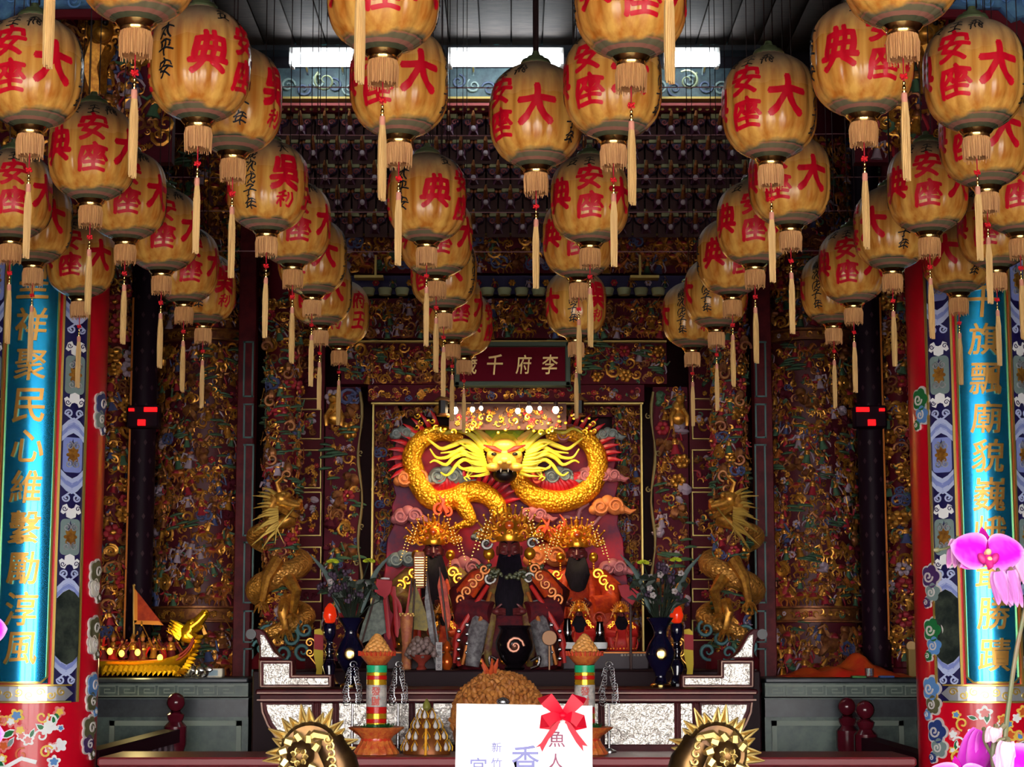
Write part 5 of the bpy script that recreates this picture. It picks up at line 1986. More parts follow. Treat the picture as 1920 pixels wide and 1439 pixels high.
def candle_lamp(px, lab):
    D = 11.08
    c = at(px, 1290, D); c.z = SETZ
    k = D / F
    root = thing('candle_lamp', lab, 'lamp', c, 'black stemmed altar lamps')
    m = MB()
    m.lathe([(a * k, b * k) for a, b in ((22, 0), (22, 5), (14, 10), (9, 22), (14, 36), (9, 48), (6, 58), (9, 66), (6, 74), (6, 84), (10, 92), (12, 98), (12, 112), (10, 116), (0, 116))], c, 24)
    part('stem', m, [VASE], root)
    for a, b in ((10, 49), (7.5, 60), (10, 67), (7, 80)):
        m = MB(); m.lathe([(a * k, (b - 1) * k), ((a + .8) * k, b * k), (a * k, (b + 1) * k)], c, 20)
        part('silver_ring', m, [STEEL], root)
    m = MB(); m.lathe([(0, 114 * k), (9 * k, 118 * k), (13 * k, 130 * k), (10 * k, 144 * k), (4 * k, 152 * k), (0, 154 * k)], c, 20)
    part('flame_bulb', m, [mat('red_lamp_glass', (214, 40, 14), .1, emit=(255, 60, 20), estr=.35, coat=.4)], root)
candle_lamp(617, 'black stemmed altar lamp with red flame bulb left of the left flower vase')
candle_lamp(1270, 'black stemmed altar lamp with red flame bulb beside the right flower vase')

def talisman(px, lab, D=11.15):
    c = at(px, 1290, D); c.z = SETZ
    root = thing('paper_talisman', lab, 'paper tag', c, 'yellow paper talismans')
    k = D / F
    q = lambda x, z: (c.x + x * k, c.z + z * k)
    m = MB(); m.prism([q(-7, 0), q(5, 4), q(9, 40), q(8, 100), q(2, 106), q(-8, 104), q(-9, 60), q(-3, 30)], D, D + .008, 0)
    part('yellow_paper', m, [mat('yellow_paper', (196, 170, 50), .7)], root)
    m = MB(); m.prism([q(-8, 68), q(9, 66), q(9, 94), q(-8, 96)], D - .006, D, 0)
    part('red_square', m, [mat('dull_red_paper', (150, 44, 50), .7)], root)
    m = MB(); m.spiral((q(-16, 80)[0], D + .004, q(0, 80)[1]), 9 * k, 1.4, .2, 0, 1, 0, 6); m.spiral((q(-16, 62)[0], D + .004, q(0, 62)[1]), 8 * k, 1.4, .2, 0, -1, 0, 6)
    m.rod((q(-16, 54)[0], D + .004, q(0, 54)[1]), (q(-4, 40)[0], D + .004, q(0, 40)[1]), .004)
    part('gilt_scroll', m, [GOLD], root)
talisman(596, 'yellow paper talisman with red square standing left of the left altar lamp')
talisman(1292, 'yellow paper talisman with red square standing right of the right altar lamp')

# ------------------------------------------------------------------ can towers, wire stands, pyramid, mound
LOTR = mat('red_lotus_glaze', (200, 60, 36), .3, coat=.3)
LOTY = mat('amber_lotus_glaze', (214, 128, 58), .35, rgb2=(190, 80, 44), nscale=40)
CANG = mat('can_gold', (236, 186, 44), .22, .7)
CANR = mat('can_red', (196, 26, 24), .25)
CANT = mat('can_green_band', (30, 176, 120), .3)
CANW = mat('can_white', (206, 200, 190), .3, rgb2=(150, 150, 150), nscale=30)
GRASS = mat('green_tinsel', (24, 90, 40), .4)
def lotus(m, c, prof, n=20, k=1.0, mis=(0, 1)):
    m.lathe([(a * k, b * k) for a, b in prof], c, n * 2, mis[1], lobes=n, lobe=.07)
def can_tower(px, base_y, lab, D=9.98):
    c = at(px, base_y, D); c.z = OZ + .002
    k = D / F
    root = thing('can_tower', lab, 'offering stand', c, 'banded can towers with lotus dishes')
    m = MB(); lotus(m, c, [(40, 0), (40, 3), (29, 20), (26, 27), (30, 33), (47, 46), (49, 49), (45, 50), (22, 44), (0, 44)], 18, k)
    part('lotus_base', m, [LOTR, LOTY], root)
    m = MB()
    for q in range(18):
        a = q * math.pi / 9
        for (r0, z0, r1, z1) in ((38, 4, 30, 19), (31, 34, 46, 47)):
            p0 = c + Vector((r0 * k * math.cos(a), r0 * k * math.sin(a), z0 * k)); p1 = c + Vector((r1 * k * math.cos(a), r1 * k * math.sin(a), z1 * k))
            m.tube([p0, (p0 + p1) / 2, p1], [.004, .008, .003], 0, 5)
    m.lathe([(27.5 * k, 22 * k), (28.5 * k, 26 * k), (27.5 * k, 31 * k)], c, 36)
    part('red_petal_tips', m, [LOTR], root)
    m = MB()
    rnd = random.Random(4)
    for q in range(70):
        a = rnd.uniform(0, 6.28); r = rnd.uniform(18, 28) * k
        p = c + Vector((r * math.cos(a), r * math.sin(a), 45 * k))
        m.tube([p, p + Vector((rnd.uniform(-.02, .02), rnd.uniform(-.02, .02), rnd.uniform(.015, .035)))], [.003, .001], 0, 4)
    part('green_tinsel', m, [GRASS], root, kind='stuff')
    bands = [(46, 54, 'green_ring', GRASS), (54, 57, 'gold_band', CANG), (57, 64, 'red_band', CANR), (64, 74, 'gold_band', CANG), (74, 86, 'red_band', CANR), (86, 126, 'white_printed_wrap', CANW), (126, 136, 'gold_band', CANG), (136, 143, 'red_band', CANR), (143, 149, 'gold_band', CANG), (149, 162, 'green_top_band', CANT)]
    R = 18.6
    m = MB(); m.lathe([(R * k, 44 * k), (R * k, 162 * k), (0, 162 * k)], c, 36)
    core = part('can_stack', m, [CANG], root)
    for a, b, nm, mt in bands:
        m = MB(); m.lathe([(R * k, a * k), ((R + .5) * k, a * k + .001), ((R + .5) * k, b * k - .001), (R * k, b * k)], c, 36)
        o = part(nm, m, [mt], core)
    m = MB()
    pl = cyl_place(c.x, c.y, (R + .6) * k, c.z + 106 * k)
    for i, ch in enumerate('發財'):
        glyph(m, ch, .045, .045, lambda u, v, t: tuple(float(w) for w in pl(u, v + .025 - .05 * i, t)), .001, .02, 0, step=.012)
    part('red_lettering', m, [mat('faded_print_red', (200, 90, 80), .5)], core)
    m = MB(); lotus(m, c, [(12, 162), (16, 163), (31, 182), (33, 186), (30, 187), (0, 181)], 18, k)
    for q in range(24):
        a = q * math.pi / 12
        p = c + Vector((32.5 * k * math.cos(a), 32.5 * k * math.sin(a), 184 * k))
        m.tube([p + Vector((0, 0, -.012)), p + Vector((.006 * math.cos(a), .006 * math.sin(a), .012))], [.007, .002], 0, 5)
    part('lotus_dish', m, [LOTR, LOTY], root)
    m = MB()
    for q in range(60):
        h = q / 60.0
        a = q * 2.4; r = 22 * (1 - h) ** .8 * k
        m.sph(c + Vector((r * math.cos(a), r * math.sin(a), (186 + 30 * h) * k)), (.018, .018, .015), 0, 7, 5)
    part('offering_heap', m, [mat('amber_sweets', (226, 160, 84), .3, coat=.4)], root, kind='stuff')
can_tower(705, 1418, 'banded can tower on lotus base, fully in view left of the white card')
can_tower(1097, 1421, 'red and gold banded can tower half hidden behind the bow of the white card')

SILW = mat('silver_wire', (170, 170, 172), .25, .9)
def wire_stand(px, lab, base=OZ + .002, D=10.12):
    c = at(px, 1400, D); c.z = base
    k = D / F
    root = thing('filigree_stand', lab, 'ornament', c, 'silver filigree stands')
    m = MB()
    m.lathe([(14 * k, 0), (14 * k, 3 * k), (3 * k, 8 * k), (2 * k, 88 * k)], c, 14)
    part('stem', m, [SILW], root)
    m = MB()
    for i in range(13):
        h = 92 + 5.0 * i
        w = 22 - 1.3 * abs(i - 2)
        for s in (-1, 1):
            m.spiral((c.x + s * w * .6 * k, c.y, c.z + h * k), 8.5 * k * (1 - .03 * i), 1.3, .12, 0, s, i, 5, n=12)
    m.spiral((c.x, c.y, c.z + 160 * k), 8 * k, 1.2, .14, 0, 1, 0, 5, n=12)
    part('filigree_leaf', m, [SILW], root)
wire_stand(660, 'silver filigree leaf stand left of the fully visible can tower')
wire_stand(746, 'silver filigree leaf stand right of the fully visible can tower')
wire_stand(1142, 'silver filigree leaf stand right of the half hidden can tower')

# pyramid of drop shaped lights
D = 9.98
c = at(800, 1418, D); c.z = OZ + .002
k = D / F
root = thing('light_pyramid', 'gilt stepped pyramid of drop shaped lamps right of the can tower', 'ornament', c)
m = MB()
m.lathe([(44 * k, 0), (44 * k, 8 * k), (36 * k, 28 * k), (24 * k, 50 * k), (12 * k, 68 * k), (5 * k, 84 * k), (0, 88 * k)], c, 24, sy=.7)
part('gilt_core', m, [mat('dark_amber', (120, 66, 24), .35, .4)], root)
GLD = mat('grey_glass_drop', (190, 184, 178), .15, coat=.4)
for lv, (r, z, n) in enumerate(((41, 6, 12), (33, 26, 10), (23, 46, 8), (12, 64, 5))):
    for i in range(n):
        a = 2 * math.pi * (i + .5 * (lv % 2)) / n
        if math.sin(a) > .45:
            continue
        p = c + Vector((r * k * math.cos(a), r * .7 * k * math.sin(a), z * k))
        m = MB(); m.lathe([(0, 0), (.010, .004), (.013, .014), (.008, .030), (.0, .046)], p + Vector((0, -.006, 0)), 9)
        d = part('glass_drop', m, [GLD], root)
        m = MB(); m.tube([p + Vector((-.016, 0, .0)), p + Vector((-.018, 0, .02)), p + Vector((0, 0, .056)), p + Vector((.018, 0, .02)), p + Vector((.016, 0, 0))], .004, 0, 5)
        part('gilt_rim', m, [GOLDB], d)
m = MB(); p = c + Vector((0, -.14, 0)); m.rod(p + Vector((0, 0, .0)), p + Vector((0, .05, .13)), .007)
part('yellow_taper', m, [mat('yellow_taper', (240, 170, 40), .5)], root)
m = MB(); p = c + Vector((0, -.02, 84 * k)); m.lathe([(0, -.02), (.022, .0), (.02, .02), (.0, .05)], p, 10)
part('green_finial', m, [mat('olive_finial', (120, 120, 50), .4)], root)

# mound of nuts wrapped as an offering
D = 9.99
c = at(936, 1416, D); c.z = OZ + .002
root = thing('nut_mound', 'golden brown domed mound of nuts behind the white card', 'offering', c)
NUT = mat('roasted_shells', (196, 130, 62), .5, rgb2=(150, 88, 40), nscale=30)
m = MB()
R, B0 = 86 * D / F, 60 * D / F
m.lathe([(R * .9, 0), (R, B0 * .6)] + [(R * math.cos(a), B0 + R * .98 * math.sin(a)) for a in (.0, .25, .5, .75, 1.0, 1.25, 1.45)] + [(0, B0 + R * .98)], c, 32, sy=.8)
part('dome', m, [mat('mound_core_brown', (128, 76, 36), .7)], root)  # plain darker brown core under the shells
m = MB()
rnd = random.Random(8)
for i in range(520):
    a = i * 2.39996; f = i / 520 * 1.12 - .12
    el = math.asin(max(-.12, min(.999, f)))
    p = c + Vector((R * math.cos(el) * math.cos(a), R * .8 * math.cos(el) * math.sin(a), B0 + R * math.sin(el)))
    if p.y > c.y + .1:
        continue
    s = rnd.uniform(.012, .019)
    m.sph(p, (s * 1.7, s, s * .9), 0, 7, 5, rotm(rnd.uniform(0, 3), rnd.uniform(0, 3), rnd.uniform(0, 3)))
part('shells', m, [NUT], root, kind='stuff')
m = MB(); p = c + Vector((-.045, -.03, B0 + R * .95))
for q in range(9):
    a = q * .7
    m.tube([p, p + Vector((.02 * math.cos(a), .02 * math.sin(a), .02)), p + Vector((.05 * math.cos(a), .04 * math.sin(a), .03 + .03 * (q % 3)))], [.010, .016, .003], 0, 5, .5)
part('orange_tuft', m, [mat('orange_paper_tuft', (190, 76, 36), .5)], root)
m = MB(); m.sph(c + Vector((.02, -R * .78, B0 + R * .42)), (.035, .02, .025), 0, 8, 6)
part('silver_seal', m, [SILW], root)
# ------------------------------------------------------------------ deity statues
FACED = mat('dark_red_statue_face', (104, 40, 42), .35)
FACEL = mat('pink_statue_face', (150, 74, 68), .4)
BEARD = mat('black_beard', (14, 10, 18), .5, rgb2=(26, 18, 30), nscale=60, stretch=(1, 1, .08), spec=.1)
CROWN = mat('crown_gold', (236, 158, 44), .28, .8)
GEM = mat('amber_glass_bead', (210, 84, 24), .1, coat=.5)
RMAR = mat('maroon_brocade', (104, 22, 30), .5, rgb2=(70, 22, 34), nscale=26)
RORG = mat('orange_brocade', (214, 78, 26), .5, rgb2=(170, 40, 26), nscale=24)
RGRN = mat('olive_gold_brocade', (126, 104, 48), .5, rgb2=(92, 44, 38), nscale=22)
SILK = mat('grey_silver_brocade', (128, 124, 126), .4, rgb2=(76, 70, 74), nscale=30)
PIPE = mat('robe_red_piping', (190, 34, 30), .45)
DGRN = mat('dark_green_beads', (52, 62, 44), .3, rgb2=(96, 96, 60), nscale=60)

def statue(px, by, ty, D, lab, robe, trim, face, wide=1.0, crown_w=.36, beard=(.135, .50), hands=True):
    c = at(px, by, D)
    c.z = zc if D > 12.2 else DZ
    H = Z(ty, D) - c.z
    root = thing('deity_statue', lab, 'statue', c)
    V = lambda x, y, z: c + Vector((x * H, y * H, z * H))
    # robe: seated body, shoulders, lap and hem in one surface
    m = MB()
    prof = [(.30, 0), (.315, .03), (.30, .12), (.29, .22), (.25, .30), (.225, .40), (.215, .50), (.19, .57), (.12, .615), (.07, .63), (.055, .66)]
    n = 40
    v = []
    for r, z in prof:
        for j in range(n):
            t = 2 * math.pi * j / n
            fold = 1 + .035 * math.sin(9 * t) * max(0, 1 - z / .5)
            lap = .06 * max(0, math.sin(-t)) * (1 if .05 < z < .32 else .2)
            v.append(V(r * wide * fold * math.cos(t), (r * .72 * fold) * math.sin(t) - lap, z))
    m.add(v, [(i * n + j, i * n + (j + 1) % n, (i + 1) * n + (j + 1) % n, (i + 1) * n + j) for i in range(len(prof) - 1) for j in range(n)] + [tuple(range(n - 1, -1, -1))])
    for s in (-1, 1):                                  # wide sleeves that meet before the belt
        m.tube([V(s * .17 * wide, 0, .56), V(s * .28 * wide, -.06, .44), V(s * .26 * wide, -.17, .34), V(s * .10, -.25, .335)], [.075 * H, .095 * H, .09 * H, .07 * H], 0, 12)
        m.tube([V(s * .25 * wide, -.16, .34), V(s * .22 * wide, -.20, .20), V(s * .20 * wide, -.21, .06)], [.07 * H, .075 * H, .05 * H], 0, 10, .6)
    part('robe', m, [robe], root)
    m = MB()
    for s in (-1, 1):                                  # shoulder ornaments, hanging bands, piping
        for q in range(3):
            p = V(s * (.16 + .05 * q) * wide, -.11 - .02 * q, .57 - .05 * q)
            m.spiral((p.x, p.y, p.z), .042 * H, 1.3, .28, 0, s, q, 6)
        m.tube([V(s * .07, -.13, .60), V(s * .11, -.20, .45), V(s * .10, -.27, .30), V(s * .13, -.28, .12), V(s * .12, -.25, .02)], [.018 * H, .022 * H, .022 * H, .024 * H, .02 * H], 1, 6, .4)
        m.tube([V(s * .30 * wide, -.05, .30), V(s * .33 * wide, -.08, .15), V(s * .30 * wide, -.10, .02)], [.012 * H, .016 * H, .012 * H], 2, 6, .5)
    for q in range(12):
        a = math.pi * (1.08 + .84 * q / 11)
        m.sph(V(.30 * wide * math.cos(a), .26 * math.sin(a), .05), .020 * H, 0, 6, 5)
    part('gilt_trimming', m, [CROWN, trim, PIPE], root)
    # brocade roundels of the lap
    m = MB()
    for x, z, r in ((-.16, .24, .05), (.16, .24, .05), (-.19, .12, .045), (.19, .12, .045), (0, .14, .04)):
        p = V(x * wide, -.295, z)
        m.spiral((p.x, p.y + .02 * H, p.z), r * H, 1.6, .16, 0, 1 if x > 0 else -1, 0, 6)
    part('roundels', m, [trim], root)
    # head
    m = MB()
    hz = .725
    m.sph(V(0, -.02, hz), (.070 * H, .075 * H, .090 * H), 0, 18, 14)
    m.tube([V(0, 0, .62), V(0, -.01, .67)], [.05 * H, .05 * H], 0, 12)
    m.tube([V(0, -.088, hz + .03), V(0, -.108, hz - .012), V(0, -.098, hz - .022)], [.008 * H, .015 * H, .010 * H], 0, 8)
    for s in (-1, 1):
        m.sph(V(s * .036, -.074, hz - .016), (.022 * H, .016 * H, .018 * H), 0, 8, 6)
        m.sph(V(s * .072, -.01, hz - .005), (.012 * H, .018 * H, .030 * H), 0, 8, 6)
    m.sph(V(0, -.080, hz - .043), (.022 * H, .010 * H, .006 * H), 3, 8, 5)
    for s in (-1, 1):
        m.sph(V(s * .028, -.086, hz + .018), (.013 * H, .006 * H, .006 * H), 2, 8, 5)
        m.tube([V(s * .012, -.094, hz + .034), V(s * .030, -.090, hz + .046), V(s * .05, -.076, hz + .044)], [.004 * H, .006 * H, .002 * H], 1, 5)
    part('head', m, [face, INK, mat('dim_statue_eye', (128, 88, 76), .3), PIPE], root)
    bw, bb = beard
    m = MB()
    n = 26
    for i in range(n):
        x = (i - (n - 1) / 2) / ((n - 1) / 2)
        top = V(x * .055, -.082 - .01 * (1 - abs(x)), .675 + .02 * abs(x))
        mid = V(x * bw * .62, -.16 - .03 * (1 - x * x), .675 - bb * .45)
        low = V(x * bw * .42, -.22 - .03 * (1 - x * x), .675 - bb * (1 - .12 * x * x))
        m.tube([top, (top + mid) / 2 + Vector((0, -.01, 0)), mid, low], [.010 * H, .014 * H, .014 * H, .004 * H], 0, 6, .8)
    m.add([V(-.05, -.075, .68), V(.05, -.075, .68), V(bw * .6, -.15, .675 - bb * .45), V(bw * .36, -.21, .675 - bb * .95), V(-bw * .36, -.21, .675 - bb * .95), V(-bw * .6, -.15, .675 - bb * .45)], [(0, 5, 4, 3, 2, 1)])
    for s in (-1, 1):
        m.tube([V(s * .01, -.098, hz - .034), V(s * .04, -.095, hz - .05), V(s * .055, -.10, hz - .10)], [.004 * H, .007 * H, .002 * H], 0, 5)
    part('beard', m, [BEARD], root)
    # crown
    m = MB()
    m.lathe([(.085 * H, .775 * H), (.092 * H, .80 * H), (.085 * H, .83 * H), (.075 * H, .88 * H), (.04 * H, .93 * H), (0, .94 * H)], c + Vector((0, -.015 * H, 0)), 24)
    rnd = random.Random(int(px))
    for tier in range(3):
        for q in range(9 - tier):
            x = (q - (8 - tier) / 2) / 4
            p = V(x * crown_w * (.5 - .06 * tier), -.10 + .05 * abs(x) + .02 * tier, .81 + .05 * tier + .02 * (1 - abs(x)))
            m.spiral((p.x, p.y, p.z), .026 * H, 1.2, .3, 0, (-1) ** q, rnd.uniform(0, 6), 5, n=10)
            m.sph(p + Vector((0, -.01, .0)), .010 * H, 1 if (q + tier) % 3 == 0 else 0, 6, 5)
    for q in range(11):                                 # sun ray spikes with beads
        x = (q - 5) / 5
        p0 = V(x * crown_w * .40, -.04, .88 - .05 * abs(x))
        p1 = V(x * crown_w * .58, -.05, 1.0 - .10 * x * x)
        m.tube([p0, (p0 + p1) / 2, p1], [.014 * H, .010 * H, .003 * H], 0, 5)
        m.sph(p1, .009 * H, 0, 6, 5)
    m.sph(V(0, -.115, .87), (.028 * H, .014 * H, .028 * H), 1, 10, 7)
    m.lathe([(.022 * H, .93 * H), (.014 * H, .96 * H), (.02 * H, .975 * H), (0, 1.0 * H)], c, 10)
    part('crown', m, [CROWN, GEM], root)
    for s in (-1, 1):                                   # wings, ear tassels and pendants
        m = MB()
        for q in range(4):
            p = V(s * (.10 + .03 * q), -.04, .80 + .018 * (q % 2))
            m.spiral((p.x, p.y, p.z), .03 * H, 1.2, .3, 0, s, q, 5, n=10)
        p = V(s * .125, -.06, .70)
        m.sph(p, (.036 * H, .03 * H, .040 * H), 0, 10, 8)
        for q in range(6):
            m.sph(V(s * .125, -.07, .655 - .018 * q), .009 * H, 0, 6, 5)
        part('crown_wing', m, [CROWN], root)
        for q in range(3):
            m = MB()
            x0_, z0_ = s * crown_w * (.30 + .12 * q), .96 - .06 * q
            for j in range(9):
                m.sph(V(x0_ + s * .006 * j, -.12 + .002 * j, z0_ - .022 * j), .0075 * H, 0, 6, 4)
            part('bead_string', m, [mat('bead_gold', (255, 196, 110), .15, .6)], root)
    if hands:
        for s in (-1, 1):
            m = MB()
            w = V(s * .075, -.265, .345)
            m.sph(w, (.030 * H, .026 * H, .022 * H), 0, 10, 7)
            for q in range(4):
                a = w + Vector((-s * .012 * H, -.012 * H, (.014 - .010 * q) * H))
                m.tube([a, a + Vector((-s * .022 * H, -.022 * H, .0)), a + Vector((-s * .040 * H, -.012 * H, -.002 * H))], [.0075 * H, .007 * H, .005 * H], 0, 6)
            m.tube([w + Vector((0, -.01 * H, .018 * H)), w + Vector((-s * .018 * H, -.024 * H, .034 * H)), w + Vector((-s * .03 * H, -.022 * H, .044 * H))], [.009 * H, .008 * H, .005 * H], 0, 6)
            part('hand', m, [face], root)
    return root, V, H

DZ = Z(1258, 11.5) + .002
BX = 12.25
# low cases the side deities sit on
CASE = mat('slate_lacquer_case', (70, 60, 66), .45, spec=.2)
zc = Z(1222, 12.05)
for a, b, lab in ((1056, 1216, 'dark slate lacquer case under the deities on the right, tiny writing at its top edge'), (726, 848, 'dark lacquer case under the deity on the left')):
    root = thing('display_case', lab, 'case', (X((a + b) / 2, 12.03), 12.03, DZ), 'lacquer cases under the deities')
    m = MB(); m.box(X(a, 12.03, 1240), X(b, 12.03, 1240), 12.03, 12.84, DZ, zc, 0, .006)
    part('case', m, [CASE], root)
    m = MB(); m.box(X(a, 12.03, 1240), X(b, 12.03, 1240), 12.02, 12.03, zc - .012, zc - .004)
    part('edge_line', m, [mat('amber_edge', (190, 112, 40), .4, .3)], root)
    if a > 1000:
        m = MB()
        for i in range(9):
            p = at(1166 + 6 * i, 1229, 12.03)
            glyph(m, '福祿壽喜財進寶平安'[i], .014, .014, lambda u, v, t: (p.x + u, 12.028 - t, p.z + v), .002, 0)
        part('tiny_lettering', m, [mat('pale_print', (190, 180, 160), .5)], root)

cen, V0, H0 = statue(955, 1257, 948, 12.02, 'large central deity statue in maroon robe with long black beard and broad ornate crown', RMAR, RGRN, FACED, 1.0, .34, (.15, .50))
# bead collar and rosettes on the central deity
m = MB()
rnd = random.Random(3)
for i in range(60):
    a = math.pi * (1 + rnd.random()); r = rnd.uniform(.09, .17)
    m.sph(V0(r * 1.25 * math.cos(a), -.13 - .06 * abs(math.sin(a)), .63 + r * .9 * math.sin(a) * .6), rnd.uniform(.008, .016) * H0, 0, 6, 5)
part('green_bead_collar', m, [DGRN], cen)
for x, z in ((-.12, .545), (.12, .545), (-.14, .76), (.14, .76)):
    m = MB()
    p = V0(x, -.17 if z < .7 else -.09, z)
    m.spiral((p.x, p.y, p.z), .036 * H0, 1.3, .3, 0, 1 if x > 0 else -1, 0, 6); m.sph(p + Vector((0, -.01, 0)), .016 * H0, 0, 8, 6)
    part('silver_rosette', m, [mat('dull_silver', (120, 116, 112), .4, .6)], cen)
m = MB()
for s in (-1, 1):
    m.tube([V0(s * .12, -.14, .60), V0(s * .20, -.16, .54), V0(s * .27, -.13, .45), V0(s * .31, -.12, .36)], [.03 * H0, .055 * H0, .06 * H0, .03 * H0], 0, 10, .6)
    for q in range(5):
        p = V0(s * (.15 + .035 * q), -.205, .60 - .045 * q)
        m.spiral((p.x, p.y, p.z), .032 * H0, 1.3, .3, 1, s, q * 1.3, 6)
    m.tube([V0(s * .13, -.20, .50), V0(s * .22, -.26, .36), V0(s * .31, -.24, .20), V0(s * .33, -.22, .04)], [.012 * H0, .016 * H0, .016 * H0, .012 * H0], 2, 6, .6)
    m.tube([V0(s * .11, -.22, .46), V0(s * .17, -.29, .30), V0(s * .25, -.30, .14), V0(s * .28, -.28, .03)], [.010 * H0, .014 * H0, .014 * H0, .010 * H0], 1, 6, .6)
part('orange_shoulder_dragons', m, [RORG, CORG, PIPE], cen)
m = MB()
for s in (-1, 1):
    m.tube([V0(s * .14, -.22, .40), V0(s * .19, -.30, .22), V0(s * .22, -.32, .02)], [.05 * H0, .055 * H0, .04 * H0], 0, 8, .5)
    for q in range(14):
        m.sph(V0(s * (.20 + .05 * (q % 3)), -.30, .03 + .018 * q), .014 * H0, 1, 6, 5)
part('silver_apron_panels', m, [SILK, SILW], cen)

zc += .002
statue(1082, 1222, 972, 12.66, 'right hand deity statue in orange robe with black beard and bead hung gold crown', RORG, RORG, FACED, .95, .36, (.13, .24))
statue(812, 1222, 966, 12.66, 'left hand deity statue with black beard and gold crown behind the pennants', RGRN, RORG, FACED, .9, .35, (.17, .34))
statue(1086, 1221, 1126, 12.25, 'small deity statue in red and orange robe with dark beard, before the right hand deity', PIPE, RORG, FACED, 1.0, .30, (.22, .32), False)
statue(1165, 1221, 1128, 12.25, 'small red robed statue at the far right of the shrine, below the red card', PIPE, RORG, FACED, 1.0, .30, (.20, .26), False)
statue(832, 1214, 1130, 12.26, 'small orange robed statue between the left hand deity and the central deity', RORG, RGRN, FACEL, .85, .30, (.10, .16), False)

# gold tablet held up at the left deity's shoulder
D = 12.30
p = at(786, 1098, D)
root = thing('gold_tablet', 'upright gold tablet strung with beads beside the left hand deity', 'tablet', at(786, 1222, D))
m = MB(); m.prism([(p.x - .034, p.z - .02), (p.x + .034, p.z - .02), (p.x + .042, p.z + .18), (p.x + .03, p.z + .215), (p.x - .03, p.z + .215), (p.x - .042, p.z + .18)], D, D + .03, 0, .006)
part('tablet', m, [DKGOLD], root)
m = MB()
for i in range(12):
    m.rod((p.x - .028, D - .004, p.z + .016 * i), (p.x + .028, D - .004, p.z + .016 * i), .004)
    m.sph((p.x + .045, D, p.z + .016 * i), .007, 0, 6, 5)
part('ribs', m, [mat('bead_gold', (255, 196, 110), .15, .6)], root)
m = MB(); m.rod((p.x, D + .015, zc), (p.x, D + .015, p.z - .01), .012)
part('staff', m, [mat('red_staff', (190, 30, 26), .4)], root)

# pennants and banners
def flag(name, lab, px, D, mats, col, pole=None, z_foot=None, fold=.02, cat='flag', group=None):
    pp = [at(x, y, D) for x, y in px]
    cx_ = sum(q.x for q in pp) / len(pp)
    root = thing(name, lab, cat, (cx_, D, min(q.z for q in pp)), group)
    m = MB(); m.prism([(q.x, q.z) for q in pp], D, D + .006, 0, .001)
    part('cloth', m, [mats], root)
    if pole:
        a, b = at(*pole[0], D - .008), at(*pole[1], D - .008)
        m = MB(); m.rod(a, b, .006)
        part('pole', m, [col], root)
    return root
POLE = mat('dark_pole', (70, 40, 34), .5)
flag('silver_banner', 'grey silver cloth banner draped at the far left of the shrine', [(703, 1112), (722, 1128), (728, 1150), (726, 1186), (706, 1196), (680, 1206), (672, 1202), (680, 1170)], 11.85, mat('grey_green_brocade', (126, 136, 124), .5, rgb2=(90, 98, 92), nscale=26), POLE, ((706, 1108), (664, 1256)))
flag('yellow_pennant', 'olive yellow triangular pennant before the left hand deity', [(778, 1092), (806, 1170), (800, 1184), (768, 1180), (766, 1140)], 11.92, mat('olive_yellow_brocade', (150, 128, 44), .5, rgb2=(110, 96, 50), nscale=24), POLE, ((778, 1086), (770, 1256)), group='pennants before the left hand deity')
flag('grey_pennant', 'narrow grey and maroon pennant crossing the left hand deity', [(800, 1080), (812, 1140), (830, 1250), (816, 1252), (806, 1200), (796, 1130)], 11.90, SILK, POLE, ((800, 1072), (824, 1257)), group='pennants before the left hand deity')
flag('orange_pennant', 'orange pennant at the right shoulder of the left hand deity', [(826, 1070), (838, 1100), (846, 1160), (840, 1182), (830, 1160), (820, 1100)], 11.94, RORG, POLE, ((824, 1064), (846, 1257)), group='pennants before the left hand deity')
flag('maroon_pennant', 'slim red pennant at the left edge of the left hand deity', [(770, 1088), (776, 1110), (768, 1160), (764, 1180), (760, 1150)], 11.96, PIPE, POLE, ((772, 1084), (764, 1256)), group='pennants before the left hand deity')
# red cards with ribbons
def red_card(pts, ribs, D, lab):
    pp = [at(x, y, D) for x, y in pts]
    root = thing('red_card', lab, 'card', (pp[0].x, D, pp[0].z), 'red cards at the shrine sides')
    m = MB(); m.prism([(q.x, q.z) for q in pp], D, D + .012, 0, .002)
    part('card', m, [mat('red_card_stock', (190, 26, 50), .5)], root)
    for a in ribs:
        m = MB(); b = px_path(a, D + .005, 12)
        m.tube(b, [.014] * 11 + [.004], 0, 5, .2)
        part('ribbon', m, [mat('red_ribbon', (176, 14, 34), .45)], root)
    return root
r1 = red_card([(706, 1086), (736, 1090), (733, 1112), (722, 1124), (702, 1110)], [[(722, 1118), (726, 1160), (730, 1200)], [(738, 1100), (742, 1150), (745, 1196)], [(734, 1110), (750, 1140), (748, 1180)]], 11.80, 'red card with hanging red ribbons over the grey silver banner')
m = MB(); p = at(722, 1086, 11.79); m.lathe([(.030, -.004), (.028, .006), (0, .010)], p, 12)
part('white_cap', m, [WHITEP], r1)
r2 = red_card([(1158, 1098), (1176, 1096), (1200, 1112), (1186, 1136), (1164, 1118)], [], 11.9, 'red card leaning at the far right of the shrine over the small red statue')
m = MB(); a = at(1182, 1116, 11.92); m.rod(a, Vector((a.x, 11.92, DZ)), .008)
part('stick', m, [POLE], r2)
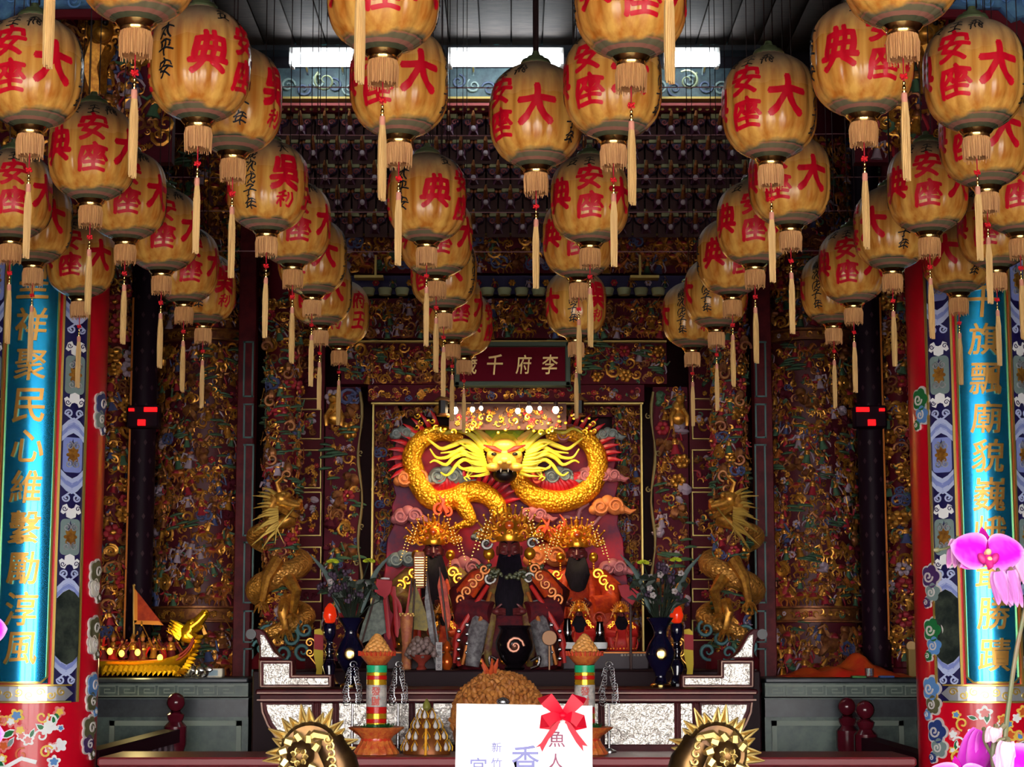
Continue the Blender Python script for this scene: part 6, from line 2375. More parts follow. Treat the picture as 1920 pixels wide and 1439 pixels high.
# cup, jar, glass balls, tag, charm on the dais at the left
D = 11.75
def lathe_thing(name, lab, cat, px, py, prof, mt, D, segs=24, group=None, base=None):
    c = at(px, py, D)
    c.z = DZ if base is None else base
    k = D / F
    root = thing(name, lab, cat, c, group)
    m = MB(); m.lathe([(a * k, b * k) for a, b in prof], c, segs)
    part('body', m, [mt], root)
    return root, c, k
r, c, k = lathe_thing('orange_cup', 'tall orange printed cup with gilt rim beads before the left hand deity', 'cup', 762, 1256, [(7, 0), (9, 2), (9, 30), (8, 46), (9, 52), (12, 90), (12, 104), (10, 104), (0, 100)], mat('orange_print', (200, 128, 76), .5, rgb2=(170, 90, 70), nscale=30), D)
m = MB()
for q in range(14):
    a = q * .45
    m.sph(c + Vector((12.5 * k * math.cos(a), 12.5 * k * math.sin(a), (100 + 3 * (q % 2)) * k)), 2.2 * k, 0, 6, 5)
part('gilt_beads', m, [GOLDP], r)
r, c, k = lathe_thing('glass_ball_bowl', 'small red footed bowl heaped with grey glass balls', 'bowl', 790, 1272, [(9, 0), (10, 3), (6, 8), (7, 12), (16, 20), (24, 28), (22, 28), (0, 20)], mat('red_footed_glass', (150, 60, 50), .25), 11.62)
m = MB(); rnd = random.Random(6)
for q in range(44):
    a = q * 2.4; h = q / 44
    m.sph(c + Vector(((30 * (1 - .7 * h)) * k * math.cos(a), 16 * k * math.sin(a), (26 + 30 * h) * k)), rnd.uniform(4.5, 8) * k, 0, 10, 7)
part('glass_balls', m, [mat('smoky_glass_balls', (130, 108, 104), .12, coat=.5)], r, kind='stuff')
root = thing('paper_tag', 'narrow white paper tag standing beside the bowl of glass balls', 'paper tag', at(823, 1262, 11.6))
m = MB(); box_px(m, 817, 1205, 829, 1262, 11.6, 11.606)
part('tag', m, [mat('aged_white_paper', (176, 170, 170), .7)], root)
m = MB()
for i, ch in enumerate('福壽平安'):
    p = at(823, 1214 + 12 * i, 11.6)
    glyph(m, ch, .026, .028, lambda u, v, t: (p.x + u, 11.599 - t, p.z + v), .001, 0)
part('grey_lettering', m, [mat('grey_print', (70, 66, 72), .6)], root)
r, c, k = lathe_thing('gilt_gourd', 'little red and gilt gourd ornament right of the white paper tag', 'ornament', 838, 1262, [(6, 0), (10, 6), (11, 18), (7, 28), (4, 32), (7, 38), (7, 44), (3, 52), (0, 54)], mat('red_gilt_glaze', (210, 90, 30), .2, .5), 11.7)

# black censer pot before the central deity
D = 11.58
c = at(965, 1262, D); c.z = DZ
k = D / F
root = thing('black_incense_pot', 'round black incense pot with dragon medallion before the central deity', 'incense pot', c)
m = MB(); m.lathe([(a * k, b * k) for a, b in ((16, 0), (20, 4), (16, 9), (26, 20), (35, 38), (36, 52), (30, 68), (28, 74), (32, 80), (31, 82), (26, 78), (0, 60))], c, 36)
part('pot', m, [mat('black_bronze', (26, 20, 26), .18, .3)], root)
m = MB()
p = c + Vector((0, -36 * k, 44 * k))
m.spiral((p.x, p.y, p.z), 17 * k, 1.5, .2, 0, 1, 0, 6); m.sph(p + Vector((0, .006, 0)), (7 * k, 3 * k, 7 * k), 0, 8, 6)
part('dragon_medallion', m, [mat('worn_bronze', (130, 84, 66), .3, .5)], root)
for s in (-1, 1):
    m = MB(); m.tube(px_path([(965 + s * 30, 1240), (965 + s * 46, 1232), (965 + s * 44, 1248), (965 + s * 30, 1254)], D - .03, 12), .010, 0, 7)
    part('handle', m, [STEEL], root)

# small things on the right case
BOT = mat('black_bottle_glass', (18, 14, 18), .12, coat=.5)
def bottle(px, lab, h):
    r, c, k = lathe_thing('black_bottle', lab, 'bottle', px, 1221, [(9, 0), (13, 4), (14, 14), (10, 22), (8, 30), (9, 36), (6, h), (7, h + 4), (0, h + 5)], BOT, 12.08, 24, 'black bottles with white bases', zc)
    m = MB(); m.lathe([(13.2 * k, 4 * k), (14.6 * k, 10 * k), (14.2 * k, 16 * k)], c, 24)
    part('white_base', m, [WHITEP], r)
    m = MB(); m.lathe([(9 * k, 30 * k), (9.6 * k, 33 * k), (9 * k, 37 * k)], c, 20)
    part('silver_collar', m, [STEEL], r)
bottle(1064, 'black bottle with white base beside the round wooden disc', 56)
bottle(1125, 'black bottle with white base between the two small red statues', 50)
root = thing('wooden_disc', 'round pale wooden disc on a short stick at the left end of the slate case', 'disc', at(1030, 1256, 11.64))
c = at(1030, 1197, 11.64)
m = MB(); m.lathe([(0, -.008), (.043, -.008), (.046, 0), (.043, .008), (0, .008)], (c.x, 11.64, c.z), 28, 0, rot=rotm(math.pi / 2 - .12))
m.rod((c.x, 11.655, DZ), (c.x, 11.655, c.z), .006)
part('disc', m, [mat('pale_wood', (190, 140, 100), .5)], root)

# ------------------------------------------------------------------ golden dragon boat on the left altar
D = 12.15
ZA = Z(1272, 11.8)
root = thing('golden_boat', 'golden dragon boat model with triangular orange sail on the left stone altar', 'boat', at(270, 1270, D))
HUL = mat('bright_hull_gold', (255, 196, 40), .26, .8)
m = MB()
secs = [(150, 1262, 1236, .10), (200, 1266, 1240, .16), (260, 1266, 1240, .17), (310, 1264, 1238, .15), (340, 1256, 1228, .11), (356, 1240, 1214, .07), (366, 1222, 1196, .035), (368, 1212, 1190, .01)]
vs = []
for x, yb, yt, w in secs:
    for f, hh in ((-1, 1), (-.85, .45), (-.35, 0), (.35, 0), (.85, .45), (1, 1)):
        q = at(x, yb + (yt - yb) * hh, D)
        vs.append((q.x, D + f * w, max(q.z, ZA + .002)))
fs = [(i * 6 + j, (i + 1) * 6 + j, (i + 1) * 6 + j + 1, i * 6 + j + 1) for i in range(len(secs) - 1) for j in range(5)] + [(0, 1, 2, 3, 4, 5), tuple(range(len(vs) - 1, len(vs) - 7, -1))]
fs += [((i + 1) * 6, i * 6, i * 6 + 5, (i + 1) * 6 + 5) for i in range(len(secs) - 1)]
m.add(vs, fs)
part('hull', m, [HUL], root)
m = MB()
for i in range(15):
    x = 200 + 9.5 * i
    a = at(x, 1250, D - .17); b = at(x - 9, 1268, D - .19)
    b.z = max(b.z, ZA + .006)
    m.tube([a, (a + b) / 2 + Vector((0, -.012, 0)), b], [.022, .018, .002], 0, 5, .5)
for i in range(12):
    t = i / 11
    q = at(326 + 42 * t ** .7, 1262 - 66 * t ** 1.5, D - .13 * (1 - t))
    d = Vector((.05, -.02, -.02 + .03 * t))
    m.tube([q, q + d * .6, q + d], [.018, .014, .002], 0, 5, .5)
part('scale_fins', m, [HUL], root)
m = MB()
for y, o in ((1240, .175), (1246, .172)):
    m.tube(px_path([(160, y - 2), (220, y), (290, y - 1), (330, y - 8), (352, y - 24), (364, y - 44)], D - .1, 24), .008, 0, 6)
part('gunwale', m, [mat('dark_red_gunwale', (130, 40, 24), .3, .3)], root)
m = MB()
h = at(352, 1186, D)
m.tube([at(366, 1200, D), at(352, 1192, D), h, at(362, 1172, D)], [.035, .055, .05, .042], 0, 10)
m.tube([at(358, 1176, D), at(372, 1166, D), at(383, 1153, D), at(386, 1146, D)], [.048, .036, .030, .026], 0, 10)
m.tube([at(356, 1184, D), at(370, 1180, D), at(380, 1176, D)], [.03, .022, .010], 0, 8)
m.sph(at(360, 1168, D - .03), .018); m.sph(at(386, 1148, D - .02), .018)
for q in range(5):
    a = at(346 - q * 2, 1178 + q * 5, D); m.tube([a, a + Vector((-.05, 0, .03)), a + Vector((-.09, 0, .05))], [.016, .012, .002], 0, 5, .6)
part('dragon_prow', m, [HUL], root)
m = MB(); a, b = at(251, 1098, D), at(251, 1240, D); m.rod(b, a, .007); m.sph(a, .010, 0, 8, 6)
part('mast', m, [GOLDP], root)
m = MB(); m.prism([(at(x, y, D).x, at(x, y, D).z) for x, y in ((252, 1103), (252, 1171), (307, 1173))], D - .004, D + .004, 0, .001)
sl = part('sail', m, [mat('orange_sail', (176, 62, 24), .7, rgb2=(150, 44, 24), nscale=30)], root)
m = MB()
for pts in (((252, 1103), (258, 1112), (258, 1164), (252, 1171)), ((252, 1164), (298, 1165), (307, 1173), (252, 1171))):
    m.prism([(at(x, y, D).x, at(x, y, D).z) for x, y in pts], D - .007, D - .004, 0)
part('sail_border', m, [mat('amber_border', (214, 136, 50), .6)], sl)
m = MB(); rnd = random.Random(12)
for i, x in enumerate((176, 192, 212, 232, 250, 268, 288, 306, 322)):
    q = at(x, 1238, D + rnd.uniform(-.06, .06))
    V, FF, MM = motif('w', i % 10)
    put_motif(m, 'w', i % 10, 0, 0, .13 + .03 * (i % 3), 0, flat_place(q.x, q.z + .075, q.y))
part('crew_figures', m, [DKGOLD, GOLD, PIPE, mat('plum_drape', (90, 30, 50), .5), RMAR, RMAR, DARKB, SKINP, ORANGEP], root, angle=50, kind='stuff')
for x, y in ((206, 1222), (228, 1226), (258, 1224), (300, 1234)):
    m = MB(); m.sph(at(x, y, D - .14), (.018, .014, .022), 0, 8, 6)
    part('deck_lamp', m, [mat('deck_lamp_glow', (255, 220, 90), .4, emit=(255, 200, 70), estr=3)], root)
lamp('boat_fill_light', 'POINT', at(262, 1236, D - .42), 4.5, (1, .78, .3), .05)  # unseen fill added in front of the boat to brighten its hull
# bits beside the boat
root = thing('silver_ingot', 'crumpled silver ornament at the foot of the boat prow', 'ornament', at(366, 1262, 12.0), None)
m = MB()
for q in range(9):
    p = at(352 + 5 * q, 1262 - 5 * (q % 3), 11.98); p.z = ZA + .012 + .02 * (q % 3)
    m.sph(p, (.026, .02, .014), 0, 6, 4, rotm(q, q * 2, 0))
part('foil', m, [SILW], root)
root = thing('soap_box', 'small pale box on the left stone altar right of the boat', 'box', at(402, 1266, 12.0))
m = MB(); q = at(402, 1266, 12.0); m.box(q.x - .05, q.x + .05, 12.0, 12.09, ZA, ZA + .055, 0, .006)
part('box', m, [CREAMP], root)
m = MB(); m.box(q.x - .045, q.x + .02, 11.996, 12.0, ZA + .012, ZA + .045)
part('blue_label', m, [mat('pale_blue_label', (150, 176, 190), .6)], root)

# ------------------------------------------------------------------ heaped red cloth and trifles on the right altar
D = 12.1
root = thing('heaped_cloth', 'heap of red and orange cloth on the right stone altar', 'cloth', at(1570, 1272, D))
nx, ny = 60, 16
xs0, xs1 = X(1458, D), X(1692, D)
vs = []
for j in range(ny):
    for i in range(nx):
        u, w = i / (nx - 1), j / (ny - 1)
        e = math.sin(math.pi * u) ** .6 * math.sin(math.pi * w) ** .7
        hgt = (.045 + .075 * math.exp(-((u - .62) / .16) ** 2) + .02 * math.sin(u * 31 + 4 * w) + .018 * math.sin(w * 9 + u * 17)) * e
        vs.append((xs0 + (xs1 - xs0) * u, 11.84 + .55 * w, ZA + .004 + max(0, hgt)))
m = MB(); m.add(vs, [(j * nx + i, j * nx + i + 1, (j + 1) * nx + i + 1, (j + 1) * nx + i) for j in range(ny - 1) for i in range(nx - 1)])
part('red_cloth', m, [mat('red_orange_silk', (206, 36, 22), .5, rgb2=(222, 96, 30), nscale=5)], root)
D = 11.84
root = thing('glass_tumbler', 'small glass tumbler of blue and red sticks on the right stone altar', 'tumbler', at(1630, 1270, D))
c = at(1630, 1270, D); c.z = ZA
m = MB(); m.lathe([(.022, .002), (.026, .004), (.028, .058), (.025, .058), (.022, .008), (0, .006)], c, 20)
part('glass', m, [mat('clear_tumbler_glass', (230, 236, 240), .05, trans=.9)], root)
for q in range(7):
    m = MB(); p = c + Vector((.012 * math.cos(q * 2), .012 * math.sin(q * 2), .01)); m.rod(p, p + Vector((0, 0, .046)), .004)
    part('stick', m, [(BLUEP, REDP, CREAMP)[q % 3]], root)
for px, col, nm, lab in ((1610, (70, 130, 70), 'green_packet', 'flat green packet on the right stone altar left of the tumbler'), (1662, (60, 90, 150), 'blue_packet', 'flat blue packet on the right stone altar right of the tumbler')):
    q = at(px, 1271, 11.80)
    m = MB(); m.box(q.x - .045, q.x + .045, 11.77, 11.83, ZA, ZA + .014, 0, .004)
    root = thing(nm, lab, 'packet', (q.x, 11.8, ZA))
    part('wrapper', m, [mat(nm + '_foil', col, .4)], root)
root = thing('coin_plaque', 'round brass coin plaque on a yellow stand at the right end of the right altar', 'plaque', at(1708, 1268, 12.2))
c = at(1708, 1212, 12.25)
m = MB(); m.lathe([(0, -.01), (.030, -.01), (.033, 0), (.030, .01), (0, .01)], c, 24, 0, rot=rotm(math.pi / 2))
part('coin', m, [mat('dull_brass', (150, 120, 80), .35, .7)], root)
m = MB(); m.box(c.x - .025, c.x + .025, 12.22, 12.28, ZA, c.z - .02, 0, .004)
part('stand', m, [mat('old_yellow_paint', (150, 120, 60), .5)], root)
# ------------------------------------------------------------------ big brass censer with two dragon handles, front of the hall
BRZ = mat('antique_brass', (112, 84, 50), .36, .9, rgb2=(74, 54, 40), nscale=10)
BRZL = mat('rubbed_brass', (186, 160, 96), .34, .8)
BRZD = mat('dark_brass', (92, 70, 52), .3, .9)
D = 5.3
c = at(967, 1500, D)
root = thing('brass_censer', 'great brass censer with spiky dragon disc handles behind the white card', 'censer', (c.x, D, 0))
m = MB()
R = .50
m.lathe([(.22, .55), (.34, .60), (.44, .72), (.485, .86), (.47, .98), (.44, 1.05), (.47, 1.10), (.49, 1.12), (.49, 1.15), (.45, 1.15), (.42, 1.08), (.0, 1.02)], (c.x, D, 0), 56)
part('bowl', m, [BRZ], root)
m = MB(); m.lathe([(0, 1.06), (.425, 1.075)], (c.x, D, 0), 40)
part('ash', m, [mat('incense_ash', (150, 146, 140), .9)], root, kind='stuff')
for q in range(3):
    a = math.pi / 2 + q * 2.094
    m = MB()
    p = Vector((c.x + .30 * math.cos(a), D + .30 * math.sin(a), 0))
    m.tube([p + Vector((.0, 0, .66)), p + Vector((.06 * math.cos(a), .06 * math.sin(a), .40)), p + Vector((.02 * math.cos(a), .02 * math.sin(a), .15)), p + Vector((.07 * math.cos(a), .07 * math.sin(a), 0))], [.10, .075, .055, .075], 0, 14)
    part('leg', m, [BRZ], root)
k = D / F
for s, px in ((-1, 583), (1, 1343)):
    h = at(px, 1412, D)
    Q = lambda x, z, y=0.0: h + Vector((-s * x * k, y, z * k))     # x towards the middle of the censer
    m = MB()
    m.lathe([(0, .03), (50 * k, .03), (56 * k, .012), (57 * k, -.004), (50 * k, -.03), (40 * k, -.034), (0, -.02)], h, 40, 0, rot=rotm(math.pi / 2))
    m.tube([Q(30, 20, .0), Q(52, -18, 0), Q(62, -60, 0), Q(56, -110, 0), Q(30, -140, .0)], [.045, .05, .055, .06, .06], 0, 14)
    d = part('dragon_disc', m, [BRZ], root)
    m = MB()
    n = 21
    for i in range(n):                                               # flame spikes round the rim
        a = math.radians(-60 + 300 * i / (n - 1)) if s < 0 else math.radians(240 - 300 * i / (n - 1))
        a = math.radians(250 - 290 * i / (n - 1))
        r0, r1 = 52, 76 + 7 * ((i * 5) % 3)
        t = .10 * (1 if i % 2 else -1)
        u = Vector((math.cos(a) * -s, 0, math.sin(a))); w = Vector((-math.sin(a) * -s, 0, math.cos(a)))
        b0, b1, tip = h + u * r0 * k - w * 8 * k, h + u * r0 * k + w * 8 * k, h + u * r1 * k + w * t * 40 * k
        mid = h + u * (r0 + 10) * k + Vector((0, -.014, 0))
        m.add([b0, mid, b1, tip, b0 + Vector((0, .012, 0)), b1 + Vector((0, .012, 0)), tip + Vector((0, .004, 0))], [(0, 1, 3), (1, 2, 3), (4, 6, 5), (0, 3, 6, 4), (2, 5, 6, 3)])
        m.tube([b0 + Vector((0, -.004, 0)), (b0 + tip) / 2 + Vector((0, -.006, 0)), tip], [.004, .004, .002], 0, 5)
        m.tube([b1 + Vector((0, -.004, 0)), (b1 + tip) / 2 + Vector((0, -.006, 0)), tip], [.004, .004, .002], 0, 5)
    part('flame_spikes', m, [BRZL], d)
    m = MB()
    e = Q(-16, -2, -.045)
    m.sph(e, (26 * k, .03, 26 * k), 1, 18, 12)
    for q in range(7):
        a = q * .9
        p = e + Vector((11 * k * math.cos(a), -.03, 11 * k * math.sin(a) - 3 * k))
        m.sph(p, (5 * k, .012, 5 * k), 0, 8, 6)
        m.spiral((p.x, p.y - .006, p.z), 6 * k, 1.1, .25, 0, (-1) ** q, a, 5, n=10)
    for q in range(9):
        a = math.radians(20 + 36 * q)
        p0 = e + Vector((27 * k * math.cos(a), -.005, 27 * k * math.sin(a))); p1 = e + Vector((45 * k * math.cos(a + .25), .012, 45 * k * math.sin(a + .25)))
        m.tube([p0, (p0 + p1) / 2 + Vector((0, -.012, 0)), p1], [.014, .012, .002], 0, 6, .6)
    for q in range(10):
        p = Q(34 + 3.0 * q, 26 - 13 * q, -.056 - .0015 * q)
        m.spiral((p.x, p.y, p.z), 9 * k, 1.0, .3, 0, s, q, 5, n=10)
    m.tube([Q(-10, 22, -.04), Q(10, 34, -.05), Q(32, 30, -.045), Q(46, 6, -.04)], [.006, .014, .012, .004], 0, 6)
    part('dragon_face', m, [BRZL, BRZ], d)

# ------------------------------------------------------------------ white card with red bow
D = 4.65
a, b, c2, d2 = at(856, 1320, D), at(1111, 1324, D), at(1111, 1560, D), at(851, 1560, D)
root = thing('white_card', 'white card with faint handwriting and a red ribbon bow at its upper right', 'card', ((a.x + b.x) / 2, D, c2.z))
m = MB(); m.prism([(d2.x, d2.z), (c2.x, c2.z), (b.x, b.z), (a.x, a.z)], D, D + .012, 0, .001)
part('card', m, [mat('white_card_stock', (250, 250, 250), .5)], root)
m = MB()
for ch, x, y, w, mi in (('香', 985, 1424, 50, 0), ('新', 931, 1402, 18, 0), ('竹', 931, 1432, 20, 0), ('宮', 897, 1438, 32, 0), ('魚', 1044, 1386, 30, 1), ('人', 1042, 1428, 28, 1)):
    p = at(x, y, D)
    glyph(m, ch, w * D / F, w * D / F, lambda u, v, t: (p.x + u, D - .001 - t, p.z + v), .0008, .008, mi)
part('handwriting', m, [mat('faded_blue_ink', (112, 114, 160), .6), mat('faded_plum_ink', (120, 60, 84), .6)], root)
m = MB()
for x in (890, 1080):
    p = at(x, 1480, D + .03)
    m.box(p.x - .012, p.x + .012, D + .012, D + .03, .98, p.z)
m.box(a.x + .02, b.x - .02, D + .012, D + .12, .98, 1.0)
part('easel', m, [WOOD], root)
RIB = mat('crimson_satin_ribbon', (188, 2, 34), .45, spec=.2)
c = at(1055, 1342, D - .02)
k = D / F
bow = part('bow', (lambda m: (m.sph(c, (9 * k, 9 * k, 7 * k), 0, 12, 8), m)[1])(MB()), [RIB], root)
def loop(pts, w):
    m = MB()
    P = [c + Vector((x * k, y * k, z * k)) for x, y, z in pts]
    n = len(P)
    vs = []
    for i, p in enumerate(P):
        t = (P[min(i + 1, n - 1)] - P[max(i - 1, 0)]).normalized()
        s = t.cross(Vector((0, -1, 0))).normalized() * w[i] * k / 2 + Vector((0, -.002, 0))
        vs += [p - s, p + s]
    fs = [(2 * i, 2 * i + 1, 2 * i + 3, 2 * i + 2) for i in range(n - 1)]
    vs2 = [Vector(q) + Vector((0, .0012, 0)) for q in vs]
    N = len(vs)
    fs2 = [tuple(N + q for q in f[::-1]) for f in fs]
    m.add([tuple(q) for q in vs + vs2], fs + fs2)
    return m
for nm, s, pts, w in (('loop', -1, [(0, 0, 2), (-14, -10, 14), (-30, -8, 30), (-34, 0, 34), (-28, 6, 22), (-8, 3, 6)], (8, 22, 28, 26, 20, 8)), ('loop', 1, [(0, 0, 2), (14, -10, 14), (28, -8, 30), (32, 0, 34), (26, 6, 22), (8, 3, 6)], (8, 22, 28, 26, 20, 8)),
                      ('loop', -1, [(0, 0, -4), (-16, -12, -2), (-32, -9, -10), (-35, 0, -16), (-24, 5, -18), (-6, 2, -10)], (8, 20, 26, 22, 16, 8)), ('loop', 1, [(0, 0, -4), (16, -12, -2), (32, -9, -10), (36, 0, -16), (24, 5, -20), (6, 2, -10)], (8, 20, 26, 22, 16, 8))):
    part(nm, loop(pts, w), [RIB], bow)
for s in (-1, 1):
    m = MB()
    q = lambda x, z, y=-.006: tuple(c + Vector((s * x * k, y, z * k)))
    o = [(4, -8), (14, -14), (30, -36), (46, -56), (36, -54), (38, -66), (24, -48), (10, -24)] if s > 0 else [(4, -8), (12, -12), (24, -26), (40, -50), (50, -58), (42, -56), (38, -66), (26, -44), (10, -24)]
    m.add([q(*z) for z in o] + [q(*z, -.003) for z in o], [tuple(range(len(o))), tuple(range(2 * len(o) - 1, len(o) - 1, -1))] + [(i, len(o) + i, len(o) + (i + 1) % len(o), (i + 1) % len(o)) for i in range(len(o))])
    part('ribbon_tail', m, [RIB], bow)

# ------------------------------------------------------------------ orchids close to the viewer
def petal_mat():
    m = bpy.data.materials.new('orchid_petal')
    m.use_nodes = True
    nt = m.node_tree
    b = nt.nodes['Principled BSDF']
    b.inputs['Roughness'].default_value = .6
    b.inputs['Specular IOR Level'].default_value = .06
    b.inputs['Subsurface Weight'].default_value = .15
    b.inputs['Subsurface Radius'].default_value = (.01, .004, .008)
    vc = nt.nodes.new('ShaderNodeVertexColor'); vc.layer_name = 'petal'
    nt.links.new(vc.outputs[0], b.inputs['Base Color'])
    return m
PETAL = petal_mat()
MAG, PALE, DEEP = (160, 6, 156), (216, 140, 206), (128, 6, 96)
STEM = mat('orchid_stem', (106, 86, 66), .5, rgb2=(80, 90, 60), nscale=20)
LIP = mat('orchid_lip', (158, 24, 96), .5)
LIPC = mat('orchid_lip_centre', (200, 150, 110), .5)

def petal(parent, name, base, tip, width, bulge, c0, c1, normal=Vector((0, -1, 0)), shape=.5, curl=0.0):
    """one petal: an outlined, thick, veined blade from base to tip, its colour running from the middle c0 to the margin c1"""
    n, w = 14, 11
    ax = tip - base
    L = ax.length
    ax.normalize()
    sd = ax.cross(normal).normalized()
    nm = sd.cross(ax).normalized()
    vs, cols = [], []
    rnd = random.Random(int(L * 1e5))
    for i in range(n):
        t = i / (n - 1)
        half = width * (math.sin(math.pi * min(1, (t * .92 + .06)) ** (.62 if shape > .4 else .9)) ** (.55 if shape > .4 else .8))
        for j in range(w):
            u = (j - (w - 1) / 2) / ((w - 1) / 2)
            p = base + ax * L * t * (1 - .04 * abs(u)) + sd * half * u + nm * (bulge * math.sin(math.pi * t) * (1 - u * u) + curl * t * t - .15 * bulge * math.cos(u * 9 + t * 5))
            vs.append(p)
            e = min(1, max(abs(u) ** 5 * .95, max(0, t - .84) * 6))
            vein = .10 * math.sin(u * 26) * (1 - t)
            q = max(0, min(1, e + vein + rnd.uniform(-.05, .05)))
            cols.append([a * (1 - q) + b_ * q for a, b_ in zip(lin(c0), lin(c1))] + [1])
    N = len(vs)
    back = [p - nm * .0016 for p in vs]
    fs = [(i * w + j, i * w + j + 1, (i + 1) * w + j + 1, (i + 1) * w + j) for i in range(n - 1) for j in range(w - 1)]
    rim = [j for j in range(w)] + [i * w + w - 1 for i in range(1, n)] + [(n - 1) * w + j for j in range(w - 2, -1, -1)] + [i * w for i in range(n - 2, 0, -1)]
    m = MB()
    m.add([tuple(p) for p in vs + back], fs + [tuple(N + q for q in f[::-1]) for f in fs] + [(rim[i], N + rim[i], N + rim[(i + 1) % len(rim)], rim[(i + 1) % len(rim)]) for i in range(len(rim))])
    me = m.mesh(name, [PETAL], angle=70)
    at_ = me.color_attributes.new('petal', 'FLOAT_COLOR', 'POINT')
    at_.data.foreach_set('color', np.array(cols + cols, np.float32).ravel())
    return part(name, me, None, parent)

def flower(root, px, py, D, s, dirs=None, tilt=Vector((0, -1, 0)), pal=(MAG, PALE)):
    c = at(px, py, D)
    k = D / F * s
    g = lambda x, z, y=0.0: c + Vector((x * k, y * k, z * k))
    sp = part('blossom', (lambda m: (m.sph(g(0, 2, 4), 7 * k, 0, 10, 8), m)[1])(MB()), [LIPC], root)
    petal(sp, 'sepal', g(-1, 4, 4), g(-6, 50, 8), 11 * k, 4 * k, DEEP, pal[0], tilt, .3)
    for q, (x, z) in (((-1), (-46, -22)), ((1), (44, -22))):
        petal(sp, 'sepal', g(q * 3, -2, 6), g(x, z, 12), 17 * k, 4 * k, pal[0], pal[1], tilt, .5)
    petal(sp, 'petal', g(-4, 2), g(-66, 16, -4), 33 * k, 6 * k, *pal, tilt, .6)
    petal(sp, 'petal', g(4, 2), g(66, 6, -4), 34 * k, 6 * k, *pal, tilt, .6)
    m = MB()
    for q in (-1, 1):
        m.sph(g(q * 11, -8, -8), (7 * k, 6 * k, 11 * k), 0, 12, 8, rotm(0, q * .5, 0))
    m.tube([g(0, -2, -6), g(0, -14, -12), g(2, -22, -10), g(0, -27, -4)], [6 * k, 8 * k, 6 * k, 2 * k], 0, 10, .7)
    m.sph(g(0, 4, -8), (6 * k, 6 * k, 6 * k), 1, 10, 8); m.sph(g(1, -9, -13), (5 * k, 4 * k, 5 * k), 1, 8, 6)
    part('lip', m, [LIP, LIPC], sp)
    return sp

D = 2.95
o1 = thing('orchid_spray', 'magenta orchid spray close to the viewer before the right blue board', 'flower', at(1890, 1500, D))
flower(o1, 1851, 1040, D, 1.05)
# a second bloom seen from behind, drooping buds
def bud(root, px, py, tx, ty, w, D, c0, c1, nm='folded_bloom'):
    a, b = at(px, py, D), at(tx, ty, D)
    k = D / F
    h = part(nm, (lambda m: (m.tube([a + Vector((0, .004, .004)), a], [.003, .004], 0, 6), m)[1])(MB()), [STEM], root)
    for q in (-1, 0, 1):
        petal(h, 'petal', a + Vector((q * .003, q * q * .003, 0)), b + Vector((q * w * .45 * k, .006 * q * q, 0)), w * .42 * k, .004, c0, c1, Vector((q * .5, -1, 0)), .6)
LILA, PINKW2 = (152, 88, 148), (200, 158, 180)
bud(o1, 1796, 1012, 1790, 1066, 26, D + .03, (140, 78, 134), PINKW2)
bud(o1, 1872, 1072, 1888, 1136, 30, D - .02, LILA, (182, 132, 178))
bud(o1, 1896, 1070, 1908, 1140, 26, D - .01, LILA, (186, 140, 182))
bud(o1, 1912, 1040, 1924, 1100, 30, D, (160, 112, 148), PINKW2)
m = MB()
m.tube(px_path([(1886, 1520), (1884, 1400), (1893, 1310), (1906, 1220), (1925, 1120), (1918, 1050), (1880, 1030), (1851, 1042)], D + .02, 40), [.0042 - .00004 * i for i in range(40)], 0, 8)
m.tube(px_path([(1918, 1056), (1898, 1066), (1880, 1074)], D + .01, 8), .0022, 0, 6)
m.tube(px_path([(1880, 1030), (1830, 1010), (1796, 1012)], D + .03, 8), .0022, 0, 6)
m.sph(at(1757, 1032, D + .03), (.006, .003, .004), 0, 6, 5); m.tube(px_path([(1796, 1014), (1776, 1028), (1757, 1032)], D + .03, 8), [.002] * 7 + [.001], 0, 5)
part('stem', m, [STEM], o1)
o2 = thing('orchid_spray', 'magenta orchid blooms cut by the bottom right photo corner', 'flower', at(1840, 1520, 2.6))
D = 2.62
flower(o2, 1800, 1470, D, 1.0)
flower(o2, 1938, 1440, D, 1.15)
bud(o2, 1846, 1372, 1822, 1470, 58, D + .06, (140, 24, 132), (168, 78, 160), 'drooping_bloom')
bud(o2, 1890, 1392, 1886, 1450, 32, D - .01, (176, 140, 164), PINKW2)
bud(o2, 1868, 1366, 1862, 1394, 26, D + .02, (184, 144, 154), PINKW2)
m = MB()
m.tube(px_path([(1872, 1560), (1868, 1480), (1862, 1420), (1868, 1380), (1884, 1360)], D + .04, 16), .004, 0, 8)
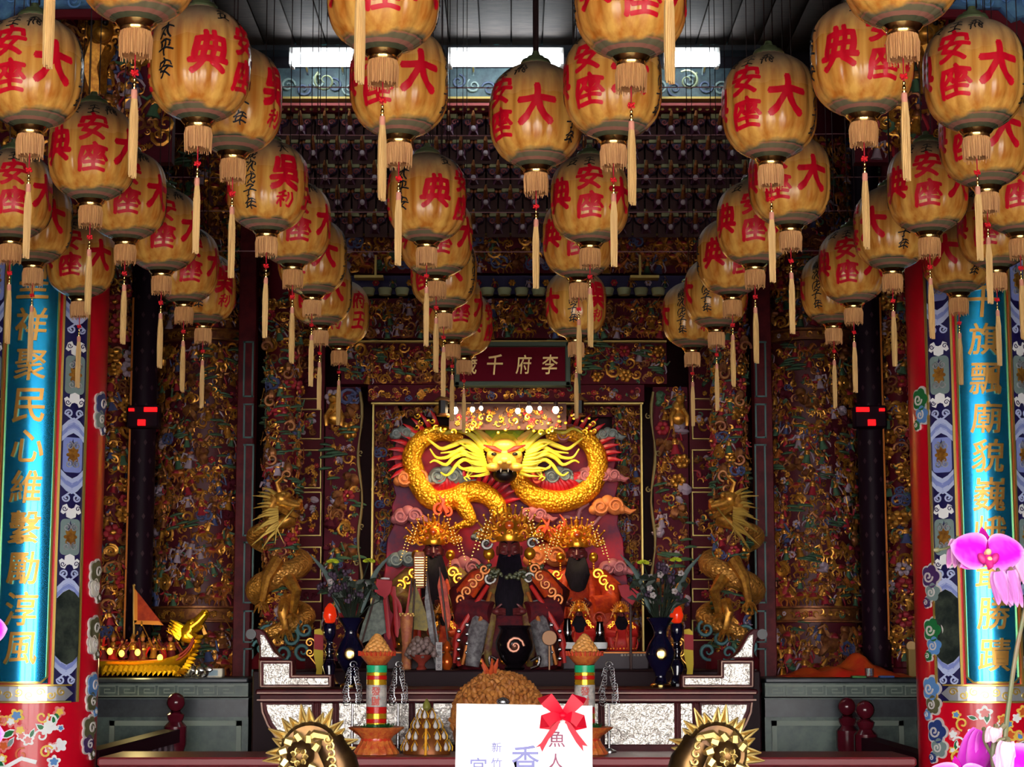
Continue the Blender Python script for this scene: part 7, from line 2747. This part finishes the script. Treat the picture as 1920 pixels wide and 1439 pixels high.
m.tube(px_path([(1862, 1420), (1846, 1390), (1846, 1372)], D + .05, 8), .0025, 0, 6); m.tube(px_path([(1868, 1390), (1890, 1385), (1890, 1394)], D + .02, 8), .0025, 0, 6)
m.tube(px_path([(1868, 1480), (1830, 1474), (1802, 1472)], D + .03, 8), .0025, 0, 6); m.tube(px_path([(1866, 1460), (1900, 1436), (1936, 1440)], D + .03, 8), .0025, 0, 6)
part('stem', m, [STEM], o2)
o3 = thing('orchid_spray', 'magenta orchid blooms just entering at the left photo edge', 'flower', at(-20, 1520, 2.7))
D = 2.7
flower(o3, -52, 1186, D, 1.0)
flower(o3, -58, 1382, D, 1.0)
m = MB(); m.tube(px_path([(-60, 1560), (-62, 1440), (-66, 1382), (-74, 1290), (-56, 1188)], D + .03, 20), .004, 0, 8)
part('stem', m, [STEM], o3)
# pots on low stands, below the picture
for o, px, D in ((o1, 1886, 2.97), (o2, 1872, 2.66), (o3, -60, 2.73)):
    c = at(px, 1520, D)
    m = MB(); m.lathe([(.05, c.z - .20), (.075, c.z - .06), (.08, c.z - .05), (.07, c.z - .05), (.0, c.z - .06)], (c.x, D, 0), 24)
    part('pot', m, [CREAMP], o)
    m = MB(); m.rod((c.x, D, c.z - .07), (c.x, D, c.z + .02), .004)
    part('stem', m, [STEM], o)
for x, y, nm in ((X(1880, 2.8), 2.8, 'right'), (X(-60, 2.73), 2.73, 'left')):
    z = at(960, 1520, y).z - .20
    zt = min(at(960, 1520, 2.97).z, at(960, 1520, 2.66).z) - .20
    root = thing('flower_stand', 'small dark wooden stand holding orchid pots by the doorway, %s side below the photo' % nm, 'stand', (x, y, 0))
    m = MB(); m.box(x - .14, x + .14, y - .24, y + .28, z - .05, z - .012, 0, .006)
    part('top', m, [WOOD], root)
    for sx in (-1, 1):
        for sy in (-1, 1):
            m = MB(); m.box(x + sx * .11 - .015, x + sx * .11 + .015, y + sy * .20 - .015, y + sy * .20 + .015, 0, z - .05)
            part('leg', m, [WOOD], root)
